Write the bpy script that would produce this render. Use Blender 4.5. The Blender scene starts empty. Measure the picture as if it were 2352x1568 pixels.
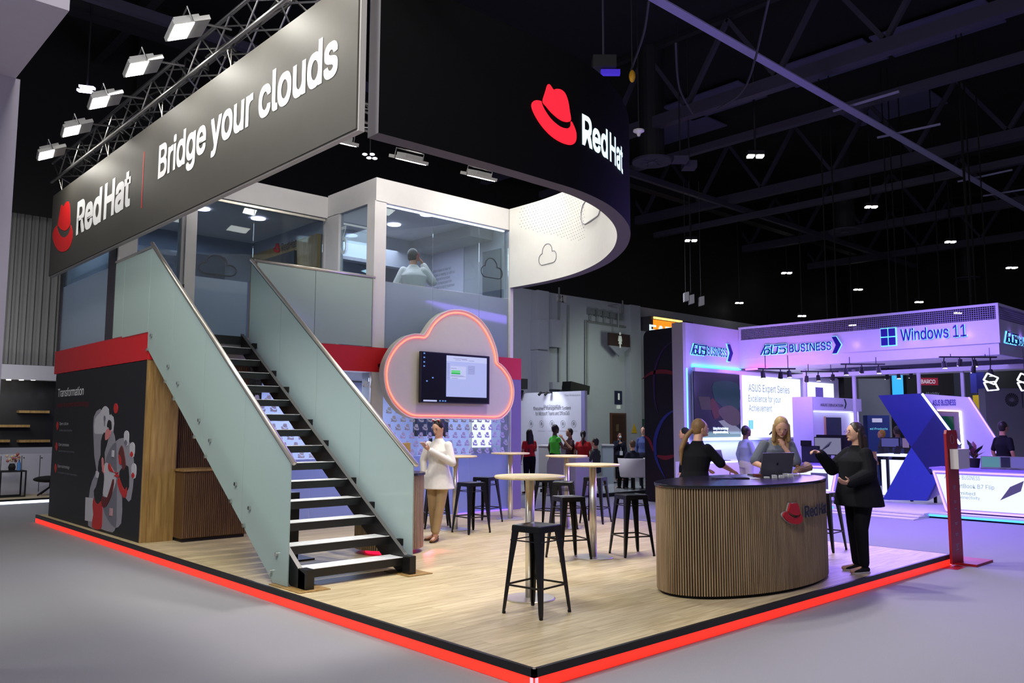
import bpy, bmesh, math, random
from mathutils import Vector, Matrix, Quaternion
from mathutils.geometry import tessellate_polygon
random.seed(7)
R = math.radians
scene = bpy.context.scene
COL = scene.collection

# ---------------------------------------------------------------- camera
FPX, CXP, CYP = 1897.9737, 1176.0, 784.0          # focal length in pixels of the 2352x1568 frame
PITCH, ROLL, YAW = 0.1012, 0.0023, 0.8235
EYE = Vector((-3.992, -4.084, 1.7599))
_h = Vector((math.cos(YAW), math.sin(YAW), 0)); _r0 = Vector((math.sin(YAW), -math.cos(YAW), 0))
FW = _h * math.cos(PITCH) + Vector((0, 0, math.sin(PITCH)))
_u0 = -_h * math.sin(PITCH) + Vector((0, 0, math.cos(PITCH)))
RT = _r0 * math.cos(ROLL) + _u0 * math.sin(ROLL); UP = -_r0 * math.sin(ROLL) + _u0 * math.cos(ROLL)
cd = bpy.data.cameras.new('camera'); cam = bpy.data.objects.new('camera', cd); COL.objects.link(cam)
cd.sensor_width = 36; cd.lens = FPX / 2352 * 36; cd.clip_end = 200; cd.clip_start = 0.05
cam.matrix_world = Matrix(((RT.x, UP.x, -FW.x, EYE.x), (RT.y, UP.y, -FW.y, EYE.y), (RT.z, UP.z, -FW.z, EYE.z), (0, 0, 0, 1)))
scene.camera = cam
# measuring aids: where a sight line through a photo pixel meets a real plane of the hall
def _ray(x, y): return FW * FPX + RT * (x - CXP) - UP * (y - CYP)
def onZ(x, y, z): d = _ray(x, y); return EYE + d * ((z - EYE.z) / d.z)
def onX(x, y, c): d = _ray(x, y); return EYE + d * ((c - EYE.x) / d.x)
def onY(x, y, c): d = _ray(x, y); return EYE + d * ((c - EYE.y) / d.y)
def proj(p): v = Vector(p) - EYE; w = v.dot(FW); return (CXP + FPX * v.dot(RT) / w, CYP - FPX * v.dot(UP) / w)

# ---------------------------------------------------------------- view, world
vs = scene.view_settings
vs.view_transform = 'Standard'; vs.look = 'None'; vs.gamma = 1.0; vs.use_curve_mapping = False; vs.exposure = 0.0
w = bpy.data.worlds.new('hall_ambient'); scene.world = w; w.use_nodes = True
w.node_tree.nodes['Background'].inputs[0].default_value = (0.55, 0.56, 0.68, 1)
w.node_tree.nodes['Background'].inputs[1].default_value = 0.2
try:
    scene.cycles.max_bounces = 6; scene.cycles.diffuse_bounces = 3; scene.cycles.glossy_bounces = 3
    scene.cycles.transparent_max_bounces = 16; scene.cycles.caustics_reflective = False; scene.cycles.caustics_refractive = False
    scene.cycles.sample_clamp_indirect = 4.0
except Exception: pass

# ---------------------------------------------------------------- lights of the place and added fills
def light(kind, name, loc, power, color=(1, 1, 1), to=None, size=0.3, size_y=None, spot=None, blend=0.6):
    l = bpy.data.lights.new(name, kind); l.energy = power; l.color = color
    if kind == 'AREA':
        l.size = size
        if size_y: l.shape = 'RECTANGLE'; l.size_y = size_y
    else: l.shadow_soft_size = size
    if kind == 'SPOT': l.spot_size = R(spot or 60); l.spot_blend = blend
    o = bpy.data.objects.new(name, l); COL.objects.link(o); o.location = loc
    if to is not None: o.rotation_euler = (Vector(to) - Vector(loc)).to_track_quat('-Z', 'Y').to_euler()
    return o
WARM = (1.0, 0.96, 0.86); COOL = (0.86, 0.9, 1.0); VIO = (0.42, 0.3, 1.0)
BAN_Y = [4.1, 5.85, 7.6, 9.5, 11.3]                       # floodlights on the truss over the banner
for y in BAN_Y + [2.6]:
    light('AREA', 'flood_lamp', (-0.56, y, 6.28), 21, WARM, (-0.08, y, 5.4), 0.3, 0.2)
for x in (2.4, 3.7, 5.0, 6.3):                             # floodlights on the cross truss in front of the cabin
    light('AREA', 'cabin_flood_lamp', (x, 6.5, 6.35), 12, WARM, (x + .2, 7.8, 5.4), 0.3, 0.2)
for x, y in ((1.2, 3.4), (3.4, 3.2), (5.4, 4.4)):          # the stand's general light, from the rig above the ring sign
    light('SPOT', 'rig_lamp', (x, y, 8.8), 1250, (1, 0.95, 0.86), (x + .5, y - 1.2, 0), 0.35, spot=88, blend=.7)
light('AREA', 'hall_lamp_aisle', (-4.5, 1.5, 8.8), 640, (1, 0.98, 0.95), (-3.6, 1, 0), 2.5, 2.5)
light('AREA', 'added_stair_fill', (-5.0, 5.0, 6.0), 90, (1, 0.98, 0.95), (0.8, 6, 2.4), 1.5, 1.5)  # added fill with no fixture, lightens the frosted stair glass
light('AREA', 'ring_inner_flood', (5.3, 6.3, 6.3), 26, WARM, (6.98, 6.6, 5.4), 0.3, 0.2)
light('AREA', 'added_front_fill', (-2.5, -2.0, 7.5), 230, (1, 0.97, 0.93), (4.0, 6.5, 2.0), 1.5, 1.5)  # added warm fill, no real lamp; brightens cloud, counter and people fronts
light('AREA', 'left_backdrop_lamp', (0.5, 17.2, 2.2), 8, (1, .96, .9), (0.6, 19, 5.5), 1.0, .3)
light('AREA', 'hall_lamp_back', (-1.0, 15.5, 4.6), 95, (.9, 0.93, 1), (0, 19, 2), 1.5, 1)
light('SPOT', 'hall_lamp_wall', (20.0, 13.5, 4.5), 420, (.84, 1.0, .72), (21.0, 18, 3.0), .5, spot=95, blend=1.0)
light('AREA', 'hall_lamp_far', (13.0, 12.0, 7.0), 330, (.84, .88, 1), (14, 13, 0), 2, 2)
light('AREA', 'added_poster_fill', (11.0, 13.0, 3.6), 60, (.85, .88, 1), (13.5, 13.0, 1.8), 1.5, .5)  # added soft fill that brightens the document poster, no fixture there
light('AREA', 'booth_glow', (13.3, 3.8, 2.95), 210, (.36, .24, 1), (5.5, 2.0, 0), 4.5, 0.8)
light('AREA', 'booth_ceiling_wash', (16.2, 4.2, 3.1), 85, (.5, .4, 1), (16.2, 4.2, 0), 4.0, 5.0)
light('AREA', 'aisle_glow', (11.0, 2.5, 4.8), 640, (.30, .18, 1), (10.4, 1.6, 0), 3, 3)
light('AREA', 'aisle_glow_front', (7.0, -3.0, 5.0), 90, (.34, .24, 1), (5.5, -2.5, 0), 3, 2)
light('AREA', 'wall_wash', (12.8, 4.9, 2.2), 44, (.52, .36, 1), (12.9, 7.06, 3.7), 2.0, .4)
light('AREA', 'fascia_wash', (13.1, 5.9, 2.7), 24, (.75, .25, 1), (14.0, 5.9, 3.6), 2.0, .4)
light('AREA', 'fascia_wash_right', (12.9, 3.0, 2.7), 10, (.5, .4, 1), (14.0, 2.8, 3.6), 3.5, .4)

# ---------------------------------------------------------------- materials
def lin(c):
    f = lambda v: v / 12.92 if v <= 0.04045 else ((v + 0.055) / 1.055) ** 2.4
    return tuple(f(x / 255.0) for x in c)
MATS = {}
def mat(name, rgb=(200, 200, 200), rough=0.6, metal=0.0, emit=None, es=1.0, vary=0.04, scale=8.0, bump=0.0, spec=0.4, coord='Object'):
    if name in MATS: return MATS[name]
    m = bpy.data.materials.new(name); m.use_nodes = True; nt = m.node_tree; b = nt.nodes['Principled BSDF']
    c = lin(rgb); b.inputs['Roughness'].default_value = rough; b.inputs['Metallic'].default_value = metal
    b.inputs['Specular IOR Level'].default_value = spec
    tc = nt.nodes.new('ShaderNodeTexCoord'); no = nt.nodes.new('ShaderNodeTexNoise'); no.inputs['Scale'].default_value = scale
    no.inputs['Detail'].default_value = 3
    nt.links.new(tc.outputs[coord], no.inputs['Vector'])
    mx = nt.nodes.new('ShaderNodeMixRGB')
    mx.inputs[1].default_value = tuple(max(0, v * (1 - vary)) for v in c) + (1,)
    mx.inputs[2].default_value = tuple(min(1, v * (1 + vary)) for v in c) + (1,)
    nt.links.new(no.outputs['Fac'], mx.inputs[0]); nt.links.new(mx.outputs[0], b.inputs['Base Color'])
    if bump:
        bp = nt.nodes.new('ShaderNodeBump'); bp.inputs['Strength'].default_value = bump; bp.inputs['Distance'].default_value = 0.01
        nt.links.new(no.outputs['Fac'], bp.inputs['Height']); nt.links.new(bp.outputs[0], b.inputs['Normal'])
    if emit is not None:
        b.inputs['Emission Color'].default_value = lin(emit) + (1,); b.inputs['Emission Strength'].default_value = es
    MATS[name] = m; return m
def emis(name, rgb, es=1.0): return mat(name, tuple(int(v * .12) for v in rgb), .25, emit=rgb, es=es)      # a lit screen or backlit print
def wood(name, a, b_, stretch=(1, 18, 18), scale=2.2, rough=0.5, rnd=0.0, bump=0.05):
    if name in MATS: return MATS[name]
    m = bpy.data.materials.new(name); m.use_nodes = True; nt = m.node_tree; b = nt.nodes['Principled BSDF']
    tc = nt.nodes.new('ShaderNodeTexCoord'); mp = nt.nodes.new('ShaderNodeMapping'); mp.inputs['Scale'].default_value = stretch
    no = nt.nodes.new('ShaderNodeTexNoise'); no.inputs['Scale'].default_value = scale; no.inputs['Detail'].default_value = 5; no.inputs['Distortion'].default_value = 0.6
    oi = nt.nodes.new('ShaderNodeObjectInfo'); ad = nt.nodes.new('ShaderNodeVectorMath'); ad.operation = 'ADD'
    nt.links.new(tc.outputs['Object'], ad.inputs[0])
    sc_ = nt.nodes.new('ShaderNodeMath'); sc_.operation = 'MULTIPLY'; sc_.inputs[1].default_value = 9.0
    nt.links.new(oi.outputs['Random'], sc_.inputs[0]); nt.links.new(sc_.outputs[0], ad.inputs[1])
    nt.links.new(ad.outputs[0], mp.inputs['Vector']); nt.links.new(mp.outputs[0], no.inputs['Vector'])
    rp = nt.nodes.new('ShaderNodeValToRGB'); rp.color_ramp.elements[0].position = 0.3; rp.color_ramp.elements[1].position = 0.7
    rp.color_ramp.elements[0].color = lin(a) + (1,); rp.color_ramp.elements[1].color = lin(b_) + (1,)
    nt.links.new(no.outputs['Fac'], rp.inputs[0])
    hs = nt.nodes.new('ShaderNodeHueSaturation')
    mr = nt.nodes.new('ShaderNodeMapRange'); mr.inputs[3].default_value = 1 - rnd; mr.inputs[4].default_value = 1 + rnd
    nt.links.new(oi.outputs['Random'], mr.inputs[0]); nt.links.new(mr.outputs[0], hs.inputs['Value'])
    nt.links.new(rp.outputs[0], hs.inputs['Color']); nt.links.new(hs.outputs[0], b.inputs['Base Color'])
    b.inputs['Roughness'].default_value = rough
    if bump:
        bp = nt.nodes.new('ShaderNodeBump'); bp.inputs['Strength'].default_value = bump; bp.inputs['Distance'].default_value = 0.005
        nt.links.new(no.outputs['Fac'], bp.inputs['Height']); nt.links.new(bp.outputs[0], b.inputs['Normal'])
    MATS[name] = m; return m
def glass(name, tint=(235, 245, 245), frost=0.0, diff=(170, 190, 188), refl=0.08, rough=0.02, trl=0.5):
    """thin pane: part lets light straight through, part scatters it (frosting), part mirrors"""
    if name in MATS: return MATS[name]
    m = bpy.data.materials.new(name); m.use_nodes = True; nt = m.node_tree; nt.nodes.clear(); N = nt.nodes.new; L = nt.links.new
    out = N('ShaderNodeOutputMaterial'); tr = N('ShaderNodeBsdfTransparent'); tr.inputs[0].default_value = lin(tint) + (1,)
    df = N('ShaderNodeBsdfDiffuse'); df.inputs[0].default_value = lin(diff) + (1,)
    tl = N('ShaderNodeBsdfTranslucent'); tl.inputs[0].default_value = lin(diff) + (1,)
    gl = N('ShaderNodeBsdfGlossy'); gl.inputs['Roughness'].default_value = rough; gl.inputs[0].default_value = (.9, .95, .95, 1)
    m1 = N('ShaderNodeMixShader'); m1.inputs[0].default_value = trl; L(df.outputs[0], m1.inputs[1]); L(tl.outputs[0], m1.inputs[2])
    m2 = N('ShaderNodeMixShader'); m2.inputs[0].default_value = frost; L(tr.outputs[0], m2.inputs[1]); L(m1.outputs[0], m2.inputs[2])
    lw = N('ShaderNodeFresnel'); lw.inputs[0].default_value = 1.45
    mu = N('ShaderNodeMath'); mu.operation = 'MULTIPLY'; mu.inputs[1].default_value = refl * 12; mu.use_clamp = True; L(lw.outputs[0], mu.inputs[0])
    m3 = N('ShaderNodeMixShader'); L(mu.outputs[0], m3.inputs[0]); L(m2.outputs[0], m3.inputs[1]); L(gl.outputs[0], m3.inputs[2])
    L(m3.outputs[0], out.inputs[0]); MATS[name] = m; return m

WHITE = mat('white_paint', (214, 212, 214), 0.55)
GREYW = mat('grey_white_panel', (170, 168, 172), 0.6)
BLACK = mat('black_paint', (22, 22, 24), 0.45)
MATTE = mat('matte_black', (14, 14, 16), 0.8)
STEEL = mat('brushed_steel', (214, 208, 198), 0.32, .8, vary=.08, scale=40)
CHROME = mat('polished_steel', (225, 222, 215), 0.12, 1.0)
SILV = mat('silver_frame', (176, 172, 168), 0.45, 0.2)
ALU = mat('aluminium_truss', (118, 118, 120), 0.35, 0.9)
RED = mat('signal_red', (200, 26, 34), 0.5)
LOGO = mat('emblem_red', (205, 28, 30), 0.5)
WPRINT = mat('white_print', (235, 236, 238), 0.5)
DPRINT = mat('dark_print', (40, 42, 50), 0.6)
GPRINT = mat('grey_print', (130, 132, 142), 0.6)
OAKF = wood('oak_floor', (168, 150, 112), (206, 190, 152), (1.2, 14, 14), 1.7, 0.42, 0.07, 0.03)
OAKV = wood('oak_panel', (128, 98, 52), (166, 134, 80), (14, 14, 1), 2.0, 0.5)
SLATM = wood('slatted_oak', (130, 108, 80), (168, 144, 112), (16, 16, 1), 2.0, 0.55)
SLATD = wood('dark_slatted_oak', (84, 58, 32), (112, 80, 46), (16, 16, 1), 2.0, 0.6)
BACKS = mat('slat_backing', (30, 24, 18), 0.8)
TOPM = wood('birch_tabletop', (205, 184, 140), (228, 208, 166), (2, 14, 14), 2.0, 0.4)
FROST = glass('frosted_green_glass', (205, 228, 222), 0.88, (204, 224, 218), 0.04, 0.08, 0.4)
FROSTB = glass('frosted_blue_glass', (195, 210, 228), 0.84, (186, 202, 218), 0.05, 0.05, 0.5)
CLEAR = glass('clear_glass', (222, 232, 236), 0.015, (200, 210, 220), 0.035, 0.0, .5)
LAMP = mat('lamp_face', (255, 255, 255), 0.5, emit=(255, 250, 240), es=14.0)
LAMPC = mat('cool_lamp_face', (255, 255, 255), 0.5, emit=(225, 220, 255), es=6.0)
SKIN = mat('skin_fair', (214, 166, 140), 0.5, vary=.06); SKIND = mat('skin_dark', (96, 66, 52), 0.5, vary=.06); SKINM = mat('skin_tan', (176, 126, 98), 0.5, vary=.06)

# ---------------------------------------------------------------- object helpers
ORG = {}
def origin(o): return ORG.get(o.name, Vector((0, 0, 0))) if o else Vector((0, 0, 0))
def tag(o, label=None, cat=None, group=None, kind=None):
    if label: o['label'] = label
    if cat: o['category'] = cat
    if group: o['group'] = group
    if kind: o['kind'] = kind
    elif cat: o['kind'] = 'thing'
    return o
def thing(name, label, cat, loc=(0, 0, 0), group=None, rz=0.0):
    o = bpy.data.objects.new(name, None); COL.objects.link(o); o.location = loc; o.rotation_euler = (0, 0, rz)
    o.empty_display_size = 0.1; ORG[o.name] = Vector(loc)
    return tag(o, label, cat, group)
def link(name, me, m, parent=None, smooth=False):
    o = bpy.data.objects.new(name, me); COL.objects.link(o)
    if m is not None and not me.materials: me.materials.append(m)
    if smooth and len(me.polygons): me.polygons.foreach_set('use_smooth', [True] * len(me.polygons))
    if parent: o.parent = parent
    ORG[o.name] = origin(parent)
    return o
def dup(o, parent=None, loc=None, rz=None, deep=True):
    c = o.copy(); COL.objects.link(c)
    if parent is not None: c.parent = parent
    ORG[c.name] = origin(parent)
    if loc is not None: c.location = loc; ORG[c.name] = Vector(loc)
    if rz is not None: c.rotation_euler = (c.rotation_euler[0], c.rotation_euler[1], rz)
    for ch in list(o.children): dup(ch, c)
    return c
class MB:
    def __init__(s): s.v = []; s.f = []
    def add(s, vs, fs):
        k = len(s.v); s.v += [tuple(p) for p in vs]; s.f += [tuple(i + k for i in f) for f in fs]; return s
    def box(s, x0, x1, y0, y1, z0, z1):
        if x0 > x1: x0, x1 = x1, x0
        if y0 > y1: y0, y1 = y1, y0
        if z0 > z1: z0, z1 = z1, z0
        return s.add([(x0, y0, z0), (x1, y0, z0), (x1, y1, z0), (x0, y1, z0), (x0, y0, z1), (x1, y0, z1), (x1, y1, z1), (x0, y1, z1)],
                     [(3, 2, 1, 0), (4, 5, 6, 7), (0, 1, 5, 4), (1, 2, 6, 5), (2, 3, 7, 6), (3, 0, 4, 7)])
    def fbox(s, O, U, V, N, u0, u1, v0, v1, d0, d1):
        """box in a frame"""
        O, U, V, N = map(Vector, (O, U, V, N)); P = [O + U * a + V * b + N * c for c in (d0, d1) for (a, b) in ((u0, v0), (u1, v0), (u1, v1), (u0, v1))]
        return s.add(P, [(3, 2, 1, 0), (4, 5, 6, 7), (0, 1, 5, 4), (1, 2, 6, 5), (2, 3, 7, 6), (3, 0, 4, 7)])
    def bar(s, p0, p1, w, h=None, up=(0, 0, 1)):
        p0, p1 = Vector(p0), Vector(p1); h = h or w; d = (p1 - p0); L = d.length
        if L < 1e-6: return s
        d.normalize(); a = d.cross(Vector(up))
        if a.length < 1e-3: a = d.cross(Vector((1, 0, 0)))
        a.normalize(); b = a.cross(d)
        return s.fbox(p0, a, b, d, -w / 2, w / 2, -h / 2, h / 2, 0, L)
    def cyl(s, p0, p1, r0, r1=None, n=12, cap=True):
        p0, p1 = Vector(p0), Vector(p1); r1 = r0 if r1 is None else r1; d = (p1 - p0).normalized()
        a = d.cross(Vector((0, 0, 1)));
        if a.length < 1e-3: a = Vector((1, 0, 0))
        a.normalize(); b = d.cross(a); P = []
        for p, r in ((p0, r0), (p1, r1)):
            P += [p + (a * math.cos(2 * math.pi * i / n) + b * math.sin(2 * math.pi * i / n)) * r for i in range(n)]
        F = [(i, (i + 1) % n, n + (i + 1) % n, n + i) for i in range(n)]
        if cap: F += [tuple(range(n - 1, -1, -1)), tuple(range(n, 2 * n))]
        return s.add(P, F)
    def tube(s, pts, r, n=8, closed=False, rs=None):
        pts = [Vector(p) for p in pts]; m = len(pts); P = []; prev = None
        for i, p in enumerate(pts):
            if closed: d = pts[(i + 1) % m] - pts[i - 1]
            else: d = pts[min(i + 1, m - 1)] - pts[max(i - 1, 0)]
            if d.length < 1e-9: d = Vector((0, 0, 1))
            d.normalize()
            if prev is None:
                a = d.cross(Vector((0, 0, 1)))
                if a.length < 1e-3: a = d.cross(Vector((1, 0, 0)))
            else: a = prev - d * prev.dot(d)
            a.normalize(); prev = a; b = d.cross(a); rr = rs[i] if rs else r
            P += [p + (a * math.cos(2 * math.pi * k / n) + b * math.sin(2 * math.pi * k / n)) * rr for k in range(n)]
        F = []
        for i in range(m if closed else m - 1):
            j = (i + 1) % m
            F += [(i * n + k, i * n + (k + 1) % n, j * n + (k + 1) % n, j * n + k) for k in range(n)]
        if not closed: F += [tuple(range(n - 1, -1, -1)), tuple(range((m - 1) * n, m * n))]
        return s.add(P, F)
    def lathe(s, prof, c, n=24, sx=1, sy=1, axis=None):
        """prof: list (r,z) from bottom to top"""
        c = Vector(c); P = []
        for r, z in prof: P += [c + Vector((r * sx * math.cos(2 * math.pi * k / n), r * sy * math.sin(2 * math.pi * k / n), z)) for k in range(n)]
        F = []
        for i in range(len(prof) - 1): F += [(i * n + k, i * n + (k + 1) % n, (i + 1) * n + (k + 1) % n, (i + 1) * n + k) for k in range(n)]
        F += [tuple(range(n - 1, -1, -1)), tuple(range((len(prof) - 1) * n, len(prof) * n))]
        return s.add(P, F)
    def ell(s, c, r, M=None, nu=14, nv=9):
        c = Vector(c); r = (r, r, r) if not hasattr(r, '__len__') else r; P = []; 
        for j in range(nv + 1):
            t = math.pi * j / nv
            for i in range(nu):
                q = Vector((r[0] * math.sin(t) * math.cos(2 * math.pi * i / nu), r[1] * math.sin(t) * math.sin(2 * math.pi * i / nu), -r[2] * math.cos(t)))
                P.append(c + (M @ q if M else q))
        F = [(j * nu + i, j * nu + (i + 1) % nu, (j + 1) * nu + (i + 1) % nu, (j + 1) * nu + i) for j in range(nv) for i in range(nu)]
        return s.add(P, F)
    def poly(s, pts, fn, d0=0.0, d1=0.0):
        """flat outline (2D) mapped by fn(u,v,d); thick when d1>d0"""
        tris = tessellate_polygon([[Vector((p[0], p[1], 0)) for p in pts]]); n = len(pts)
        P = [fn(p[0], p[1], d1) for p in pts]; F = [tuple(t) for t in tris]
        ar = sum(pts[i][0] * pts[(i + 1) % n][1] - pts[(i + 1) % n][0] * pts[i][1] for i in range(n))
        if F:
            a, b, c = [Vector((pts[i][0], pts[i][1], 0)) for i in F[0]]
            if (b - a).cross(c - a).z < 0: F = [tuple(reversed(t)) for t in F]
        if abs(d1 - d0) > 1e-6:
            P += [fn(p[0], p[1], d0) for p in pts]
            F2 = [tuple(reversed([i + n for i in t])) for t in F]
            side = [(i, n + i, n + (i + 1) % n, (i + 1) % n) for i in range(n)]
            if ar < 0: side = [tuple(reversed(q)) for q in side]
            F = F + F2 + side
        return s.add(P, F)
    def build(s, name, m, parent=None, smooth=False, kind=None, label=None, cat=None, group=None, merge=False):
        o0 = origin(parent); me = bpy.data.meshes.new(name)
        me.from_pydata([(x - o0.x, y - o0.y, z - o0.z) for x, y, z in s.v] if parent else s.v, [], s.f)
        if merge:
            bm = bmesh.new(); bm.from_mesh(me); bmesh.ops.remove_doubles(bm, verts=bm.verts, dist=1e-5)
            bmesh.ops.recalc_face_normals(bm, faces=bm.faces); bm.to_mesh(me); bm.free()
        me.update(); o = link(name, me, m, parent, smooth)
        return tag(o, label, cat, group, kind)
def BX(name, m, parent, *a, **k): return MB().box(*a).build(name, m, parent, **k)
def FR(O, U, V):
    O, U, V = Vector(O), Vector(U).normalized(), Vector(V).normalized(); N = U.cross(V)
    return lambda u, v, d: O + U * u + V * v + N * d
def front(x, y, z): return FR((x, y, z), (1, 0, 0), (0, 0, 1))       # face looking towards -Y
def side(x, y, z): return FR((x, y, z), (0, -1, 0), (0, 0, 1))       # face looking towards -X
_tc = {}
try: FONT = bpy.data.fonts.load(bpy.utils.resource_path('LOCAL') + '/datafiles/fonts/Inter.woff2')      # Blender's own interface font
except Exception: FONT = None
def glyphs(s, bold=0.0):
    key = (s, bold)
    if key in _tc: return _tc[key]
    c = bpy.data.curves.new('t', 'FONT'); c.body = s; c.size = 1; c.offset = 0
    if FONT: c.font = FONT
    c.space_character = (.95 if bold > 0 else 1) + bold * .9
    if s == 'Red Hat': c.space_word = .35

    c.resolution_u = 3; c.fill_mode = 'FRONT'
    o = bpy.data.objects.new('t', c); COL.objects.link(o); dg = bpy.context.evaluated_depsgraph_get(); dg.update()
    me = o.evaluated_get(dg).to_mesh(); V = [(v.co.x, v.co.y) for v in me.vertices]; F = [tuple(p.vertices) for p in me.polygons]
    o.evaluated_get(dg).to_mesh_clear(); bpy.data.objects.remove(o); bpy.data.curves.remove(c)
    _tc[key] = (V, F); return V, F
def text(name, s, fn, w, h, m, parent, depth=0.004, d0=0.001, bold=0.0, split=False, **k):
    """lettering fitted into w x h at the frame's origin (lower left of the ink)"""
    V, F = glyphs(s, bold)
    if not V: return None
    x0, x1 = min(v[0] for v in V), max(v[0] for v in V); y0, y1 = min(v[1] for v in V), max(v[1] for v in V)
    sx = w / (x1 - x0); sy = h / (y1 - y0) if h else sx
    if split:                                            # one part per letter
        par = list(range(len(V)))
        def fnd(i):
            while par[i] != i: i = par[i]
            return i
        for f in F:
            for i in f[1:]: par[fnd(i)] = fnd(f[0])
        isl = {}
        for f in F: isl.setdefault(fnd(f[0]), []).append(f)
        iv = sorted([(min(V[i][0] for f in fs for i in f), max(V[i][0] for f in fs for i in f), fs) for fs in isl.values()], key=lambda q: q[0])
        gr = []
        for a, b_, fs in iv:
            if gr and a < gr[-1][1] - .35 * (b_ - a): gr[-1][1] = max(gr[-1][1], b_); gr[-1][2] += fs
            else: gr.append([a, b_, list(fs)])
    else: gr = [[0, 0, F]]
    bb = bold * .55; o = None
    for _, _, F in gr:
        o = _text1(name if not split else 'letter', V, F, x0, y0, sx, sy, fn, m, parent, depth, d0, bold, bb, k)
    return o
def _text1(name, V, F, x0, y0, sx, sy, fn, m, parent, depth, d0, bold, bb, k):
    if len(F) < 1: return None
    us = sorted({i for f in F for i in f}); ix = {i: j for j, i in enumerate(us)}; V = [V[i] for i in us]; F = [tuple(ix[i] for i in f) for f in F]
    b = MB()
    for q, (ox, oy) in enumerate([(0, 0)] if bold <= 0 else [(-bb, -bb), (bb, -bb), (-bb, bb), (bb, bb), (0, 0), (-bb, 0), (bb, 0)]):
        b.add([fn((v[0] + ox - x0) * sx, (v[1] + oy - y0) * sy, d0 + depth + q * 1e-5) for v in V], F)
    if depth > 0.006:                                    # sides of thick letters
        ed = {}
        for f in F:
            for i in range(len(f)):
                e = (f[i], f[(i + 1) % len(f)]); ed[e] = ed.get(e, 0) + 1
        n = len(V); b.add([fn((v[0] - x0) * sx, (v[1] - y0) * sy, d0) for v in V], [])
        for (i, j) in ed:
            if (j, i) not in ed: b.f.append((j, i, n + i, n + j))
    return b.build(name, m, parent, **k)
def smoothp(pts, n=4, closed=True):
    out = []; m = len(pts)
    for i in range(m if closed else m - 1):
        p = [pts[(i + k) % m] if closed else pts[min(max(i + k, 0), m - 1)] for k in (-1, 0, 1, 2)]
        for j in range(n):
            t = j / n
            out.append(tuple(0.5 * (2 * p[1][a] + (p[2][a] - p[0][a]) * t + (2 * p[0][a] - 5 * p[1][a] + 4 * p[2][a] - p[3][a]) * t * t + (3 * p[1][a] - p[0][a] - 3 * p[2][a] + p[3][a]) * t ** 3) for a in range(len(p[0]))))
    if not closed: out.append(tuple(pts[-1]))
    return out
HCROWN = smoothp([(-.257, .108), (-.2, .26), (-.15, .372), (-.10, .38), (-.03, .335), (.03, .36), (.13, .378), (.23, .35), (.30, .25), (.335, .12), (.36, .0), (.28, -.05), (.13, -.058), (-.05, -.01), (-.18, .055)], 4)
HBRIM = smoothp([(-.30, .1), (-.43, .075), (-.495, .0), (-.45, -.1), (-.3, -.228), (-.086, -.33), (.15, -.374), (.36, -.36), (.47, -.29), (.495, -.19), (.46, -.1), (.375, -.018), (.36, -.09), (.27, -.146), (.107, -.155), (-.086, -.096), (-.225, .0), (-.285, .07)], 4)
def hat(name, fn, cu, cv, w, h, m, parent, depth=0.004, d0=0.001, rot=0, **k):
    b = MB(); sx, sy = w, h / .76
    for L in (HCROWN, HBRIM): b.poly([(cu + x * sx, cv + y * sy) for x, y in L], fn, d0, d0 + depth)
    return b.build(name, m, parent, **k)
def cloudpts(n=8):
    """plump cloud outline, unit width, base at v=0"""
    arcs = [((.2, .2), .2, .2, 270, 92.8), ((.47, .42), .28, .28, 184, -5.5), ((.8, .2), .2, .2, 104.8, -90)]
    P = []
    for (cx, cy), rx, ry, a0, a1 in arcs:
        for i in range(n * 2 + 1):
            a = R(a0 + (a1 - a0) * i / (n * 2)); P.append((cx + rx * math.cos(a), cy + ry * math.sin(a)))
    return P
# ================================================================ hall shell
CARPET = mat('grey_carpet', (142, 142, 147), 0.95, vary=.16, scale=220, bump=.4, spec=.1)
def struct(o): o['kind'] = 'structure'; return o
struct(BX('floor', CARPET, None, -14, 44, -12, 30, -0.1, 0))
WALLP = mat('hall_wall_paint', (150, 153, 166), 0.8, vary=.03)
struct(BX('wall_back', WALLP, None, 3, 43.7, 18, 18.3, 0, 6.85))
struct(BX('ceiling', mat('black_ceiling_deck', (20, 19, 26), 0.9), None, -14, 44, -12, 30, 13.0, 13.2))
struct(BX('trim_1', MATTE, None, -14, 43.7, 18.31, 18.5, 6.6 + .26, 13.0)); struct(BX('trim_2', MATTE, None, 3, 43.7, 18.02, 18.3, 6.86, 12.99))
struct(BX('wall_right', MATTE, None, 43.7, 44, -12, 30, 0, 13.0))
SH = 0.14; LX = 7.45; LY = 12.85
# ================================================================ raised platform
pf = thing('raised_platform', 'raised oak-plank exhibition platform edged with a black fascia over a glowing red band', 'platform', (0, 0, 0))
BX('platform_core', MATTE, pf, .03, LX - .03, .03, LY - .03, 0.0, SH - .02)
pw, pl = 0.2, 1.45; rows = int(8.6 / pw)
for i in range(rows):
    y0 = .008 + i * pw; off = ((i * 0.618) % 1) * pl; x = .008 - off
    while x < LX - .01:
        a, b = max(.008, x), min(LX - .008, x + pl)
        if b - a > .05: BX('plank', OAKF, pf, a, b - .0015, y0, y0 + pw - .0015, SH - .02, SH)
        x += pl
BX('plank_field', OAKF, pf, .008, LX - .008, .008 + rows * pw, LY - .008, SH - .02, SH, kind='stuff')
GLOW = mat('red_led_panel', (255, 60, 45), 0.4, emit=(255, 40, 26), es=1.35)
SEAM = mat('panel_seam_light', (255, 150, 160), 0.4, emit=(255, 170, 190), es=1.2)
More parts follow.
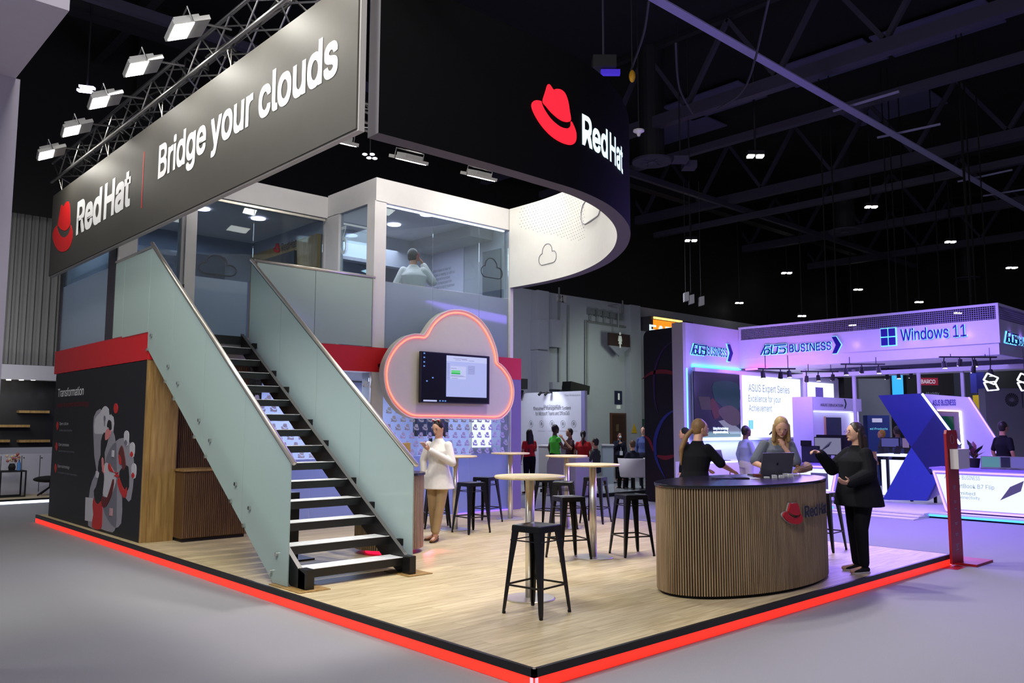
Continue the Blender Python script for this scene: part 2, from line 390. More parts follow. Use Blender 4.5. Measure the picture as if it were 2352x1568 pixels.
def edge(p0, p1, nrm):
    p0, p1 = Vector(p0), Vector(p1); u = (p1 - p0).normalized(); L = (p1 - p0).length; n = Vector(nrm)
    MB().fbox(p0, u, (0, 0, 1), n, 0, L, .083, SH + .001, -.03, 0).build('fascia', BLACK, pf)
    k = max(1, round(L / 1.93)); s = L / k
    for i in range(k): MB().fbox(p0, u, (0, 0, 1), n, i * s + .004, (i + 1) * s - .004, .004, .083, -.03, -.004).build('light_panel', GLOW, pf)
    MB().fbox(p0, u, (0, 0, 1), n, 0, L, .01, .08, -.04, -.012).build('seam_light', SEAM, pf)
edge((0, 0, 0), (0, LY, 0), (-1, 0, 0)); edge((0, 0, 0), (LX, 0, 0), (0, -1, 0)); edge((LX, 0, 0), (LX, LY, 0), (1, 0, 0))
MB().lathe([(.012, 0), (.012, .003)], (.01, .01, SH + .001), 12).build('corner_cap', STEEL, pf)

# ================================================================ graphic wall at the left
gw = thing('graphic_wall', 'black graphic wall with illustrated people and small headings under a red band', 'wall panel', (.12, 10.2, SH))
BX('black_panel', mat('charcoal_graphic', (24, 25, 31), 0.6), gw, .12, .2, 7.9, 12.5, SH, 2.66)
BX('oak_end_panel', OAKV, gw, .2, .56, 7.84, 7.96, SH, 2.67)
BX('oak_edge', OAKV, gw, .12, .2, 7.87, 7.899, SH, 2.67)
BX('rear_panel', GREYW, gw, .2, .3, 12.3, 12.5, SH, 2.66)
S = side(.12, 0, 0)                                       # u = -Y
def on_side(px, py): p = onX(px, py, .12); return (-p.y, p.z)
def gpoly(nm, pts, m, d=.002, sm=2):
    q = [on_side(110 + a / 3.92, 860 + b / 3.92) for a, b in pts]
    if sm: q = smoothp(q, sm)
    MB().poly(q, S, .0, d).build(nm, m, gw)
GL = mat('print_lilac_grey', (150, 146, 158), .6); GM = mat('print_mid_grey', (112, 110, 122), .6); GP = mat('print_pale', (196, 194, 202), .6)
PR = mat('print_red', (190, 40, 40), .6); PM = mat('print_maroon', (96, 22, 26), .6); PS = mat('print_skin', (214, 130, 130), .6); PB = mat('print_black', (22, 22, 26), .6)
gpoly('tall_cloud_shape', [(440, 870), (412, 560), (415, 380), (470, 308), (530, 380), (570, 355), (596, 430), (590, 520), (608, 600), (560, 800)], GL, .002)
gpoly('pale_cloud_shape', [(420, 520), (425, 400), (470, 345), (495, 300), (520, 283), (548, 310), (552, 360), (590, 380), (590, 500), (520, 530), (450, 534)], GP, .003)
gpoly('right_cloud_shape', [(590, 700), (612, 600), (680, 570), (735, 610), (770, 740), (775, 900), (748, 1125), (700, 1110), (610, 900)], GL, .0025)
gpoly('table_disc', [(372, 1100), (400, 960), (460, 840), (520, 795), (590, 830), (640, 930), (668, 1100), (660, 1340), (610, 1380), (585, 1420), (480, 1390), (365, 1360)], GL, .004)
gpoly('disc_shadow', [(520, 790), (560, 670), (612, 610), (622, 700), (622, 1300), (600, 1372), (540, 1300), (500, 1190), (560, 1080), (600, 950), (560, 850)], GM, .005)
gpoly('table_sheet', [(515, 800), (560, 810), (600, 870), (620, 930), (600, 1020), (560, 1100), (520, 1100), (495, 1060), (510, 950)], GP, .006)
gpoly('chart_sheet', [(342, 1104), (408, 1112), (412, 1325), (336, 1312)], GP, .006, 0)
for x, y, r in ((710, 565, 1), (762, 670, 1), (776, 860, 1)):
    gpoly('figure_bubble', [(x - 22, y), (x - 18, y - 45), (x, y - 62), (x + 18, y - 45), (x + 22, y), (x + 14, y + 70), (x - 14, y + 70)], GP, .006)
for x, y in ((758, 718), (770, 908)): gpoly('figure_body', [(x - 15, y), (x, y - 28), (x + 15, y), (x, y + 26)], PR, .008)
gpoly('figure_body', [(690, 612), (706, 585), (720, 612), (706, 640)], GM, .008)
gpoly('light_bulb', [(505, 385), (515, 368), (524, 390), (518, 425), (516, 460), (511, 460), (510, 425)], GM, .008)
gpoly('standing_man', [(480, 720), (482, 600), (510, 520), (545, 560), (530, 640), (512, 700), (515, 800), (490, 860), (455, 880), (462, 780)], PB, .008)
gpoly('man_head', [(530, 500), (560, 478), (572, 500), (560, 560), (545, 580), (522, 590), (520, 540)], PS, .009)
gpoly('man_hair', [(540, 440), (552, 408), (574, 425), (576, 490), (560, 500), (552, 475), (538, 470)], PB, .010)
gpoly('man_hand', [(488, 760), (505, 755), (512, 880), (497, 880)], PS, .010)
gpoly('woman_hair', [(642, 700), (668, 636), (690, 700), (706, 830), (680, 858), (668, 800), (645, 740)], mat('print_auburn', (96, 40, 40), .6), .010)
gpoly('woman_face', [(642, 720), (662, 740), (668, 800), (655, 812), (645, 780)], PR, .011)
gpoly('woman_top', [(650, 870), (690, 830), (728, 830), (733, 1010), (700, 1040), (655, 950)], PB, .009)
gpoly('woman_arm', [(640, 880), (560, 870), (548, 820), (560, 800), (600, 880), (645, 905), (640, 925), (600, 910)], PR, .012)
gpoly('woman_forearm', [(630, 960), (650, 930), (690, 1040), (716, 1010), (712, 1080), (690, 1112), (650, 1040)], PR, .012)
gpoly('seated_woman_hair', [(420, 1045), (440, 1010), (470, 890), (495, 868), (510, 920), (500, 1040), (490, 1110), (460, 1165), (430, 1130)], PB, .012)
gpoly('seated_woman_back', [(420, 1110), (460, 1165), (492, 1130), (492, 1300), (478, 1392), (402, 1370), (415, 1260), (408, 1180)], PR, .011)
gpoly('seated_woman_arm', [(490, 1090), (540, 1105), (590, 940), (600, 980), (575, 1090), (530, 1185), (492, 1180)], PM, .012)
gpoly('paper_note', [(562, 1200), (586, 1204), (584, 1272), (560, 1268)], mat('print_pink', (196, 150, 156), .6), .012, 0)
gpoly('paper_note', [(438, 868), (460, 872), (458, 932), (436, 926)], GP, .012, 0)
gpoly('paper_note', [(582, 680), (600, 684), (598, 742), (580, 738)], GP, .012, 0)
gpoly('red_ball', smoothp([(596, 305), (605, 265), (622, 262), (632, 300), (624, 345), (605, 345)], 3), PR, .008)
def gtext(nm, s, xl, yb, xr, ytop, m, bold=.0):
    a = on_side(110 + xl / 3.92, 860 + yb / 3.92); b = on_side(110 + xr / 3.92, 860 + ytop / 3.92)
    w = b[0] - a[0]; hgt = abs(on_side(110 + xl / 3.92, 860 + ytop / 3.92)[1] - a[1])
    text(nm, s, side(.12, -a[0], a[1]), w, hgt, m, gw, .002, bold=bold, split=(nm in ('heading', 'red_heading')))
gtext('heading', 'Transformation', 90, 202, 325, 128, WPRINT, .01)
gtext('red_heading', 'goes beyond technology', 82, 306, 372, 252, mat('dim_red_print', (110, 24, 30), .6), .01)
for k, (t, t2, y) in enumerate((('Open culture', 'Creates cultural innovation', 460), ('Open processes', 'Speed and freedom to grow technology', 646), ('Open technology', 'The foundation for digital modernization', 840))):
    gtext('point_heading', t, 104 - k * 8, y, 186 + k * 6, y - 32, mat('dim_white_print', (190, 190, 196), .6), .005)
    gtext('point_text', t2, 104 - k * 8, y + 50, 220 + k * 22, y + 30, GPRINT)
    gpoly('point_marker', [(76 - k * 8, y), (86 - k * 8, y - 38), (96 - k * 8, y), (86 - k * 8, y + 42)], PR, .003, 3)

# ================================================================ upper deck
UZ = 3.08; FY = 7.8
dk = thing('upper_deck', 'upper floor slab of the stand edged with a plain red band', 'deck', (3.7, 10.2, 2.68))
BX('slab', GREYW, dk, .2, 7.24, FY + .04, 12.6, 2.69, UZ - .002)
BX('red_band', RED, dk, .12, .2, 7.86, 12.66, 2.67, UZ)
BX('red_band', RED, dk, 1.62, 7.27, FY, FY + .04, 2.66, UZ)
BX('red_band', RED, dk, 7.24, 7.27, FY + .04, 12.6, 2.66, UZ)
# ================================================================ slatted wall, cabinet under the stair
def slatwall(name, m, parent, p0, u, n, L, z0, z1, pitch=.028, w=.017, d=.014):
    b = MB(); k = int(L / pitch)
    for i in range(k): b.fbox(p0, u, (0, 0, 1), n, i * pitch + .004, i * pitch + .004 + w, z0, z1, 0, d)
    return b.build(name, m, parent, kind='stuff')
sw = thing('slatted_stair_wall', 'oak slatted wall behind and under the glass stair', 'wall panel', (1.0, 8.1, SH))
BX('backing', BACKS, sw, .5, 1.9, 8.0, 8.08, SH, 2.67)
slatwall('slat_facing', SLATD, sw, (.5, 8.0, 0), (1, 0, 0), (0, -1, 0), 1.4, SH, 2.67)
cb = thing('stair_cabinet', 'low slatted oak cabinet standing under the stair', 'cabinet', (1.0, 7.7, SH))
BX('body', SLATD, cb, .56, 1.5, 7.54, 7.98, SH + .05, SH + .97)
BX('plinth', BACKS, cb, .58, 1.48, 7.56, 7.97, SH, SH + .05)
BX('cabinet_top', OAKV, cb, .54, 1.52, 7.51, 7.98, SH + .97, SH + 1.0)
slatwall('slat_facing', SLATD, cb, (.56, 7.54, 0), (1, 0, 0), (0, -1, 0), .94, SH + .06, SH + .96)
# ================================================================ lower level: columns and printed glass wall
for nm, x0, x1, lab in (('column', 3.78, 4.02, 'slim white column under the red band, beside the stair'), ('column', 7.0, 7.27, 'wide white column at the right end of the stand, violet light painted into its colour')):
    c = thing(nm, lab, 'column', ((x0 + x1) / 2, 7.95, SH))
    BX('shaft', WHITE if x0 < 5 else mat('painted_violet_wash', (126, 114, 156), .55), c, x0, x1, FY + .005, FY + .3, SH, 2.66)  # right shaft is white; its violet light is painted into the colour
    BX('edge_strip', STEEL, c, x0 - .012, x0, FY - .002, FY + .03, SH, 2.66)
gx = thing('printed_glass_wall', 'frosted ground-floor glass wall printed with rows of small hats', 'glass wall', (4.6, 7.85, SH))
GXS = [1.62, 2.7, 3.77, 5.02, 6.0, 6.99]
LOWG = glass('lavender_frosted_glass', (195, 205, 240), 0.80, (172, 186, 226), 0.05, 0.1, 0.45)
for i in range(5):
    a, b = GXS[i], GXS[i + 1]
    if i == 3: a = GXS[3]
    if i == 2: a, b = 4.03, 5.01
    BX('frosted_pane', LOWG, gx, a + .004, b - .004, FY + .06, FY + .072, SH + .01, 1.22)
    BX('clear_pane', CLEAR, gx, a + .004, b - .004, FY + .06, FY + .072, 1.225, 2.64)
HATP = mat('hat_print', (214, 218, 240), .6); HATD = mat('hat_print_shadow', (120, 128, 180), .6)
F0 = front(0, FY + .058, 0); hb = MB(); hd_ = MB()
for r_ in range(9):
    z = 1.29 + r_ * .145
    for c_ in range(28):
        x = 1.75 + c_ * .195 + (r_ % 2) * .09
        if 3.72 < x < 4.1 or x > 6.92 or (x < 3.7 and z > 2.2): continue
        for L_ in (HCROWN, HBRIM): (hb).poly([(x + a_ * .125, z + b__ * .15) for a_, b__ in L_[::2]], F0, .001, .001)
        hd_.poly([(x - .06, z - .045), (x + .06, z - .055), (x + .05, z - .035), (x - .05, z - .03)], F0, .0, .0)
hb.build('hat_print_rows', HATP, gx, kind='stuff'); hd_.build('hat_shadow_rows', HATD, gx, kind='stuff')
BX('floor_light', mat('violet_led', (160, 120, 255), .4, emit=(120, 80, 255), es=2.5), gx, 5.6, 6.99, FY + .03, FY + .05, SH + .003, SH + .02)
# room behind that glass
rm = thing('lower_room', 'pale lavender meeting room behind the printed glass', 'room', (4.5, 10, SH))
RMW = mat('lavender_wall', (186, 190, 226), .7)
BX('rear_wall', RMW, rm, 1.6, 7.2, 11.0, 11.1, SH, 2.66)
BX('side_wall', RMW, rm, 1.6, 1.7, 8.2, 11.0, SH, 2.66)
BX('side_wall', RMW, rm, 7.1, 7.2, FY + .3, 11.0, SH, 2.66)
light('AREA', 'lower_room_lamp', (4.4, 9.4, 2.6), 210, (.78, .78, 1), (4.4, 9.4, 0), 3.5, 1.8)
LBY = 8.5; q0 = onY(1086, 962, LBY); q1 = onY(1143, 1026, LBY)
lb = thing('light_box', 'glaring white light box hung in the room behind the printed glass', 'light box', (q0.x, LBY, q1.z))
BX('housing', WHITE, lb, q0.x - .02, q1.x + .02, LBY + .02, LBY + .1, SH + .001, q0.z + .3)
BX('lit_face', mat('lightbox_face', (255, 255, 255), .5, emit=(240, 235, 255), es=2.0), lb, q0.x, q1.x, LBY, LBY + .02, q1.z, q0.z + .28)
q0 = onY(955, 960, 9.0); q1 = onY(1031, 1001, 9.0)
mo = thing('dark_monitor', 'switched-off monitor on a stand behind the hat-printed glass', 'monitor', ((q0.x + q1.x) / 2, 9.05, SH))
BX('stand_post', BLACK, mo, (q0.x + q1.x) / 2 - .03, (q0.x + q1.x) / 2 + .03, 9.04, 9.08, SH + .001, q1.z + .1)
BX('housing', BLACK, mo, q0.x, q1.x, 9.02, 9.09, q1.z, q0.z + .35)
BX('screen', mat('dark_screen', (60, 58, 96), .15), mo, q0.x + .03, q1.x - .03, 9.01, 9.02, q1.z + .03, q0.z + .32)

# ================================================================ stair
SX0, SX1 = .17, 1.46; NT = 14; TY = .3055; TZ = .1977; Y0, Z0 = 3.53, .31
st = thing('staircase', 'black steel open-riser stair climbing to the upper deck between glass balustrades', 'staircase', (.82, 5.6, SH))
STM = mat('black_steel', (20, 20, 22), 0.35, spec=.5); STG = mat('grey_steel_top', (110, 108, 108), .4, .4)
TRM = mat('worn_tread_top', (224, 226, 230), 0.4, vary=.3, scale=14)
for i in range(NT):
    y, z = Y0 + TY * i, Z0 + TZ * i
    t = BX('tread', STM, st, SX0 + .06, SX1 - .0, y, y + .29, z - .075, z)
    BX('tread_top', TRM, t, SX0 + .075, SX1 - .01, y + .012, y + .28, z, z + .004)
    MB().box(SX0 + .06, SX1, y - .006, y, z - .08, z + .004).build('nosing', STM, t); MB().box(SX0 + .06, SX1, y - .008, y + .014, z + .004, z + .009).build('nosing_edge', TRM, t)
def stringer(x0, x1, nm):
    zb = .30; P = [(Y0 - .13, SH), (Y0 + .12, SH), (Y0 + .45, Z0 - .02), (7.86, Z0 + TZ * (7.86 - Y0) / TY - .24), (7.86, Z0 + TZ * (7.86 - Y0) / TY + .02), (Y0 + .02, Z0 + .03), (Y0 - .13, SH + .16)]
    MB().poly(P, lambda u, v, d: Vector((x0 + (x1 - x0) * d, u, v)), 0, 1).build(nm, STM, st)
    MB().add([(x0, Y0 - .02, Z0 + .012), (x1, Y0 - .02, Z0 + .012), (x1, 7.86, Z0 + TZ * (7.86 - Y0) / TY + .022), (x0, 7.86, Z0 + TZ * (7.86 - Y0) / TY + .022)], [(0, 1, 2, 3)]).build('stringer_cap', STG, st)
stringer(SX0, SX0 + .05, 'stringer'); stringer(SX1, SX1 + .05, 'stringer')
BX('landing_nosing', STM, st, .2, 1.5, 7.80, 7.858, UZ - .12, UZ + .006)
BX('foot_post', STM, st, SX0, SX0 + .09, Y0 - .16, Y0 - .0, SH + .008, SH + .2)
BX('foot_post', STM, st, SX1 - .03, SX1 + .05, Y0 - .14, Y0 - .0, SH + .008, SH + .2)
BX('base_plate', OAKV, st, .06, .4, Y0 - .24, Y0 + .4, SH + .001, SH + .008)
BX('base_plate', OAKV, st, SX1 - .1, 1.68, Y0 - .22, Y0 + .25, SH + .001, SH + .008)
BX('centre_post', STM, st, .9, 1.02, 5.1, 5.3, SH + .001, .95)
BX('post_foot', STM, st, .84, 1.2, 5.02, 5.4, SH + .001, SH + .02)
# balustrades
def balustrade(name, lab, x, ya, yb, seams, knobs, side_, ytop=7.86):
    """glass following the slope; bottom edge kept to the stair line"""
    b = thing(name, lab, 'balustrade', (x, (ya + yb) / 2, SH)); sl = TZ / TY
    top = lambda y: 1.40 + (y - 3.66) * (4.28 - 1.40) / (7.88 - 3.66)
    bot = lambda y: max(SH + .012, SH + .02 + (y - (Y0 + .42)) * .675) if side_ < 0 else max(SH + .012, SH + (y - (Y0 + .3)) * .675)
    ys = [ya] + seams + [yb]
    for i in range(len(ys) - 1):
        a, c = ys[i] + .003, ys[i + 1] - .003
        pts = [(a, bot(a))]
        yk = Y0 + (.42 if side_ < 0 else .3)
        if a < yk < c: pts.append((yk, SH + .012))
        pts += [(c, bot(c)), (c, min(top(c), 4.28)), (a, top(a))]
        MB().poly(pts, lambda u, v, d: Vector((x + d, u, v)), -.006, .006).build('glass_pane', FROST, b)
    pts = [(x, y, top(y) + .03) for y in (ya - .06, yb + .02)]
    MB().cyl(pts[0], pts[1], .026, n=16).build('handrail', STEEL, b, smooth=True)
    MB().bar((x, ya, top(ya)), (x, yb, top(yb)), .018, .02).build('rail_channel', STM, b)
    for (px, py) in knobs:
        p = onX(px, py, x)
        d = -.006 if side_ < 0 else .006
        kn = MB().cyl((x - .03, p.y, p.z), (x + .05, p.y, p.z), .022, n=12).build('standoff', CHROME, b, smooth=False)
    return b
K1 = [(350, 770), (341, 803), (389, 841), (382, 876), (411, 880), (402, 916), (460, 965), (449, 1003), (485, 1011), (475, 1048), (544, 1111), (533, 1150), (576, 1166), (563, 1206), (638, 1272), (625, 1312)]
bl = balustrade('stair_balustrade', 'frosted green glass balustrade on the near side of the stair, dotted with steel standoffs', .12, 3.64, 7.9, [4.73, 5.88, 6.97], K1, -1)
br = balustrade('stair_balustrade', 'frosted green glass balustrade on the far side of the stair, with black brackets', 1.58, 3.55, 7.82, [4.66, 5.75, 6.81], [], 1)
for (px, py) in [(582, 793), (626, 856), (655, 893), (709, 968), (745, 1016), (808, 1102), (850, 1158), (915, 1243)]:
    p = onX(px, py, 1.53)
    MB().box(1.51, 1.572, p.y - .035, p.y + .035, p.z - .045, p.z + .03).build('bracket', MATTE, br)
lg = thing('landing_balustrade', 'frosted glass balustrade with steel rail across the landing front', 'balustrade', (2.7, FY, UZ))
for a, b in ((1.66, 2.66), (2.67, 3.75)): BX('glass_pane', FROST, lg, a, b, FY - .012, FY, UZ + .01, 4.25)
MB().cyl((1.62, FY - .006, 4.28), (3.8, FY - .006, 4.28), .026, n=16).build('handrail', STEEL, lg, smooth=True)
BX('end_post', STEEL, lg, 3.755, 3.775, FY - .02, FY + .0, UZ, 4.27)
ll = thing('landing_balustrade', 'short frosted glass balustrade beside the stair head, above the red band', 'balustrade', (.12, 8.7, UZ))
for a, b in ((7.91, 9.0), (9.01, 9.44)): BX('glass_pane', FROST, ll, .114, .126, a, b, UZ + .005 if a > 7.95 else UZ - .02, 4.25)
MB().bar((.12, 7.9, 4.28), (.12, 9.46, 4.28), .03, .03).build('top_rail', STEEL, ll)

# ================================================================ upper cabin
TOPZ = 6.05
cab = thing('corner_cabin', 'white-framed glazed upper cabin with deep lit cornice at the front corner', 'cabin', (5.4, 9, UZ))
BX('corner_post', WHITE, cab, 3.78, 4.02, FY, FY + .24, UZ, 5.64)
BX('end_post', WHITE, cab, 6.97, 7.05, FY, FY + .2, UZ, 5.64)
BX('cornice', WHITE, cab, 3.8, 7.05, FY, FY + .15, 5.63, TOPZ)
BX('cornice', WHITE, cab, 3.8, 3.95, FY + .15, 9.43, 5.63, TOPZ)
BX('side_post', WHITE, cab, 3.8, 3.9, 9.02, 9.6, UZ, 5.64)
BX('ceiling_panel', WHITE, cab, 3.95, 7.0, FY + .15, 12.5, 5.72, 5.78)
BX('ceiling_tray', GREYW, cab, 6.35, 6.95, FY + .5, 12.4, 5.5, 5.72)
BX('right_wall', mat('cabin_wall', (178, 180, 192), .7), cab, 6.96, 7.05, FY + .2, 12.5, UZ, 5.72)
BX('rear_wall', MATS['cabin_wall'], cab, 3.9, 6.96, 12.4, 12.5, UZ, 5.72)
BX('partition', MATS['cabin_wall'], cab, 3.8, 3.9, 9.6, 12.5, UZ, 5.64)
BX('header_beam', MATS['cabin_wall'], cab, 3.95, 6.95, 10.3, 10.5, 5.1, 5.72)
for a, b in ((4.03, 5.08), (5.09, 6.2), (6.21, 6.965)):
    BX('clear_pane', CLEAR, cab, a, b, FY + .05, FY + .06, 4.26, 5.63)
    BX('frosted_pane', FROSTB, cab, a, b, FY + .05, FY + .06, UZ, 4.25)
BX('side_clear_pane', CLEAR, cab, 3.84, 3.85, FY + .25, 9.01, UZ + .05, 5.63)
BX('led_strip', LAMPC, cab, 4.1, 6.9, FY + .1, FY + .13, 5.605, 5.622)
text('room_number', '3', side(3.835, 9.0, 4.86), .2, .52, mat('etched_white', (200, 214, 222), .6), cab, .002)
pa_, pb2_ = onX(975, 577, 6.94), onX(1065, 556, 6.94)
pn = BX('text_panel', mat('lilac_white', (206, 204, 226), .6), cab, 6.94, 6.96, pb2_.y, pa_.y, UZ + .02, pa_.z)
LINES = ['Our platform based on Red Hat', 'technologies is helping us fulfil our', 'growth strategy and in turn drive', 'development for the financial sector in the', 'region to make it a hub for investment']
for i, s_ in enumerate(LINES):
    q_ = onX(986, 631 + i * 9.6, 6.94); r2 = onX((1036, 1045, 1033, 1037, 1044)[i], 622 + i * 9.6, 6.94)
    text('panel_text', s_, side(6.94, q_.y, q_.z), q_.y - r2.y, .085, GPRINT, pn, .002)
MB().tube([(x * .55 + 6.25, FY + .048, 4.62 + v * .55) for x, v in cloudpts(8)], .008, 6, closed=True).build('cloud_outline', DPRINT, cab)
BX('window_opening', mat('dusk_window', (96, 104, 116), .5), cab, 6.93, 6.955, 8.05, 8.6, 4.2, 5.3)
for px, py in ((905, 517), (981, 494), (1108, 590)):
    p = onZ(px, py, 5.7); d = MB().lathe([(.13, 0), (.13, .012)], (p.x, min(p.y, 12.2), 5.700), 20).build('downlight', LAMPC, cab)
light('AREA', 'cabin_ceiling_lamp', (5.2, 9.6, 5.45), 60, (.86, .86, 1), (5.2, 9.6, 3), 1.6, 2.2)
# left rooms of the upper floor
lc = thing('left_cabin', 'glazed upper meeting room behind the stair landing with oak end wall', 'cabin', (2, 11, UZ))
CW = MATS['cabin_wall']
BX('cornice', WHITE, lc, .16, 3.8, 9.43, 9.6, 5.62, 6.02)
BX('door_post', WHITE, lc, 1.16, 1.34, 9.40, 9.58, UZ, 5.62)
BX('door_edge', GREYW, lc, 1.10, 1.16, 9.43, 9.6, UZ, 5.62)
BX('corner_wall', WHITE, lc, .14, .42, 9.45, 9.85, UZ, 5.6)
BX('dark_post', mat('dark_bronze', (52, 48, 56), .5), lc, .12, .139, 9.5, 9.85, UZ, 5.6)
BX('rear_post', MATS['dark_bronze'], lc, .12, .2, 12.45, 12.6, UZ, 4.7)
BX('ceiling_panel', WHITE, lc, .2, 3.75, 9.6, 12.5, 5.62, 5.68)
BX('rear_wall', mat('blue_grey_wall', (120, 132, 156), .7), lc, .2, 3.75, 12.45, 12.55, UZ, 5.62)
BX('oak_wall', OAKV, lc, 3.7, 3.78, 9.62, 12.4, UZ, 5.35)
BX('clear_pane', CLEAR, lc, 1.35, 2.38, 9.5, 9.51, 4.24, 5.6); BX('frosted_pane', FROSTB, lc, 1.35, 2.3, 9.5, 9.51, UZ, 4.23)
BX('clear_pane', CLEAR, lc, 2.39, 3.75, 9.5, 9.51, UZ, 5.6); BX('clear_pane', CLEAR, lc, .45, 1.1, 9.5, 9.51, UZ, 5.6)
BX('side_pane', FROSTB, lc, .14, .15, 9.86, 12.44, UZ + .01, 4.25); BX('side_clear_pane', CLEAR, lc, .14, .15, 9.86, 12.44, 4.26, 4.6)
BX('frame_rail', STEEL, lc, 1.34, 3.76, 9.44, 9.47, 5.56, 5.6)
BX('door_hinge', STM, lc, 1.14, 1.16, 9.38, 9.41, 3.95, 4.05)
BX('rear_glass', glass('grey_glass', (150, 165, 190), .5, (110, 122, 150), .05, .05), lc, .9, 3.1, 12.3, 12.31, UZ, 5.2)
cq0, cq1 = onY(455, 625, 12.28), onY(542, 625, 12.28); cw_ = cq1.x - cq0.x
MB().tube([(cq0.x + x * cw_, 12.28, cq0.z + v * cw_ * .72) for x, v in cloudpts(8)], .016, 6, closed=True).build('cloud_outline', DPRINT, lc)
F2 = side(3.7, 0, 0); hp = onX(637, 570, 3.7)
hat('hat_emblem', F2, -hp.y, hp.z, .26, .2, RED, lc, .02)
ta = onX(648, 578, 3.7); text('wall_lettering', 'Red Hat', side(3.7, ta.y, ta.z), .62, .16, DPRINT, lc, .02, bold=.01)
for px, py in ((593, 503), (465, 481), (327, 546), (457, 563)):
    p = onZ(px, py, 5.6); MB().lathe([(.13, 0), (.13, .012)], (p.x, p.y, 5.600), 20).build('downlight', LAMPC, lc)
tp = [onX(612, 596, 3.68), onX(680, 577, 3.68)]
tv2 = thing('meeting_room_television', 'small television hung on the oak wall inside the upper room', 'television', (3.66, tp[0].y, 3.9))
BX('screen', mat('screen_dim', (38, 38, 46), .5), tv2, 3.64, 3.69, tp[1].y, tp[0].y, 3.9, tp[0].z)
light('AREA', 'left_cabin_lamp', (2.0, 11.0, 5.5), 32, (.8, .84, 1), (2, 11, 3), 1.8, 1.4)
light('AREA', 'left_side_cabin_lamp', (.9, 12.0, 5.4), 10, (.7, .9, 1), (.6, 11.5, 3), .8, .8)

# ================================================================ banner
bn = thing('hanging_banner_sign', 'long charcoal banner hung above the graphic wall, with red hat emblem and white slogan', 'sign', (-.08, 7.4, 4.42))
BZ0, BZ1, BY0, BY1 = 4.43, 5.95, 2.22, 12.6
BX('fabric_face', mat('charcoal_fabric', (60, 58, 54), .55, vary=.06, scale=3, bump=.25, spec=.5), bn, -.08, -.06, BY0 + .02, BY1, BZ0 + .02, BZ1)
BX('frame', SILV, bn, -.062, -.0, BY0, BY1 + .01, BZ0, BZ0 + .03); BX('frame', SILV, bn, -.062, 0, BY0, BY0 + .05, BZ0 + .03, BZ1)
BX('frame', SILV, bn, -.062, 0, BY0 + .05, BY1, BZ1 - .03, BZ1); BX('frame', SILV, bn, -.062, 0, BY1 - .03, BY1 + .01, BZ0 + .03, BZ1 - .03)
BX('back_face', GREYW, bn, -.06, -.05, BY0 + .05, BY1 - .03, BZ0 + .03, BZ1 - .03)
FB = side(-.08, 0, 0)
def bpt(px, py): p = onX(px, py, -.08); return (-p.y, p.z)
def btext(nm, s, lb, rb, top_l, m, bold=.012, hgt=None):
    a, b = bpt(*lb), bpt(*rb); h = bpt(*top_l)[1] - a[1]
    text(nm, s, side(-.08, -a[0], a[1]), b[0] - a[0], h, m, bn, .003, bold=bold, split=True)
h0 = bpt(122, 525); h1 = bpt(168, 525); hc = ((h0[0] + h1[0]) / 2, bpt(145, 524)[1])
hat('hat_emblem', FB, hc[0], hc[1], h1[0] - h0[0], .92 * (bpt(146, 462)[1] - bpt(146, 583)[1]), LOGO, bn, .003)
btext('brand_lettering', 'Red Hat', (176, 538), (297, 475), (176, 470), WPRINT, .05)
a = bpt(325, 478); b = bpt(333, 347)
MB().poly([(a[0] - .012, a[1]), (a[0] + .012, a[1]), (a[0] + .012, b[1]), (a[0] - .012, b[1])], FB, .001, .003).build('divider_bar', LOGO, bn)
btext('slogan_lettering', 'Bridge your clouds', (363, 430), (773, 205), (363, 338), WPRINT, .034)
# truss over the banner
def truss(name, lab, x0, x1, z0, z1, a, b, axis='Y', step=.42):
    t = thing(name, lab, 'truss', ((x0 + x1) / 2, (a + b) / 2, z0) if axis == 'Y' else ((a + b) / 2, (x0 + x1) / 2, z0))
    P = (lambda s, o, z: (o, s, z)) if axis == 'Y' else (lambda s, o, z: (s, o, z))
    for o, z in ((x0, z0), (x1, z0), (x0, z1), (x1, z1)): MB().cyl(P(a, o, z), P(b, o, z), .025, n=8).build('chord', ALU, t, smooth=True)
    n = int((b - a) / step); bb = MB()
    for i in range(n):
        s0, s1 = a + i * step, a + (i + 1) * step
        if i % 2: s0, s1 = s1, s0
        for (o0, z_0, o1, z_1) in ((x0, z0, x0, z1), (x1, z0, x1, z1), (x0, z0, x1, z0), (x0, z1, x1, z1)):
            bb.cyl(P(s0, o0, z_0), P(s1, o1, z_1), .011, n=5)
    bb.build('lacing', ALU, t, kind='stuff'); return t
truss('banner_truss', 'silver lattice truss running along above the long banner', -.12, .24, 6.2, 6.56, 1.2, 12.6)
cbl = MB(); random.seed(3)
for i in range(16):
    y = 2.0 + i * .66; cbl.tube([(.05 + random.uniform(-.12, .12), y + t * .3, 6.42 + .12 * math.sin(t * 2.2 + i) + random.uniform(-.03, .03)) for t in range(6)], .014, 5)
tag(cbl.build('cable_bundle', MATTE), 'black cables bundled inside the lattice truss above the banner', 'cable', kind='stuff')
truss('cross_truss', 'lattice truss spanning in front of the white cabin cornice', 6.5, 6.8, 6.4, 6.7, .6, 6.9, 'X')
for y in (2.9, 5.1, 7.3, 9.6, 12.2):
    tag(MB().cyl((-.04, y, 5.95), (-.04, y, 6.2), .007, n=6).cyl((-.04, y - .03, 5.95), (-.10, y, 6.2), .004, n=5).build('hanging_wire', STEEL), 'thin steel wire loop hanging the banner, ' + {2.9: 'nearest the ring sign', 5.1: 'above the last word of the slogan', 7.3: 'above the middle of the slogan', 9.6: 'above the red divider bar', 12.2: 'at the far end above the hat emblem'}[y], 'wire', 'wires hanging the banner')
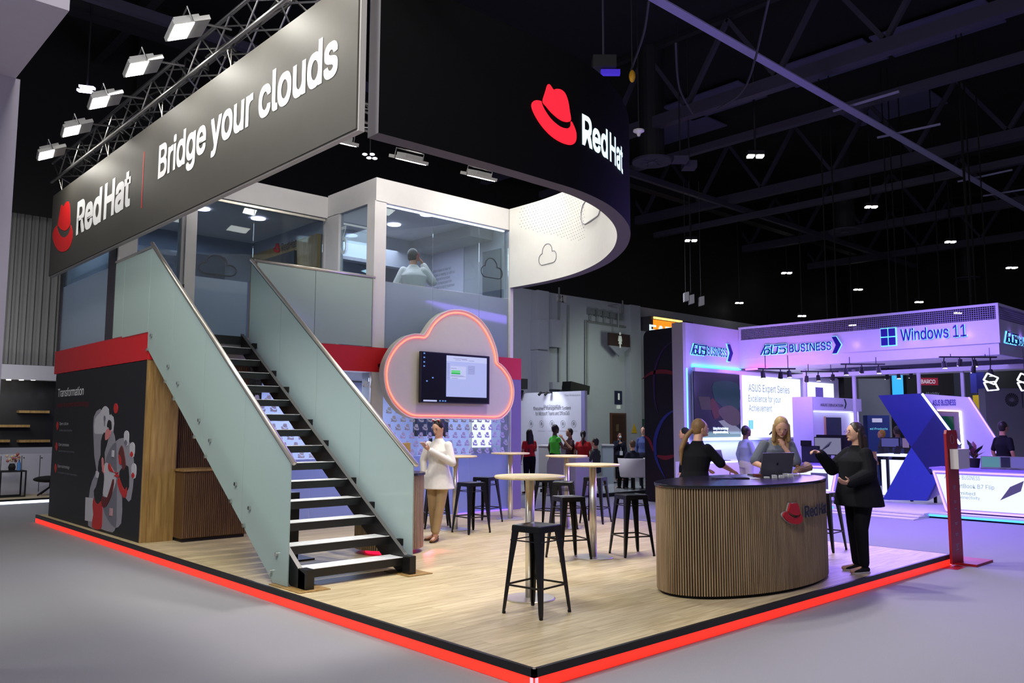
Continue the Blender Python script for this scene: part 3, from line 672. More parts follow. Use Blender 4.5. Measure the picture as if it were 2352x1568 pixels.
# floodlights
def floodlight(loc, tgt, lab, grp=None, s=1.3):
    t = thing('floodlight', lab, 'floodlight', loc, grp)
    d = (Vector(tgt) - Vector(loc)).normalized(); u = d.cross(Vector((0, 0, 1))).normalized(); v = u.cross(d)
    O = Vector(loc); t.empty_display_size = .1
    MB().fbox(O, u, v, d, -.19 * s, .19 * s, -.16 * s, .16 * s, -.05, .0).build('housing', mat('flood_grey', (150, 150, 150), .5), t)
    MB().fbox(O, u, v, d, -.17 * s, .17 * s, -.145 * s, .02 * s, .0, .006).build('lens', LAMP, t)
    MB().fbox(O, u, v, d, -.12 * s, .12 * s, -.12 * s, .1 * s, -.11, -.05).build('ballast_box', MATS['flood_grey'], t)
    MB().tube([O + u * .2 * s, O + u * .2 * s - d * .16, O - u * .2 * s - d * .16, O - u * .2 * s], .01, 6).build('yoke', ALU, t)
    return t
ORD = ['nearest', 'second', 'third', 'fourth', 'farthest']
for k, (px, py) in enumerate(((432, 70), (330, 156), (243, 233), (178, 298), (119, 353))):
    p = onX(px, py, -.62)
    fl = floodlight(tuple(p), (-.08 + .0, p.y - .1, 4.9), '%s white floodlight leaning out over the banner from its truss' % ORD[k])
    MB().cyl(p + Vector((.02, 0, .12)), (-.12, p.y, p.z + .18), .015, n=6).build('arm', ALU, fl)
for k, (px, py) in enumerate(((775, 327), (938, 370), (1099, 408))):
    p = onY(px, py, 6.45)
    floodlight(tuple(p), (p.x + .05, p.y + .9, 3.4), ('white floodlight under the cross truss beside the banner end', 'white floodlight on the cross truss above the cabin corner', 'rightmost white floodlight on the cross truss, above the cabin cornice')[k])
# ================================================================ ring sign
OUT = [(.15, 2.22), (.8, 2.2), (1.6, 2.19), (2.3, 2.2), (3.0, 2.24), (3.74, 2.44), (4.55, 2.85), (5.25, 3.38), (5.9, 4.05), (6.5, 4.9), (6.92, 5.85), (7.1, 6.8), (7.12, 7.78)]
OUTS = smoothp(OUT, 8, False)
INS = []
for i, p in enumerate(OUTS):
    a = OUTS[max(i - 1, 0)]; b = OUTS[min(i + 1, len(OUTS) - 1)]; t = Vector((b[0] - a[0], b[1] - a[1], 0)).normalized()
    INS.append((p[0] - t.y * .19, p[1] + t.x * .19))
RZ0, RZ1 = 4.46, 6.05
rg = thing('curved_ring_sign', 'big black curved sign with glowing red hat emblem, white clouds inside', 'sign', (4, 4, RZ0))
def strip(A, B, za, zb, flip=False):
    n = len(A); V = [(p[0], p[1], za) for p in A] + [(p[0], p[1], zb) for p in B]
    F = [(i, i + 1, n + i + 1, n + i) for i in range(n - 1)]
    if flip: F = [tuple(reversed(f)) for f in F]
    return MB().add(V, F)
strip(OUTS, OUTS, RZ0, RZ1).build('black_face', mat('black_fabric', (8, 8, 10), .85, spec=.1), rg, smooth=True)
strip(INS, INS, RZ0, RZ1, True).build('white_inner_face', mat('white_fabric', (226, 226, 222), .6), rg, smooth=True)
SOF = mat('grey_soffit', (82, 78, 86), .6)
strip(OUTS, INS, RZ0, RZ0, True).build('soffit', SOF, rg); strip(OUTS, INS, RZ1, RZ1).build('top_cap', SOF, rg)
MB().add([(.15, 2.22, RZ0), (INS[0][0], INS[0][1], RZ0), (INS[0][0], INS[0][1], RZ1), (.15, 2.22, RZ1)], [(0, 3, 2, 1)]).build('end_panel', mat('end_grey', (120, 118, 122), .6), rg)
ARC = [0.0]
for i in range(1, len(OUTS)): ARC.append(ARC[-1] + math.dist(OUTS[i], OUTS[i - 1]))
def ringmap(u, v, d, C=OUTS, s=1):
    i = 0
    while i < len(ARC) - 2 and ARC[i + 1] < u: i += 1
    t = (u - ARC[i]) / (ARC[i + 1] - ARC[i]); a, b = Vector(C[i]), Vector(C[i + 1]); p = a.lerp(b, t); q = (b - a).normalized()
    return Vector((p.x + q.y * d * s, p.y - q.x * d * s, v))
def ringu(px, z=5.1):
    best = None
    for k in range(0, int(ARC[-1] * 100)):
        u = k / 100; q = proj(ringmap(u, z, 0))[0]
        if best is None or abs(q - px) < best[0]: best = (abs(q - px), u)
        if q > px + 3: break
    return best[1]
def ringz(u, py):
    lo, hi = RZ0, RZ1
    for _ in range(30):
        m_ = (lo + hi) / 2
        if proj(ringmap(u, m_, 0))[1] > py: lo = m_
        else: hi = m_
    return (lo + hi) / 2
GR = mat('glowing_emblem_red', (255, 40, 56), .5, emit=(255, 34, 52), es=.9); GW = mat('glowing_white', (230, 245, 255), .5, emit=(222, 246, 255), es=1.0)
u0, u1 = ringu(1219), ringu(1322); um = (u0 + u1) / 2
zt, zb = ringz(ringu(1256), 193), ringz(ringu(1309), 336)
hat('hat_emblem', ringmap, um, (zt + zb) / 2, u1 - u0, (zt - zb), GR, rg, .012, .002)
u2, u3 = ringu(1336), ringu(1428)
zA, zB = ringz(u2, 331), ringz(u2, 264)
text('brand_lettering', 'Red Hat', lambda u, v, d: ringmap(u2 + u, zA + v, d), u3 - u2, zB - zA, GW, rg, .012, bold=.035, split=True)
def inmap(u, v, d): return ringmap(u, v, -d + 0, INS, 1)
for uu, zz_, ww in ((9.25, 4.78, .55), (7.55, 5.25, 1.0)):
    MB().tube([inmap(uu + (.5 - x) * ww, zz_ + v * ww, .004) for x, v in cloudpts(7)], .008 if ww < .8 else .012, 5, closed=True).build('cloud_outline', GPRINT, rg)
dots = MB()
for i in range(26):
    for j in range(17):
        uu = 7.9 + i * .085 + (j % 2) * .042; z = 5.98 - j * .06
        if j > 4 + (26 - i) * .45 + 2: continue
        p = inmap(min(uu, ARC[-1] - .02), z, .003); q = inmap(min(uu + .018, ARC[-1] - .01), z, .003)
        dots.add([p, q, q + Vector((0, 0, .018)), p + Vector((0, 0, .018))], [(0, 1, 2, 3)])
dots.build('dot_pattern', GPRINT, rg, kind='stuff')

# ================================================================ cloud sign with television
CY_ = 7.5
cs = thing('cloud_sign', 'grey cloud-shaped board edged with a red neon line, holding a television', 'sign', (4.9, CY_, 2.0))
def cpx(pts): return [(lambda p: (p.x, p.z))(onY(x, y, CY_)) for x, y in pts]
c1 = lambda a, b: (860 + a / 4.9, 680 + b / 4.9)
CO = [c1(a, b) for a, b in [(105, 880), (120, 760), (165, 650), (240, 540), (340, 460), (430, 430), (500, 428), (545, 436), (575, 400), (640, 300), (720, 220), (810, 172), (900, 155), (1000, 163), (1090, 195), (1180, 255), (1260, 350), (1320, 460), (1365, 580), (1385, 680), (1392, 745), (1430, 775), (1480, 830), (1530, 910), (1560, 1000), (1568, 1090), (1555, 1190), (1520, 1280), (1460, 1350), (1390, 1385), (1200, 1384), (900, 1378), (600, 1374), (440, 1370), (350, 1340), (260, 1270), (180, 1170), (125, 1040)]]
CI = [c1(a, b) for a, b in [(133, 880), (150, 765), (195, 660), (265, 565), (360, 490), (440, 465), (510, 463), (560, 468), (598, 435), (660, 330), (740, 250), (820, 205), (900, 188), (990, 194), (1075, 228), (1160, 288), (1235, 380), (1295, 490), (1338, 600), (1358, 690), (1368, 755), (1410, 792), (1460, 850), (1508, 925), (1535, 1010), (1543, 1090), (1530, 1180), (1495, 1265), (1440, 1325), (1370, 1357), (1200, 1355), (900, 1348), (600, 1345), (450, 1340), (370, 1310), (280, 1240), (205, 1145), (150, 1020)]]
co = smoothp(cpx(CO), 4); ci = smoothp(cpx(CI), 4)
FC = lambda u, v, d: Vector((u, CY_ - d, v))
MB().poly(co, FC, -.14, 0).build('board', mat('cloud_grey', (204, 200, 190), .5), cs)
MB().tube([(u, CY_ - .006, v) for u, v in co], .012, 6, closed=True).build('edge_trim', WHITE, cs)
NEON = mat('red_neon', (255, 120, 100), .4, emit=(255, 96, 76), es=3.4)
MB().tube([(u, CY_ - .012, v) for u, v in ci], .012, 8, closed=True).build('neon_line', NEON, cs, smooth=True)
for x in (3.9, 5.6): BX('mounting_arm', STM, cs, x, x + .05, CY_ + .14, FY, 2.75, 2.8)
ty = CY_ - .09; a = onY(967, 806, ty); b = onY(1124, 928, ty)
tv = thing('television', 'large flat television with a spreadsheet window, mounted on the cloud-shaped board', 'television', ((a.x + b.x) / 2, ty, b.z))
tz1, tz0 = onY(1045, 812, ty).z, onY(1045, 926, ty).z
BX('housing', BLACK, tv, a.x, b.x, ty, ty + .05, tz0, tz1)
BX('wall_bracket', STM, tv, a.x + .4, b.x - .4, ty + .05, CY_, tz0 + .25, tz1 - .25)
W_, H_ = b.x - a.x, tz1 - tz0
FT = front(a.x, ty, tz0)
def scr(nm, u0, u1, v0, v1, m, d=.002): MB().poly([(u0 * W_, v0 * H_), (u1 * W_, v0 * H_), (u1 * W_, v1 * H_), (u0 * W_, v1 * H_)], FT, .0, d).build(nm, m, tv)
scr('screen', .012, .988, .02, .985, emis('screen_black', (4, 5, 10), 1), .001)
scr('document_window', .355, .955, .13, .955, emis('screen_lilac', (176, 184, 240), .95), .002)
scr('toolbar', .355, .955, .84, .955, emis('screen_pale', (196, 202, 245), .95), .003)
scr('dialog_box', .415, .64, .49, .75, emis('screen_dialog', (196, 202, 245), .95), .003)
scr('green_bar', .425, .555, .60, .665, emis('screen_green', (110, 220, 140), .9), .004)
scr('green_bar', .425, .555, .585, .61, emis('screen_green_dark', (40, 175, 80), .9), .005)
scr('taskbar_search', .04, .225, .025, .055, MATS['screen_pale'], .003)
SL = mat('screen_line', (120, 125, 160), .3)
for (u0_, u1_, v_) in [(.42, .6, .555), (.42, .63, .54), (.42, .5, .70), (.43, .52, .50), (.48, .56, .87), (.58, .66, .88), (.68, .76, .87), (.45, .65, .90)] + [(.67, .77, .76 - i * .022) for i in range(8)] + [(.365, .4, .78 - i * .03) for i in range(11)]:
    scr('screen_text_line', u0_, u1_, v_, v_ + .006, SL, .006)
IC = emis('screen_icon', (120, 170, 255), .8)
for (uu, vv) in [(.035, .95), (.035, .87), (.035, .78), (.035, .70), (.075, .41), (.155, .48), (.26, .03), (.30, .03), (.335, .03)]: scr('desktop_icon', uu, uu + .02, vv, vv + .025, IC, .004)
# ================================================================ bar tables and stools
TOPZT = 1.145
def make_table(R_=.34):
    t = thing('bar_table', 'round birch-topped bar table on a steel column and disc foot', 'table')
    MB().lathe([(R_ - .012, 0), (R_, .008), (R_, .018), (R_ - .006, .026)], (0, 0, TOPZT - .026), 48).build('tabletop', TOPM, t, smooth=False)
    MB().lathe([(.12, 0), (.12, .006)], (0, 0, TOPZT - .033), 20).build('mounting_plate', STEEL, t)
    MB().lathe([(.043, .012), (.043, TOPZT - .033)], (0, 0, 0), 28).build('pole', STEEL, t, smooth=True)
    MB().lathe([(.24, 0), (.24, .006), (.23, .012), (.05, .014)], (0, 0, 0.001), 48).build('base_disc', STEEL, t, smooth=False)
    return t
STK = mat('stool_black', (17, 17, 19), 0.28, 0.3, spec=.6)
def make_stool(hh=.755):
    t = thing('bar_stool', 'black pressed-metal bar stool', 'stool')
    a = .155; b = MB(); hs = hh
    P = smoothp([(-a, -a + .03), (-a + .03, -a), (a - .03, -a), (a, -a + .03), (a, a - .03), (a - .03, a), (-a + .03, a), (-a, a - .03)], 3)
    n = len(P); V = []; 
    for (sc, z) in ((1.02, hs - .05), (1.0, hs - .006), (.96, hs), (.7, hs - .006)): V += [(x * sc, y * sc, z) for x, y in P]
    F = [(r * n + i, r * n + (i + 1) % n, (r + 1) * n + (i + 1) % n, (r + 1) * n + i) for r in range(3) for i in range(n)] + [tuple(range(3 * n, 4 * n))]
    b.add(V, F); b.build('seat', STK, t)
    MB().box(-a * .98, a * .98, -a * .98, a * .98, hs - .058, hs - .02).build('seat_frame', STK, t)
    for sx in (-1, 1):
        for sy in (-1, 1):
            b = MB(); top = .155; bot = .215
            def ring(z, w, r): cx, cy = sx * r, sy * r; return [(cx, cy, z), (cx - sx * w, cy, z), (cx - sx * w, cy - sy * .008, z), (cx - sx * .01, cy - sy * .01, z), (cx - sx * .008, cy - sy * w, z), (cx, cy - sy * w, z)]
            V = []; zs = ((hs - .03, .075, .153), (hs - .3, .05, .176), (.05, .03, .211), (.0, .022, bot))
            for z, w_, r in zs: V += ring(z, w_, r)
            F = [(k * 6 + i, k * 6 + (i + 1) % 6, (k + 1) * 6 + (i + 1) % 6, (k + 1) * 6 + i) for k in range(3) for i in range(6)] + [tuple(range(6)), tuple(range(18, 24))]
            b.add(V, F); lg_ = b.build('leg', STK, t, merge=True)
            MB().lathe([(.014, 0), (.016, .02)], (sx * (bot - .012), sy * (bot - .012), 0), 8).build('foot_cap', MATTE, lg_)
    for z, r in ((.245, .192), (hs - .13, .162)):
        for k in range(4):
            c, s_ = math.cos(k * PI2), math.sin(k * PI2); p = [(r, -r), (r, r)]
            q = [(x * c - y * s_, x * s_ + y * c) for x, y in p]
            MB().bar((q[0][0], q[0][1], z), (q[1][0], q[1][1], z), .008, .016 if z < .4 else .01).build('foot_rail' if z < .4 else 'brace', STK, t)
    return t
PI2 = math.pi / 2
tb0 = make_table(); sb0 = make_stool()
TABS = [((1217, 1374), 'round birch-topped bar table nearest the front, a stool standing before it'), ((1363, 1280), 'round birch-topped bar table between the cloud board and the oval counter'),
        ((1302, 1212), 'round birch-topped bar table farther back, right behind two stools'), ((1172, 1192), 'round birch-topped bar table in front of the violet-lit white column'), ((1045, 1216), 'round birch-topped bar table half hidden behind the woman in white')]
tabs = []
for i, ((x, y), lab) in enumerate(TABS):
    p = onZ(x, y, SH); t = tb0 if i == 0 else dup(tb0)
    t.location = (p.x, p.y, SH); tag(t, lab, 'table', 'round bar tables'); tabs.append(p)
# stools: opposite feet seen in the photo give centre and turn
ST = [(((1155, 1408), (1310, 1405)), 'black metal bar stool nearest the camera, in front of the first round table'),
      (((1276, 1297), (1333, 1270)), 'black metal bar stool just behind the nearest round table, on its right'),
      (((1400, 1270), (1503, 1277)), 'black metal bar stool standing alone left of the oval slatted counter'),
      (((1329, 1201), (1407, 1198)), 'black metal bar stool right behind the middle round table, edged in violet light'),
      (((1037, 1222), (1127, 1223)), 'black metal bar stool right of the woman in white, before the glass wall'),
      (((1076, 1200), (1154, 1198)), 'black metal bar stool close to the printed glass wall, behind another stool'),
      (((983, 1214), (1022, 1208)), 'black metal bar stool hidden behind the woman in white'),
      (((1258, 1222), (1330, 1215)), 'black metal bar stool with its back rows seen between two round tables'),
      (((1228, 1206), (1290, 1204)), 'black metal bar stool behind the pole of the nearest round table'),
      (((1860, 1262), (1928, 1262)), 'black metal bar stool standing behind the right end of the oval counter')]
for i, ((a, b), lab) in enumerate(ST):
    A, B_ = onZ(a[0], a[1], SH), onZ(b[0], b[1], SH); c = (A + B_) / 2
    s_ = sb0 if i == 0 else dup(sb0)
    s_.location = (c.x, c.y, SH); s_.rotation_euler = (0, 0, math.atan2(B_.y - A.y, B_.x - A.x) + R(45)); tag(s_, lab, 'stool', 'black metal bar stools')
# ================================================================ oval counter
CC, CA, CB, CZ1 = Vector((3.9, .78, 0)), 1.29, .64, 1.195
ct = thing('oval_counter', 'oval reception counter clad in slatted oak with black top and red hat emblem', 'counter', (CC.x, CC.y, SH))
def ell_pt(t, d=0, z=0): 
    n = Vector((math.cos(t) / CA, math.sin(t) / CB, 0)).normalized()
    return Vector((CC.x + CA * math.cos(t), CC.y + CB * math.sin(t), z)) + n * d
NN = 96
def ering(d, z): return [tuple(ell_pt(2 * math.pi * i / NN, d, z)) for i in range(NN)]
def estack(levels, nm, m, smooth=False):
    V = []; 
    for d, z in levels: V += ering(d, z)
    k = len(levels); F = [(r * NN + i, r * NN + (i + 1) % NN, (r + 1) * NN + (i + 1) % NN, (r + 1) * NN + i) for r in range(k - 1) for i in range(NN)]
    F += [tuple(range(NN - 1, -1, -1)), tuple(range((k - 1) * NN, k * NN))]
    return MB().add(V, F).build(nm, m, ct, smooth)
estack([(-.03, SH), (-.03, SH + .03)], 'plinth', MATTE); estack([(-.012, SH + .03), (-.012, CZ1 - .03)], 'body', BACKS)
estack([(.012, CZ1 - .03), (.014, CZ1 - .02), (.014, CZ1 - .004), (.01, CZ1)], 'counter_top', mat('black_laminate', (30, 29, 36), 0.22, spec=.6))
AR = [0.0]; M_ = 720
for i in range(M_): AR.append(AR[-1] + (ell_pt(2 * math.pi * (i + 1) / M_) - ell_pt(2 * math.pi * i / M_)).length)
def t_at(s): 
    s %= AR[-1]; lo, hi = 0, M_
    while hi - lo > 1:
        m_ = (lo + hi) // 2
        if AR[m_] <= s: lo = m_
        else: hi = m_
    return 2 * math.pi * (lo + (s - AR[lo]) / (AR[hi] - AR[lo])) / M_
b = MB(); NS = 250; pitch = AR[-1] / NS
for i in range(NS):
    t0, t1 = t_at(i * pitch), t_at(i * pitch + pitch * .62); tm0, tm1 = t_at(i * pitch + pitch * .16), t_at(i * pitch + pitch * .46)
    V = []
    for z in (SH + .03, CZ1 - .031): V += [ell_pt(t0, -.012, z), ell_pt(t0, -.004, z), ell_pt(tm0, .002, z), ell_pt(tm1, .002, z), ell_pt(t1, -.004, z), ell_pt(t1, -.012, z)]
    b.add(V, [(k, k + 1, k + 7, k + 6) for k in range(5)])
b.build('slat_facing', SLATM, ct, kind='stuff')
def cmap(u, v, d): return ell_pt(t_at(u), d + .002, v)
def cfind(px, z):
    best = (1e9, 0)
    for k in range(0, 700):
        u = AR[-1] * (.55 + .4 * k / 700); p = cmap(u, z, 0); n = (p - Vector((CC.x, CC.y, p.z)))
        q = proj(p)[0]
        nn = Vector(((p.x - CC.x) / CA ** 2, (p.y - CC.y) / CB ** 2, 0))
        if nn.dot(EYE - p) < 0: continue
        if abs(q - px) < best[0]: best = (abs(q - px), u)
    return best[1]
def cz(u, py):
    lo, hi = SH, 1.2
    for _ in range(25):
        m_ = (lo + hi) / 2
        if proj(cmap(u, m_, 0))[1] > py: lo = m_
        else: hi = m_
    return lo
ua, ub = cfind(1795, .8), cfind(1838, .8); uh = (ua + ub) / 2; za, zb_ = cz(uh, 1204), cz(uh, 1155)
BACKL = mat('letter_backing', (176, 172, 168), .5)
hat('emblem_backing', cmap, uh - .008, (za + zb_) / 2 + .002, (ub - ua) * 1.04, (zb_ - za) * 1.04, BACKL, ct, .012, .004)
hat('hat_emblem', cmap, uh, (za + zb_) / 2, ub - ua, zb_ - za, RED, ct, .014, .016)
uc, ud = cfind(1843, .9), cfind(1892, .9); zc, zd = cz(uc, 1188), cz(uc, 1162)
text('letter_backing', 'Red Hat', lambda u, v, d: cmap(uc - .006 + u, zc + v, d), ud - uc, zd - zc, BACKL, ct, .016, .004, bold=.04)
text('brand_lettering', 'Red Hat', lambda u, v, d: cmap(uc + u, zc + v, d + .02), ud - uc, zd - zc, DPRINT, ct, .004, bold=.03)
# ---- things on the counter
def cp(x, y): return onZ(x, y, CZ1)
L0, L1 = cp(1746, 1093), cp(1818, 1091)
lap = thing('laptop', 'open grey laptop standing on the oval counter, its lid towards the camera', 'laptop', tuple((L0 + L1) / 2))
u = (L1 - L0).normalized(); n = Vector((u.y, -u.x, 0)); Wl = (L1 - L0).length
if n.dot(EYE - L0) < 0: n = -n
LAPG = mat('laptop_grey', (104, 104, 108), .4, .3)
MB().fbox(L0 - n * 0, u, -n, (0, 0, 1), 0, Wl, 0, .22, 0, .014).build('base', LAPG, lap)
up = (Vector((0, 0, 1)) + n * .22).normalized(); lh = (1093 - 1043) / FPX * (L0 - EYE).dot(FW) * 1.03
MB().fbox(L0 + Vector((0, 0, .012)), u, up, u.cross(up), 0, Wl, 0, lh, -.004, .004).build('lid', LAPG, lap)
g = FR(L0 + Vector((0, 0, .012)) + u.cross(up) * (.0045 if u.cross(up).dot(n) > 0 else -.0045), u, up)
sgn = 1 if u.cross(up).dot(n) > 0 else -1
MB().poly([(Wl / 2 + x * .016, lh / 2 + y * .017) for x, y in smoothp([(0, -.95), (-.35, -1), (-.85, -.3), (-.8, .4), (-.4, .7), (0, .55), (.4, .7), (.8, .45), (.62, .1), (.85, -.4), (.4, -1)], 3)], g, 0, .001 * sgn).poly([(Wl / 2 + x * .016, lh / 2 + y * .017) for x, y in [(0, .75), (.35, 1.3), (.38, 1.05), (.1, .7)]], g, 0, .001 * sgn).build('lid_emblem', MATTE, lap, kind='stuff')
# paper bag
bp = cp(1840, 1086); dv = (cp(1868, 1084) - cp(1812, 1088)).normalized(); dn = Vector((-dv.y, dv.x, 0))
random.seed(5)
bag = MB(); prof = [(-.15, .015, .03), (-.11, .04, .05), (-.06, .06, .06), (0, .07, .07), (.08, .085, .08), (.15, .1, .085)]
V = []
for (a_, hh, ww) in prof:
    for k in range(10):
        an = 2 * math.pi * k / 10; j = random.uniform(.86, 1.12)
        V.append(bp + dv * a_ + dn * (ww * .9 * math.cos(an) * j) + Vector((0, 0, max(.002, hh * .68 + hh * .62 * math.sin(an) * j))))
F = [(r * 10 + i, r * 10 + (i + 1) % 10, (r + 1) * 10 + (i + 1) % 10, (r + 1) * 10 + i) for r in range(5) for i in range(10)] + [tuple(range(9, -1, -1)), tuple(range(50, 60))]
bg_ = bag.add(V, F).build('paper_bag', mat('kraft_paper', (140, 112, 82), .75, vary=.2, scale=30), None)
tag(bg_, 'crumpled brown paper bag lying beside the laptop on the oval counter', 'bag')
CARD = mat('white_card', (206, 206, 212), .6)
cards = [(1761, 1097, .05, .018, 'left end'), (1779, 1097, .045, .03, 'middle'), (1795, 1096, .05, .025, 'middle right'), (1805, 1093, .055, .03, 'third'), (1815, 1094, .05, .032, 'fourth'), (1829, 1092, .045, .02, 'right end'), (1812, 1088, .06, .02, 'back')]
CL = ['low stack of white cards nearest the dark phone on the oval counter', 'thick stack of white cards standing free in front of the laptop', 'stack of white cards just right of the free-standing thick one', 'fanned stack of white cards in the middle of the card row', 'tall stack of white cards in front of the paper bag', 'last small stack of white cards at the right of the row', 'flat wide stack of white cards behind the row, beside the paper bag']
for (x, y, w_, h_, _), lab in zip(cards, CL):
    p = cp(x, y); o = MB()
    for k in range(int(h_ / .006)):
        j = random.uniform(-.002, .002); o.fbox(p, (RT.x, RT.y, 0), (-RT.y, RT.x, 0), (0, 0, 1), -w_ / 2 + j, w_ / 2 + j, -.025 + j, .025 + j, .0005 + k * .006, .0005 + k * .006 + .0055)
    c_ = o.build('card_stack', CARD); tag(c_, lab, 'cards', 'card stacks on the counter', kind='stuff')
def slab(nm, lab, cat, x0, x1, y, dep, h, m):
    a_, b_ = cp(x0, y), cp(x1, y); u_ = (b_ - a_).normalized(); v_ = Vector((-u_.y, u_.x, 0)); L = (b_ - a_).length
    return tag(MB().fbox(a_ + Vector((0, 0, .0008)), u_, v_, (0, 0, 1), 0, L, 0, dep, 0, h).build(nm, m), lab, cat)
slab('tablet', 'dark tablet lying flat on the oval counter beside the ponytailed woman', 'tablet', 1645, 1688, 1100, .2, .008, BLACK)
slab('notebook', 'dark closed notebook lying between the tablet and the card stacks', 'notebook', 1690, 1722, 1100, .16, .012, MATTE)
slab('paper_sheet', 'white paper sheet lying on the counter in front of the laptop base', 'paper', 1722, 1745, 1099, .15, .002, CARD)
slab('leather_wallet', 'brown leather wallet lying left of the laptop', 'wallet', 1736, 1750, 1094, .1, .025, mat('brown_leather', (104, 56, 40), .5))
# ================================================================ pod behind the stair
pc = Vector((2.26, 5.0, 0))
pod = thing('slatted_pod', 'small round slatted oak counter behind the stair, red light glowing under it', 'counter', (pc.x, pc.y, SH))
MB().lathe([(.30, .0), (.30, .05)], (pc.x, pc.y, SH), 32).build('plinth', mat('red_plinth', (200, 20, 40), .4, emit=(255, 20, 60), es=2.0), pod)
MB().lathe([(.43, .06), (.43, .98)], (pc.x, pc.y, SH), 48).build('body', BACKS, pod)
b = MB()
for i in range(90):
    t = 2 * math.pi * i / 90; b.fbox((pc.x + .43 * math.cos(t), pc.y + .43 * math.sin(t), SH), (-math.sin(t), math.cos(t), 0), (0, 0, 1), (math.cos(t), math.sin(t), 0), -.009, .009, .06, .98, 0, .013)
b.build('slat_facing', SLATM, pod, kind='stuff')
MB().lathe([(.46, .98), (.46, 1.01)], (pc.x, pc.y, SH), 48).build('counter_top', MATS['black_laminate'], pod)
light('AREA', 'pod_glow', (2.62, 4.62, SH + .06), 1.2, (1, .05, .12), (2.7, 4.5, SH), .35, .1)
for k, (px_, lab) in enumerate(((928, 'left stack of gold paper cups on the small round counter'), (937, 'right stack of gold paper cups on the small round counter'))):
    p = onY(px_, 1010, 5.0 + .12 * k); b = MB()
    for j in range(7): b.lathe([(.032, 0), (.04, .09)], (p.x, p.y, SH + 1.012 + j * .047), 14)
    tag(b.build('cup_stack', mat('gold_paper', (176, 146, 84), .5)), lab, 'cups', 'cup stacks on the small round counter', kind='stuff')
# ================================================================ sanitizer stand
ds = thing('sanitizer_stand', 'tall red stand with a white hand-sanitizer dispenser at the platform corner', 'dispenser', (7.75, -.02, 0))
DR = mat('stand_red', (150, 22, 36), .45)
p = onZ(2203, 1288, .02); A_ = onZ(2187, 1293, 0)
BX('foot', DR, ds, 7.52, 8.12, -.27, .12, 0, .03)
zt_ = onY(2203, 987, -.05).z
b = MB(); xa, xb = onY(2189, 1288, -.05).x, onY(2212, 1288, -.05).x; wq = (xb - xa) / 2 + .02; xm = (xa + xb) / 2
pts = [(xm - wq, .03), (xm + wq, .03), (xm + wq, zt_ - .05), (xm + wq - .03, zt_), (xm - wq + .03, zt_), (xm - wq, zt_ - .05)]
b.poly(pts, front(0, -.05, 0), -.03, 0).build('post', DR, ds)
d0_, d1_ = onY(2191, 1077, -.1), onY(2214, 1030, -.1)
MB().poly(smoothp([(d0_.x, d0_.z), (d1_.x, d0_.z), (d1_.x, d1_.z), (d0_.x, d1_.z)], 1), front(0, -.06, 0), 0, .1).build('dispenser', mat('dispenser_white', (206, 204, 200), .35), ds)
BX('drip_guard', DR, ds, d1_.x, d1_.x + .015, -.16, -.05, d0_.z + .05, d1_.z)
for y, n_ in ((1116, 3), (1150, 2), (1168, 1), (1200, 2), (1225, 2), (1250, 3), (1262, 1)):
    zz2 = onY(2200, y, -.05).z
    for j in range(n_): MB().box(xm - .045 + .01 * j, xm + .05 - .015 * j, -.0515, -.0505, zz2 - j * .02, zz2 - j * .02 + .01).build('stand_print_line', GPRINT, ds)
MB().tube([(xm + .06 * math.cos(a * .5), -.052, zt_ - .12 + .06 * math.sin(a * .5)) for a in range(13)], .003, 5, closed=True).build('stand_emblem', GPRINT, ds)
pz = onZ(2190, 1303, .0); dc = MB().box(pz.x - .16, pz.x + .2, pz.y - .1, pz.y + .1, .0005, .002).build('floor_sticker', DR); tag(dc, 'small red sticker on the carpet before the red stand', 'sticker')
# ================================================================ people
def remesh(mb, name, m, parent, voxel=.008, smooth=3):
    me = bpy.data.meshes.new(name + '_src'); me.from_pydata(mb.v, [], mb.f); me.update()
    bm = bmesh.new(); bm.from_mesh(me); bmesh.ops.recalc_face_normals(bm, faces=bm.faces); bm.to_mesh(me); bm.free()
    o = bpy.data.objects.new('tmp', me); COL.objects.link(o)
    md = o.modifiers.new('r', 'REMESH'); md.mode = 'VOXEL'; md.voxel_size = voxel; md.use_smooth_shade = True
    if smooth: sm = o.modifiers.new('s', 'SMOOTH'); sm.factor = .5; sm.iterations = smooth
    dg = bpy.context.evaluated_depsgraph_get(); dg.update()
    r = bpy.data.meshes.new_from_object(o.evaluated_get(dg)); bpy.data.objects.remove(o); bpy.data.meshes.remove(me)
    r.materials.clear(); o0 = origin(parent)
    r.transform(Matrix.Translation(-o0)); r.name = name
    return link(name, r, m, parent, True)
def cap(mb, p0, p1, r0, r1, n=12):
    p0, p1 = Vector(p0), Vector(p1); d = p1 - p0; L = d.length
    if L < 1e-5: mb.ell(p0, r0); return
    d.normalize(); a = d.cross(Vector((0, 0, 1)))
    if a.length < .05: a = d.cross(Vector((1, 0, 0)))
    a.normalize(); b = d.cross(a); rings = []
    for k in range(1, 4): t = R(90 - 30 * k + 30) if 0 else R(30 * k - 0); rings.append((p0 - d * r0 * math.cos(t), r0 * math.sin(t)))
    for k in range(0, 3): t = R(90 - 30 * k); rings.append((p1 + d * r1 * math.cos(t), r1 * math.sin(t)))
    P = []
    for c, r in rings: P += [c + (a * math.cos(2 * math.pi * i / n) + b * math.sin(2 * math.pi * i / n)) * r for i in range(n)]
    F = [(k * n + i, k * n + (i + 1) % n, (k + 1) * n + (i + 1) % n, (k + 1) * n + i) for k in range(len(rings) - 1) for i in range(n)]
    F += [tuple(range(n - 1, -1, -1)), tuple(range((len(rings) - 1) * n, len(rings) * n))]
    mb.add(P, F)
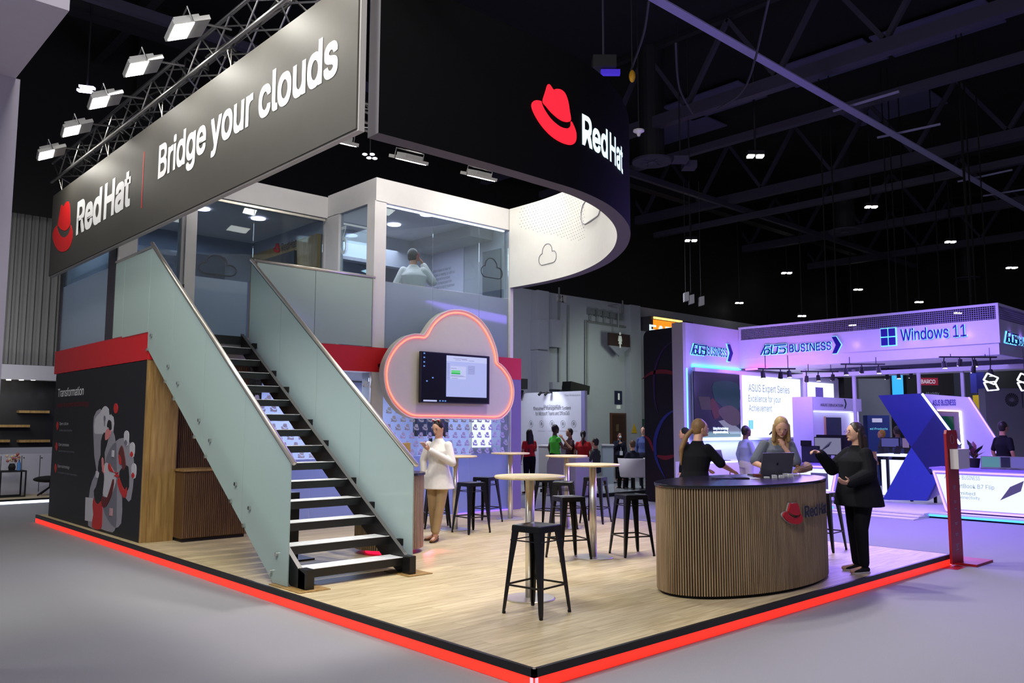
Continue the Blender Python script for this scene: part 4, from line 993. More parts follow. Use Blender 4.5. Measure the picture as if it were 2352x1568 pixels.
def loft(mb, secs, n=20):
    """secs: (centre, right*rx, forward*ry) closed tube of ellipses"""
    P = []
    for c, a, b in secs: P += [Vector(c) + a * math.cos(2 * math.pi * i / n) + b * math.sin(2 * math.pi * i / n) for i in range(n)]
    F = [(k * n + i, k * n + (i + 1) % n, (k + 1) * n + (i + 1) % n, (k + 1) * n + i) for k in range(len(secs) - 1) for i in range(n)]
    F += [tuple(range(n - 1, -1, -1)), tuple(range((len(secs) - 1) * n, len(secs) * n))]
    mb.add(P, F)
UPV = Vector((0, 0, 1))
def person(label, loc, face, H=1.7, J=None, look=None, pitch=0, skin=SKIN, top=None, top_ex=.012, sleeve=1.0, top_hem=0, hem_flare=0, bottom=None, bot_ex=.012, leg_len=.95,
           hair=None, hairstyle='short', shoe=None, hands=None, voxel=.008, build=1.0, group=None, belly=0, lean=0.0, eyes=True):
    """face: heading (deg) of the body; look: heading of the head; J: joints (right, forward, up) in metres"""
    t = thing('person', label, 'person', loc, group)
    O = Vector(loc); f = Vector((math.cos(R(face)), math.sin(R(face)), 0)); r = Vector((f.y, -f.x, 0)); s = H / 1.7
    D = dict(hipL=(-.09, 0, .90), hipR=(.09, 0, .90), kneeL=(-.095, .01, .49), kneeR=(.095, .01, .49), ankL=(-.10, -.02, .08), ankR=(.10, -.02, .08),
             toeL=(-.12, .15, .03), toeR=(.12, .15, .03), pel=(0, 0, .95), waist=(0, 0, 1.08), chest=(0, .0, 1.26), shL=(-.155, 0, 1.345), shR=(.155, 0, 1.345),
             neck=(0, -.005, 1.44), head=(0, .02, 1.59), elL=(-.23, -.03, 1.12), elR=(.23, -.03, 1.12), wrL=(-.24, .04, .88), wrR=(.24, .04, .88))
    if J: D.update(J)
    W = {}
    for k, (a, b, c) in D.items():
        b2 = b + (lean * max(0, c - .95) if k in ('waist', 'chest', 'shL', 'shR', 'neck', 'head', 'elL', 'elR') else 0)
        W[k] = O + r * a * s + f * b2 * s + UPV * c * s
    g = build
    lk = R(look if look is not None else face); hf0 = Vector((math.cos(lk), math.sin(lk), 0)); hr = Vector((hf0.y, -hf0.x, 0))
    hf = hf0 * math.cos(R(pitch)) + UPV * math.sin(R(pitch)); hu = hr.cross(hf)
    Mh = Matrix((hr, hf, hu)).transposed(); C = W['head']
    hp = lambda a, b, c: C + (hr * a + hf * b + hu * c) * s
    # ---- body
    m = MB(); ax = lambda v: v * s
    m.ell(C, (.075 * s, .093 * s, .108 * s), Mh, 18, 12); m.ell(hp(0, .03, -.055), (.054 * s, .058 * s, .052 * s), Mh)
    m.ell(hp(0, .094, -.018), (.011 * s, .017 * s, .022 * s), Mh, 8, 6); m.ell(hp(0, .075, -.098 + .012), (.024 * s, .02 * s, .016 * s), Mh, 8, 6)
    m.ell(hp(0, .082, -.052), (.024 * s, .012 * s, .012 * s), Mh, 8, 6)
    for q in (-1, 1): m.ell(hp(q * .074, -.005, -.01), (.009 * s, .017 * s, .026 * s), Mh, 8, 6)
    cap(m, hp(0, -.02, -.04), W['neck'], .052 * s, .056 * s); cap(m, W['neck'], (W['neck'] + W['chest']) / 2, .056 * s, .07 * s)
    def torso(mb, ex, hem=0, flare=0):
        S = []
        sh = (W['shL'] + W['shR']) / 2; sr = (W['shR'] - W['shL']); srn = sr.normalized(); 
        fw_ = UPV.cross(srn); fw_ = -fw_ if fw_.dot(f) < 0 else fw_
        if hem: S.append((W['pel'] + UPV * (-hem) * s, r * (.165 + ex + flare) * s * g, f * (.125 + ex + flare * .8) * s * g))
        S.append((W['pel'] - UPV * .05 * s, r * (.165 + ex + flare * .35) * s * g, f * (.12 + ex + flare * .3 + belly * .6) * s * g))
        S.append((W['pel'] + UPV * .04 * s, r * (.155 + ex) * s * g, f * (.112 + ex + belly) * s * g))
        S.append((W['waist'], r * (.13 + ex) * s * g, f * (.098 + ex + belly) * s * g))
        S.append((W['chest'], (r * .5 + srn * .5) * (.155 + ex) * s * g, (f * .5 + fw_ * .5) * (.115 + ex) * s * g))
        S.append((sh - UPV * .05 * s, srn * (.142 + ex * .6) * s * g, fw_ * (.10 + ex) * s * g))
        S.append((sh + UPV * .02 * s, srn * (.118 + ex * .4) * s, fw_ * (.065 + ex * .7) * s)); S.append((sh + UPV * .05 * s, srn * (.095 + ex * .4) * s, fw_ * (.06 + ex * .5) * s)); S.append((sh + UPV * .075 * s, srn * (.066 + ex * .4) * s, fw_ * (.058 + ex * .5) * s))
        S.append((W['neck'] + UPV * .0 * s, srn * (.06 + ex * .4) * s, fw_ * (.06 + ex * .4) * s))
        loft(mb, S)
    torso(m, 0)
    for q in 'LR':
        cap(m, W['sh' + q], W['el' + q], .044 * s, .037 * s); cap(m, W['el' + q], W['wr' + q], .038 * s, .026 * s)
        cap(m, W['hip' + q], W['knee' + q], .082 * s * g, .054 * s); cap(m, W['knee' + q], W['ank' + q], .052 * s, .036 * s)
        cap(m, W['ank' + q] - UPV * .03 * s, W['toe' + q], .034 * s, .026 * s)
    # hands
    hd = dict(L={}, R={});
    if hands:
        for q in hands: hd[q].update(hands[q])
    for q in 'LR':
        hh = hd[q]; w0 = W['wr' + q]; fd = (W['wr' + q] - W['el' + q]).normalized()
        if 'dir' in hh: a, b, c = hh['dir']; fd = (r * a + f * b + UPV * c).normalized()
        if 'palm' in hh: a, b, c = hh['palm']; pn = (r * a + f * b + UPV * c)
        else: pn = -r if q == 'R' else r
        pn = (pn - fd * pn.dot(fd)); pn = pn.normalized() if pn.length > .01 else UPV.cross(fd).normalized()
        sd = fd.cross(pn) * (1 if q == 'R' else -1)      # towards the thumb
        curl = hh.get('curl', 28); M = Matrix((sd, fd, pn)).transposed()
        m.ell(w0 + fd * .045 * s, (.040 * s, .052 * s, .017 * s), M, 12, 8); cap(m, w0, w0 + fd * .03 * s, .025 * s, .026 * s)
        for k, (o_, L_) in enumerate(((.028, .072), (.010, .080), (-.009, .074), (-.027, .058))):
            p = w0 + fd * .082 * s + sd * o_ * s; ang = 0; d_ = fd
            for sg in range(3):
                ang += R(curl + 4 * k); d_ = fd * math.cos(ang) + pn * math.sin(ang); p2 = p + d_ * L_ * s * (.45, .32, .23)[sg]
                cap(m, p, p2, .0092 * s, .0082 * s, 8); p = p2
        p = w0 + fd * .03 * s + sd * .034 * s + pn * .004; d_ = (fd * .7 + sd * .75 + pn * .35).normalized(); p2 = p + d_ * .036 * s
        cap(m, p, p2, .012 * s, .0105 * s, 8); d_ = (fd * .95 + sd * .25 + pn * .5).normalized(); cap(m, p2, p2 + d_ * .032 * s, .0105 * s, .009 * s, 8)
    remesh(m, 'body', skin, t, voxel, 3)
    # ---- clothes
    if bottom:
        m = MB(); e = bot_ex
        loft(m, [(W['pel'] - UPV * .10 * s, r * (.16 + e) * s * g, f * (.12 + e) * s * g), (W['pel'], r * (.162 + e) * s * g, f * (.12 + e + belly * .5) * s * g), (W['waist'] - UPV * .03 * s, r * (.135 + e) * s * g, f * (.10 + e + belly * .6) * s * g)])
        for q in 'LR':
            cap(m, W['hip' + q], W['knee' + q], (.084 * g + e) * s, (.058 + e) * s)
            k = W['knee' + q]; en = k.lerp(W['ank' + q], leg_len); cap(m, k, en, (.058 + e) * s, (.042 + e * .9) * s)
        remesh(m, 'trousers', bottom, t, voxel, 2)
    if top:
        m = MB(); torso(m, top_ex, top_hem, hem_flare)
        for q in 'LR':
            sl = min(1.0, sleeve * 2); cap(m, W['sh' + q], W['sh' + q].lerp(W['el' + q], sl), (.044 + .008 * g + top_ex * .55) * s, (.042 + top_ex) * s)
            if sleeve > .5: cap(m, W['el' + q], W['el' + q].lerp(W['wr' + q], min(.97, (sleeve - .5) * 2)), (.041 + top_ex) * s, (.031 + top_ex * .8) * s)
        remesh(m, 'shirt', top, t, voxel, 7)
    # ---- head details
    if eyes:
        for q in (-1, 1):
            MB().ell(hp(q * .031, .079, .006), (.012 * s, .008 * s, .006 * s), Mh, 8, 6).build('eye', mat('eye_dark', (40, 30, 28), .3), t)
            MB().ell(hp(q * .032, .082, .027), (.019 * s, .006 * s, .004 * s), Mh, 8, 5).build('eyebrow', hair or BLACK, t)
        MB().ell(hp(0, .092, -.054), (.021 * s, .006 * s, .006 * s), Mh, 8, 5).build('mouth', mat('lip_tone', (168, 84, 80), .5), t)
    if hair:
        m = MB(); m.ell(hp(0, -.019, .022), (.083 * s, .094 * s, .103 * s), Mh, 18, 12)
        if hairstyle in ('short', 'crop'): m.ell(hp(0, -.035, -.03), (.076 * s, .068 * s, .06 * s), Mh)
        if hairstyle == 'ponytail' or hairstyle == 'tail':
            m.ell(hp(0, -.04, -.01), (.079 * s, .07 * s, .085 * s), Mh); m.ell(hp(0, -.105, -.01), .028 * s)
            ds_ = .42 if hairstyle == 'ponytail' else .3
            P0 = hp(0, -.105, -.01); P1 = P0 - hf0 * .08 * s - UPV * .09 * s; P2 = P1 - hf0 * .06 * s - UPV * .14 * s; P3 = P2 - hf0 * .01 * s - UPV * (ds_ - .23) * s
            cap(m, P0, P1, .026 * s, .034 * s); cap(m, P1, P2, .034 * s, .032 * s); cap(m, P2, P3, .032 * s, .012 * s)
        if hairstyle == 'lowtail':
            m.ell(hp(0, -.045, -.02), (.078 * s, .06 * s, .08 * s), Mh); cap(m, hp(0, -.09, -.07), hp(0, -.10, -.17), .026 * s, .016 * s)
        if hairstyle == 'long':
            m.ell(hp(0, -.05, -.03), (.086 * s, .065 * s, .1 * s), Mh)
            for q in (-1, 0, 1): cap(m, hp(q * .05, -.06, -.06), hp(q * .075, -.085, 0) - UPV * .36 * s, .042 * s, .03 * s)
            for q in (-1, 1): cap(m, hp(q * .078, -.0, .02), hp(q * .088, -.01, -.04) - UPV * .13 * s, .022 * s, .024 * s)
        if hairstyle == 'longback':
            m.ell(hp(0, -.05, -.03), (.086 * s, .065 * s, .1 * s), Mh)
            for q in (-1, 0, 1): cap(m, hp(q * .045, -.07, -.06), hp(q * .075, -.11, 0) - UPV * .46 * s, .045 * s, .03 * s)
            for q in (-1, 1): cap(m, hp(q * .075, -.02, .02), hp(q * .08, -.03, -.04) - UPV * .2 * s, .022 * s, .024 * s)
        remesh(m, 'hair', hair, t, voxel, 2)
    if shoe:
        for q in 'LR':
            a, b = W['ank' + q], W['toe' + q]; fd = (b - a); fd.z = 0; fd.normalize(); sd = Vector((fd.y, -fd.x, 0)); base = min(a.z - .08 * s, b.z - .03 * s)
            c = (a + b) / 2; c.z = base + .045 * s; m = MB(); M = Matrix((sd, fd, UPV)).transposed()
            c0 = Vector((a.x, a.y, base))
            V = []
            for (o_, w_, h_) in ((-.06, .028, .05), (-.03, .036, .075), (.03, .038, .07), (.08, .042, .05), (.13, .042, .035), (.165, .024, .025)):
                V.append((c0 + fd * o_ * s + UPV * (h_ * .5 + .012) * s, sd * w_ * s, UPV * h_ * .5 * s))
            loft(m, V, 12); sh_ = remesh(m, 'shoe', shoe[0], t, .006, 2)
            if len(shoe) > 1:
                P = smoothp([(-.065, -.02), (-.03, -.036), (.06, -.042), (.13, -.044), (.175, -.015), (.175, .015), (.13, .044), (.06, .042), (-.03, .036), (-.065, .02)], 2)
                MB().poly(P, lambda u, v, d: c0 + fd * u * s + sd * v * s + UPV * d, .001, .018 * s).build('sole', shoe[1], sh_)
    t['_w'] = 0; del t['_w']
    return t, W, hp
def at_depth(px, d):                                # ground point on the sight line of a pixel column, at distance d
    v = FW * 1 + RT * ((px - CXP) / FPX); v.z = 0; v = v / v.dot(Vector((FW.x, FW.y, 0)).normalized()); p = EYE + v * d; p.z = 0; return p
VR = math.degrees(math.atan2(RT.y, RT.x)); VF = math.degrees(math.atan2(FW.y, FW.x))     # headings: to the right of the picture, away from the camera
BLK = mat('black_cloth', (20, 20, 25), .85, vary=.1, spec=.15); WCL = mat('white_cloth', (222, 218, 214), .8, vary=.05, bump=.3, scale=20); KH = mat('khaki_cloth', (176, 152, 112), .85, bump=.3, scale=20)
GRC = mat('slate_cloth', (96, 102, 116), .85, bump=.2); LBL = mat('light_blue_cloth', (140, 148, 196), .8); CRM = mat('cream_cloth', (190, 182, 196), .8); REDC = mat('red_cloth', (178, 20, 26), .8)
NAVY = mat('navy_cloth', (26, 28, 48), .85); GRN = mat('lime_cloth', (70, 190, 50), .7); BRH = mat('brown_hair', (92, 68, 50), .5, vary=.3, scale=60); BLH = mat('blonde_hair', (172, 142, 96), .5, vary=.3, scale=60)
DKH = mat('dark_hair', (30, 22, 20), .45, vary=.3, scale=60)
# 1 woman in white tunic with phone
p = onZ(1006, 1243, SH); hd = VR + 205
t, W, hp = person('woman in a long white tunic and khaki trousers, looking down at her phone', (p.x + .03, p.y + .05, SH), -VR * 0 + VF + 180 + (-22), 1.69,
    J=dict(elR=(.24, .0, 1.13), wrR=(.22, .02, .86), elL=(-.24, .04, 1.10), wrL=(.0, .26, 1.28), kneeL=(-.05, .03, .49), ankL=(-.0, .07, .08), toeL=(-.02, .2, .03), kneeR=(.08, .0, .49), ankR=(.10, -.10, .08), toeR=(.16, .03, .03)),
    look=VF + 180 - 32, pitch=-24, top=WCL, top_ex=.016, sleeve=.98, top_hem=.22, hem_flare=.065, bottom=KH, bot_ex=.012, leg_len=.86, hair=DKH, hairstyle='lowtail', shoe=(mat('tan_suede', (140, 100, 62), .8), mat('brown_sole', (70, 48, 32), .8)),
    hands=dict(L=dict(dir=(.75, .3, .5), palm=(-.1, -.6, .7), curl=26), R=dict(curl=22)), voxel=.0065)
ph = thing('phone', 'pale phone in the hand of the woman in white', 'phone', tuple(W['wrL'] + Vector((0, 0, .09))))
fdir = Vector((math.cos(R(VF + 158)), math.sin(R(VF + 158)), 0)); rr = Vector((fdir.y, -fdir.x, 0)); pc_ = W['wrL'] + rr * .075 + fdir * .04 + UPV * .075
MB().fbox(pc_, rr, (fdir * .8 + UPV * .5).normalized(), rr.cross((fdir * .8 + UPV * .5).normalized()), -.036, .036, -.07, .07, -.004, .004).build('phone_body', mat('phone_rose', (206, 176, 176), .3), ph)
# headband bow
b = MB(); random.seed(2)
for k in range(9): b.ell(hp(-.055 + k * .014, .0, .125 + .006 * math.sin(k)), (.012, .012, .010), None, 6, 4)
b.build('hair_clip', mat('clip_white', (225, 220, 224), .4), t, kind='stuff'); b = MB()
for k in (-1, 1): b.ell(hp(k * .052, .005, .12), (.02, .012, .012), None, 8, 5).build('hair_bow', RED, t); b = MB()
# 2 ponytailed woman behind the counter
p = at_depth(1588, 10.1)
person('woman with a long blonde ponytail in a black polo, seen from behind at the counter', (p.x, p.y, SH), VR + 38, 1.70, J=dict(elR=(.26, .16, 1.16), wrR=(.24, .42, 1.08), elL=(-.24, .10, 1.15), wrL=(-.16, .38, 1.09)), look=VR + 8, pitch=4,
    top=BLK, top_ex=.02, sleeve=.46, top_hem=.1, bottom=BLK, hair=mat('honey_hair', (128, 98, 62), .5, vary=.3, scale=60), hairstyle='ponytail', shoe=(BLK,), voxel=.0075, build=1.14, lean=.18, hands=dict(R=dict(palm=(0, 0, -1), curl=10), L=dict(palm=(0, 0, -1), curl=10)))
# 3 woman at the laptop
p = at_depth(1771, 10.35)
person('blonde woman in a slate shirt with her hand at her chin, reading the laptop', (p.x, p.y, SH), VF + 180 + 4, 1.75, J=dict(head=(.0, .10, 1.565), elL=(-.17, .20, 1.13), wrL=(-.03, .21, 1.335), elR=(.30, .10, 1.14), wrR=(.24, .36, 1.09)), look=VF + 180 - 8, pitch=-30,
    top=GRC, top_ex=.026, sleeve=.44, top_hem=.1, bottom=BLK, hair=BLH, hairstyle='long', shoe=(BLK,), voxel=.0065, build=1.10, lean=.22, hands=dict(L=dict(dir=(.25, -.05, .9), palm=(.2, -.9, .1), curl=62), R=dict(palm=(0, 0, -1), curl=14)))
# 4 woman in black blazer
p = onZ(2002, 1316, SH)
t, W, hp = person('woman in black with long dark hair and glasses, gesturing beside the oval counter', (p.x + .02, p.y + .12, SH), VR + 180 + 14, 1.66, J=dict(elR=(.2, .20, 1.16), wrR=(.14, .40, 1.34), elL=(-.24, .02, 1.12), wrL=(-.20, .26, 1.02), ankL=(-.09, .03, .08), toeL=(-.10, .2, .03), kneeL=(-.09, .05, .49)), look=VR + 180 + 4, pitch=-2,
    top=BLK, top_ex=.04, sleeve=.97, top_hem=.2, hem_flare=.05, bottom=BLK, bot_ex=.018, leg_len=.93, hair=mat('umber_hair', (48, 36, 32), .45, vary=.35, scale=60), hairstyle='longback', shoe=(MATTE, mat('pale_sole', (200, 196, 192), .7)), voxel=.0065, build=1.24, belly=.03,
    hands=dict(R=dict(dir=(-.05, .8, .35), palm=(-.2, .3, -.9), curl=30), L=dict(dir=(0, .95, .1), palm=(.4, 0, .6), curl=22)))
for q in (-1, 1): MB().tube([hp(q * .033 + .024 * math.cos(a), .099, .004 + .017 * math.sin(a)) for a in [k * math.pi / 5 for k in range(10)]], .0022, 5, closed=True).build('glasses_rim', mat('violet_rim', (90, 60, 200), .3), t)
MB().tube([hp(.057, .098, .006), hp(.078, .0, .008)], .002, 5).build('glasses_arm', MATTE, t)
MB().lathe([(.034, -.008), (.034, .008)], tuple(W['wrR']), 14).build('wristwatch', MATTE, t)
# 5 man upstairs
p = onY(950, 572, 8.7); 
t, W, hp = person('man in a white shirt holding a phone to his ear behind the upper glass', (p.x, p.y, UZ), VF + 6, (p.z - UZ) / 1.0 * 1.0, J=dict(elR=(.30, .12, 1.20), wrR=(.15, .10, 1.47), elL=(-.25, -.02, 1.12)), look=VF - 32, pitch=2, skin=SKINM,
    top=WCL, top_ex=.035, sleeve=.95, bottom=BLK, hair=DKH, hairstyle='crop', shoe=(BLK,), voxel=.0075, build=1.14, hands=dict(R=dict(dir=(-.35, .1, .85), palm=(-.9, -.1, -.1), curl=26)))
ph = thing('phone', 'phone held to the ear of the man upstairs', 'phone', tuple(W['wrR'] + Vector((0, 0, .06))))
pq = hp(.093, .0, -.02); MB().fbox(pq, (W['wrR'] - W['elR']).normalized() * 0 + hf_ if 0 else (FW.x * .3, FW.y * .3, .95), (RT.x * .2 + FW.x * .9, RT.y * .2 + FW.y * .9, -.3), (RT.x, RT.y, 0), -.07, .07, -.034, .034, 0, .009).build('phone_body', mat('phone_red', (150, 40, 44), .3), ph)
# background people
def bgp(lab, px, d, z, face, H, **k):
    p = at_depth(px, d); return person(lab, (p.x, p.y, z), face, H, voxel=.012, **k)
t, W, hp = bgp('man in a light blue shirt and cream trousers at the blue booth counter', 1707, 16.5, .12, VR + 20, 1.64, skin=SKIND, top=LBL, sleeve=.97, bottom=CRM, hair=DKH, hairstyle='crop', shoe=(BLK,), look=VR + 10, J=dict(elR=(.25, .02, 1.12), wrR=(.2, .2, 1.02)))
bgp('dark-haired woman in black bending over the glowing booth counter', 1752, 17.0, .12, VR + 12, 1.62, skin=SKINM, top=BLK, sleeve=.97, bottom=BLK, hair=DKH, hairstyle='lowtail', shoe=(BLK,), lean=.42, pitch=-45, look=VR + 10)
bgp('man in a black cap half hidden behind the ponytailed woman', 1570, 16.0, 0, VR + 160, 1.72, top=BLK, bottom=BLK, hair=MATTE, hairstyle='crop', shoe=(BLK,))
t, W, hp = bgp('woman in a red T-shirt and black trousers with her back turned, beside the white column', 1216, 21.7, 0, VF + 30, 1.66, skin=SKINM, top=REDC, sleeve=.3, bottom=BLK, hair=DKH, hairstyle='longback', shoe=(BLK,), build=1.05, J=dict(elR=(.24, .08, 1.14), wrR=(.14, .28, 1.26)))
bgp('man in a lime safety vest talking by the document poster', 1274, 22.0, 0, VR + 30, 1.78, skin=SKIND, top=GRN, sleeve=.12, bottom=BLK, hair=DKH, hairstyle='crop', shoe=(BLK,), J=dict(elR=(.22, .1, 1.12), wrR=(.12, .32, 1.1)))
bgp('man in a dark red and navy shirt with crossed arms, facing the vest wearer', 1308, 22.6, 0, VR + 200, 1.68, skin=SKINM, top=mat('dark_red_navy_cloth', (60, 20, 32), .8), sleeve=.3, bottom=NAVY, hair=DKH, hairstyle='crop', shoe=(BLK,), J=dict(elR=(.24, .08, 1.15), wrR=(-.02, .24, 1.2), elL=(-.24, .08, 1.15), wrL=(-.05, .26, 1.45)))
bgp('woman in a red T-shirt with a long dark tail of hair down her back', 1338, 22.4, .0, VF - 8, 1.62, skin=SKINM, top=REDC, sleeve=.3, bottom=BLK, hair=DKH, hairstyle='tail', shoe=(BLK,), build=1.16)
SIT = dict(hipL=(-.1, 0, .52), hipR=(.1, 0, .52), pel=(0, 0, .56), waist=(0, 0, .70), chest=(0, 0, .88), shL=(-.155, 0, .965), shR=(.155, 0, .965), neck=(0, 0, 1.06), head=(0, .02, 1.21), kneeL=(-.12, .42, .50), kneeR=(.12, .42, .50), ankL=(-.12, .44, .08), ankR=(.12, .44, .08), toeL=(-.12, .60, .03), toeR=(.12, .60, .03), elL=(-.23, .06, .78), elR=(.23, .06, .78), wrL=(-.12, .3, .70), wrR=(.12, .3, .70))
bgp('person in dark clothes sitting and reading behind the middle round table', 1366, 21.2, .0, VR + 150, 1.7, skin=SKINM, top=mat('olive_cloth', (52, 56, 50), .8), sleeve=.95, bottom=NAVY, hair=DKH, hairstyle='crop', shoe=(mat('tan_shoe', (110, 98, 80), .7),), J={k: (a, b, c + .12) for k, (a, b, c) in SIT.items()})
t, W, hp = bgp('woman in a navy jacket wearing a white face mask and badge by the brown door', 1420, 26.8, 0, VF + 180 + 14, 1.54, skin=SKINM, top=NAVY, top_ex=.03, sleeve=.97, bottom=BLK, hair=DKH, hairstyle='short', shoe=(mat('brown_shoe', (80, 62, 50), .7),), J=dict(elR=(.26, .02, 1.14), wrR=(.1, .2, 1.3)))
MB().ell(hp(0, .075, -.045), (.055, .04, .045)).build('face_mask', WPRINT, t)
c_ = W['chest'] - UPV * .12; fq = Vector((math.cos(R(VF + 194)), math.sin(R(VF + 194)), 0))
MB().fbox(c_ + fq * .15, (-fq.y, fq.x, 0), (0, 0, 1), fq, -.05, .05, -.2, -.07, 0, .01).build('badge', WPRINT, t)
MB().tube([W['neck'] + fq * .06, c_ + fq * .158 - UPV * .08], .008, 5).build('lanyard', WPRINT, t)
bgp('man in a navy jumper sitting in the white armchair with his back turned', 1450, 22.2, 0, VF + 30, 1.7, top=NAVY, sleeve=.97, bottom=BLK, hair=BRH, hairstyle='crop', shoe=(BLK,), J={k: (a, b, c + .05) for k, (a, b, c) in SIT.items()})
bgp('person in a blue shirt beyond the armchair, cut off by the black wall', 1476, 23.4, 0, VF + 150, 1.74, top=mat('denim_cloth', (70, 84, 140), .8), sleeve=.97, bottom=NAVY, hair=DKH, hairstyle='crop', shoe=(BLK,))
bgp('bearded man in a black T-shirt standing behind the glowing right-hand desk', 2291, 16.8, .1, VR + 14, 1.76, skin=SKINM, top=BLK, sleeve=.4, bottom=BLK, hair=DKH, hairstyle='crop', shoe=(BLK,))
bgp('person in a dark vest far behind the booth, before the product poster', 2017, 22.0, 0, VR + 170, 1.66, skin=SKINM, top=mat('charcoal_cloth', (50, 50, 60), .8), sleeve=.9, bottom=BLK, hair=mat('ochre_hair', (150, 110, 40), .6), hairstyle='crop', shoe=(BLK,))
bgp('person in a grey-blue jacket far behind the booth beside the blue arrow wall', 2052, 21.0, 0, VF + 20, 1.76, skin=SKIND, top=mat('blue_grey_cloth', (70, 80, 120), .8), sleeve=.9, bottom=BLK, hair=DKH, hairstyle='crop', shoe=(BLK,))
# ================================================================ back wall of the hall and what hangs on it
YW = 18.0
def wq(px, py, y=YW): return onY(px, py, y)
def wbox(nm, m, parent, x0, y0, x1, y1, d0=0.001, d1=.05, Y=YW, **k):
    a, b = onY(x0, y0, Y), onY(x1, y1, Y); return BX(nm, m, parent, a.x, b.x, Y - d1, Y - d0, min(a.z, b.z), max(a.z, b.z), **k)
PIPE = mat('wall_pipe', (120, 124, 128), .5, .2); DKB = mat('dark_brown_door', (52, 30, 24), .5)
for i, (x0, x1) in enumerate(((1220, 1246), (1433, 1456))):
    c = thing('wall_pier', ('pale pier standing out of the hall wall left of the document poster', 'broad pale pier of the hall wall right of the restroom sign')[i], 'pier', tuple(wq((x0 + x1) / 2, 1060)))
    a, b = wq(x0, 700), wq(x1, 700); BX('shaft', WALLP, c, a.x, b.x, YW - .35, YW - .001, 0.001, 6.8)
for i, (x, ya, yb) in enumerate(((1284, 660, 900), (1305, 700, 900), (1345, 735, 905), (1349, 735, 905), (1430, 690, 720))):
    a, b = wq(x, ya, YW - .06), wq(x, yb, YW - .06)
    tag(MB().cyl(tuple(a), tuple(b), .035, n=8).build('wall_pipe', PIPE), ['thin grey pipe down the wall under the number sign', 'thin grey pipe beside the number sign', 'left pipe of the close pair above the loudspeaker', 'right pipe of the close pair above the loudspeaker', 'short pipe at the top of the hall wall'][i], 'pipe')
a, b = wq(1349, 738, YW - .08), wq(1445, 752, YW - .08); tag(MB().cyl(tuple(a), tuple(b), .04, n=8).build('wall_pipe', PIPE), 'level pipe run linking the row of wall valves', 'pipe')
for k in range(5):
    p = wq(1358 + k * 16, 716 + k * 3, YW - .15); v = thing('valve_box', ['leftmost', 'second', 'middle', 'fourth', 'rightmost'][k] + ' of the grey valve boxes in a row high on the hall wall', 'valve', tuple(p), 'valve boxes on the hall wall')
    BX('valve_body', PIPE, v, p.x - .12, p.x + .12, YW - .25, YW, p.z - .1, p.z + .14); MB().cyl((p.x, YW - .1, p.z - .1), (p.x, YW - .1, p.z - .35), .03, n=8).build('valve_stem', PIPE, v)
n21 = wbox('number_sign', GREYW, None, 1278, 676, 1299, 696, 0, .06); tag(n21, 'grey number sign high on the hall wall', 'sign')
a = wq(1282, 692, YW - .062); b = wq(1295, 679, YW - .062); text('number_lettering', '21', front(a.x, YW - .061, a.z), b.x - a.x, b.z - a.z, DPRINT, n21, .003, bold=.02)
for i, (x0, y0, x1, y1) in enumerate(((1218, 735, 1240, 805), (1248, 735, 1271, 800), (1250, 878, 1271, 895))):
    tag(wbox('wall_duct', WALLP, None, x0, y0, x1, y1, .001, .45), ['upper left boxed duct on the hall wall', 'boxed duct hanging beside the left pier', 'small boxed duct just above the document poster'][i], 'duct')
# restroom signs
rs = thing('restroom_sign', 'hanging brown restroom sign with a white standing figure, tapering to a point below', 'sign', tuple(wq(1418, 780)))
a, b = wq(1395, 764, YW - .5), wq(1442, 798, YW - .5)
BX('board', mat('sign_brown', (50, 36, 38), .5), rs, a.x, b.x, YW - .62, YW - .5, b.z, a.z)
xm = (a.x + b.x) / 2; zb2 = wq(1418, 819, YW - .5).z
MB().poly([(a.x, b.z), (xm, zb2), (b.x, b.z)], front(0, YW - .6, 0), -.06, 0).build('pointer', mat('pointer_grey', (120, 122, 140), .6), rs)
fz = (a.z + b.z) / 2; b_ = MB(); FS = front(xm, YW - .625, fz)
b_.poly([(-.035 + .035 + .06 * math.cos(k * math.pi / 6), .26 + .06 * math.sin(k * math.pi / 6)) for k in range(12)], FS, 0, .005)
b_.poly([(-.09, .17), (.09, .17), (.13, -.05), (.08, -.05), (.05, .08), (.11, -.16), (.04, -.16), (.04, -.32), (-.04, -.32), (-.04, -.16), (-.11, -.16), (-.05, .08), (-.08, -.05), (-.13, -.05)], FS, 0, .005)
b_.build('figure_symbol', WPRINT, rs, kind='stuff')
MB().cyl((xm, YW - .56, a.z), (xm, YW - .56, 6.7), .02, n=6).cyl((xm, YW - .56, 6.68), (xm, YW, 6.68), .02, n=6).build('hanger', PIPE, rs)
s2 = wbox('restroom_plaque', mat('plaque_navy', (28, 30, 60), .5), None, 1411, 897, 1427, 928, 0, .05); tag(s2, 'narrow dark blue plaque above the brown door', 'sign')
wbox('plaque_figure', WPRINT, s2, 1417, 903, 1421, 918, .05, .06); tag(wbox('small_notice', WPRINT, None, 1416, 930, 1424, 939, 0, .03), 'small white notice under the blue plaque', 'notice')
dr = thing('door_1', 'dark brown door in the hall wall behind the masked woman', 'door', tuple(wq(1418, 1060))); dr['kind'] = 'structure'; del dr['category']; del dr['label']
wbox('door_frame', mat('door_frame_brown', (78, 50, 40), .5), dr, 1400, 948, 1438, 1062, 0, .06); wbox('door_leaf', DKB, dr, 1404, 952, 1434, 1062, .06, .09); wbox('door_window', mat('door_pane', (90, 74, 60), .3), dr, 1411, 974, 1417, 990, .09, .1)
d2 = thing('door_2', None, None, tuple(wq(1470, 1060))); d2['kind'] = 'structure'
wbox('door_frame', mat('green_frame', (40, 92, 72), .5), d2, 1456, 962, 1500, 1062, 0, .06); wbox('door_leaf', mat('green_door', (70, 92, 88), .5), d2, 1461, 967, 1497, 1062, .06, .08)
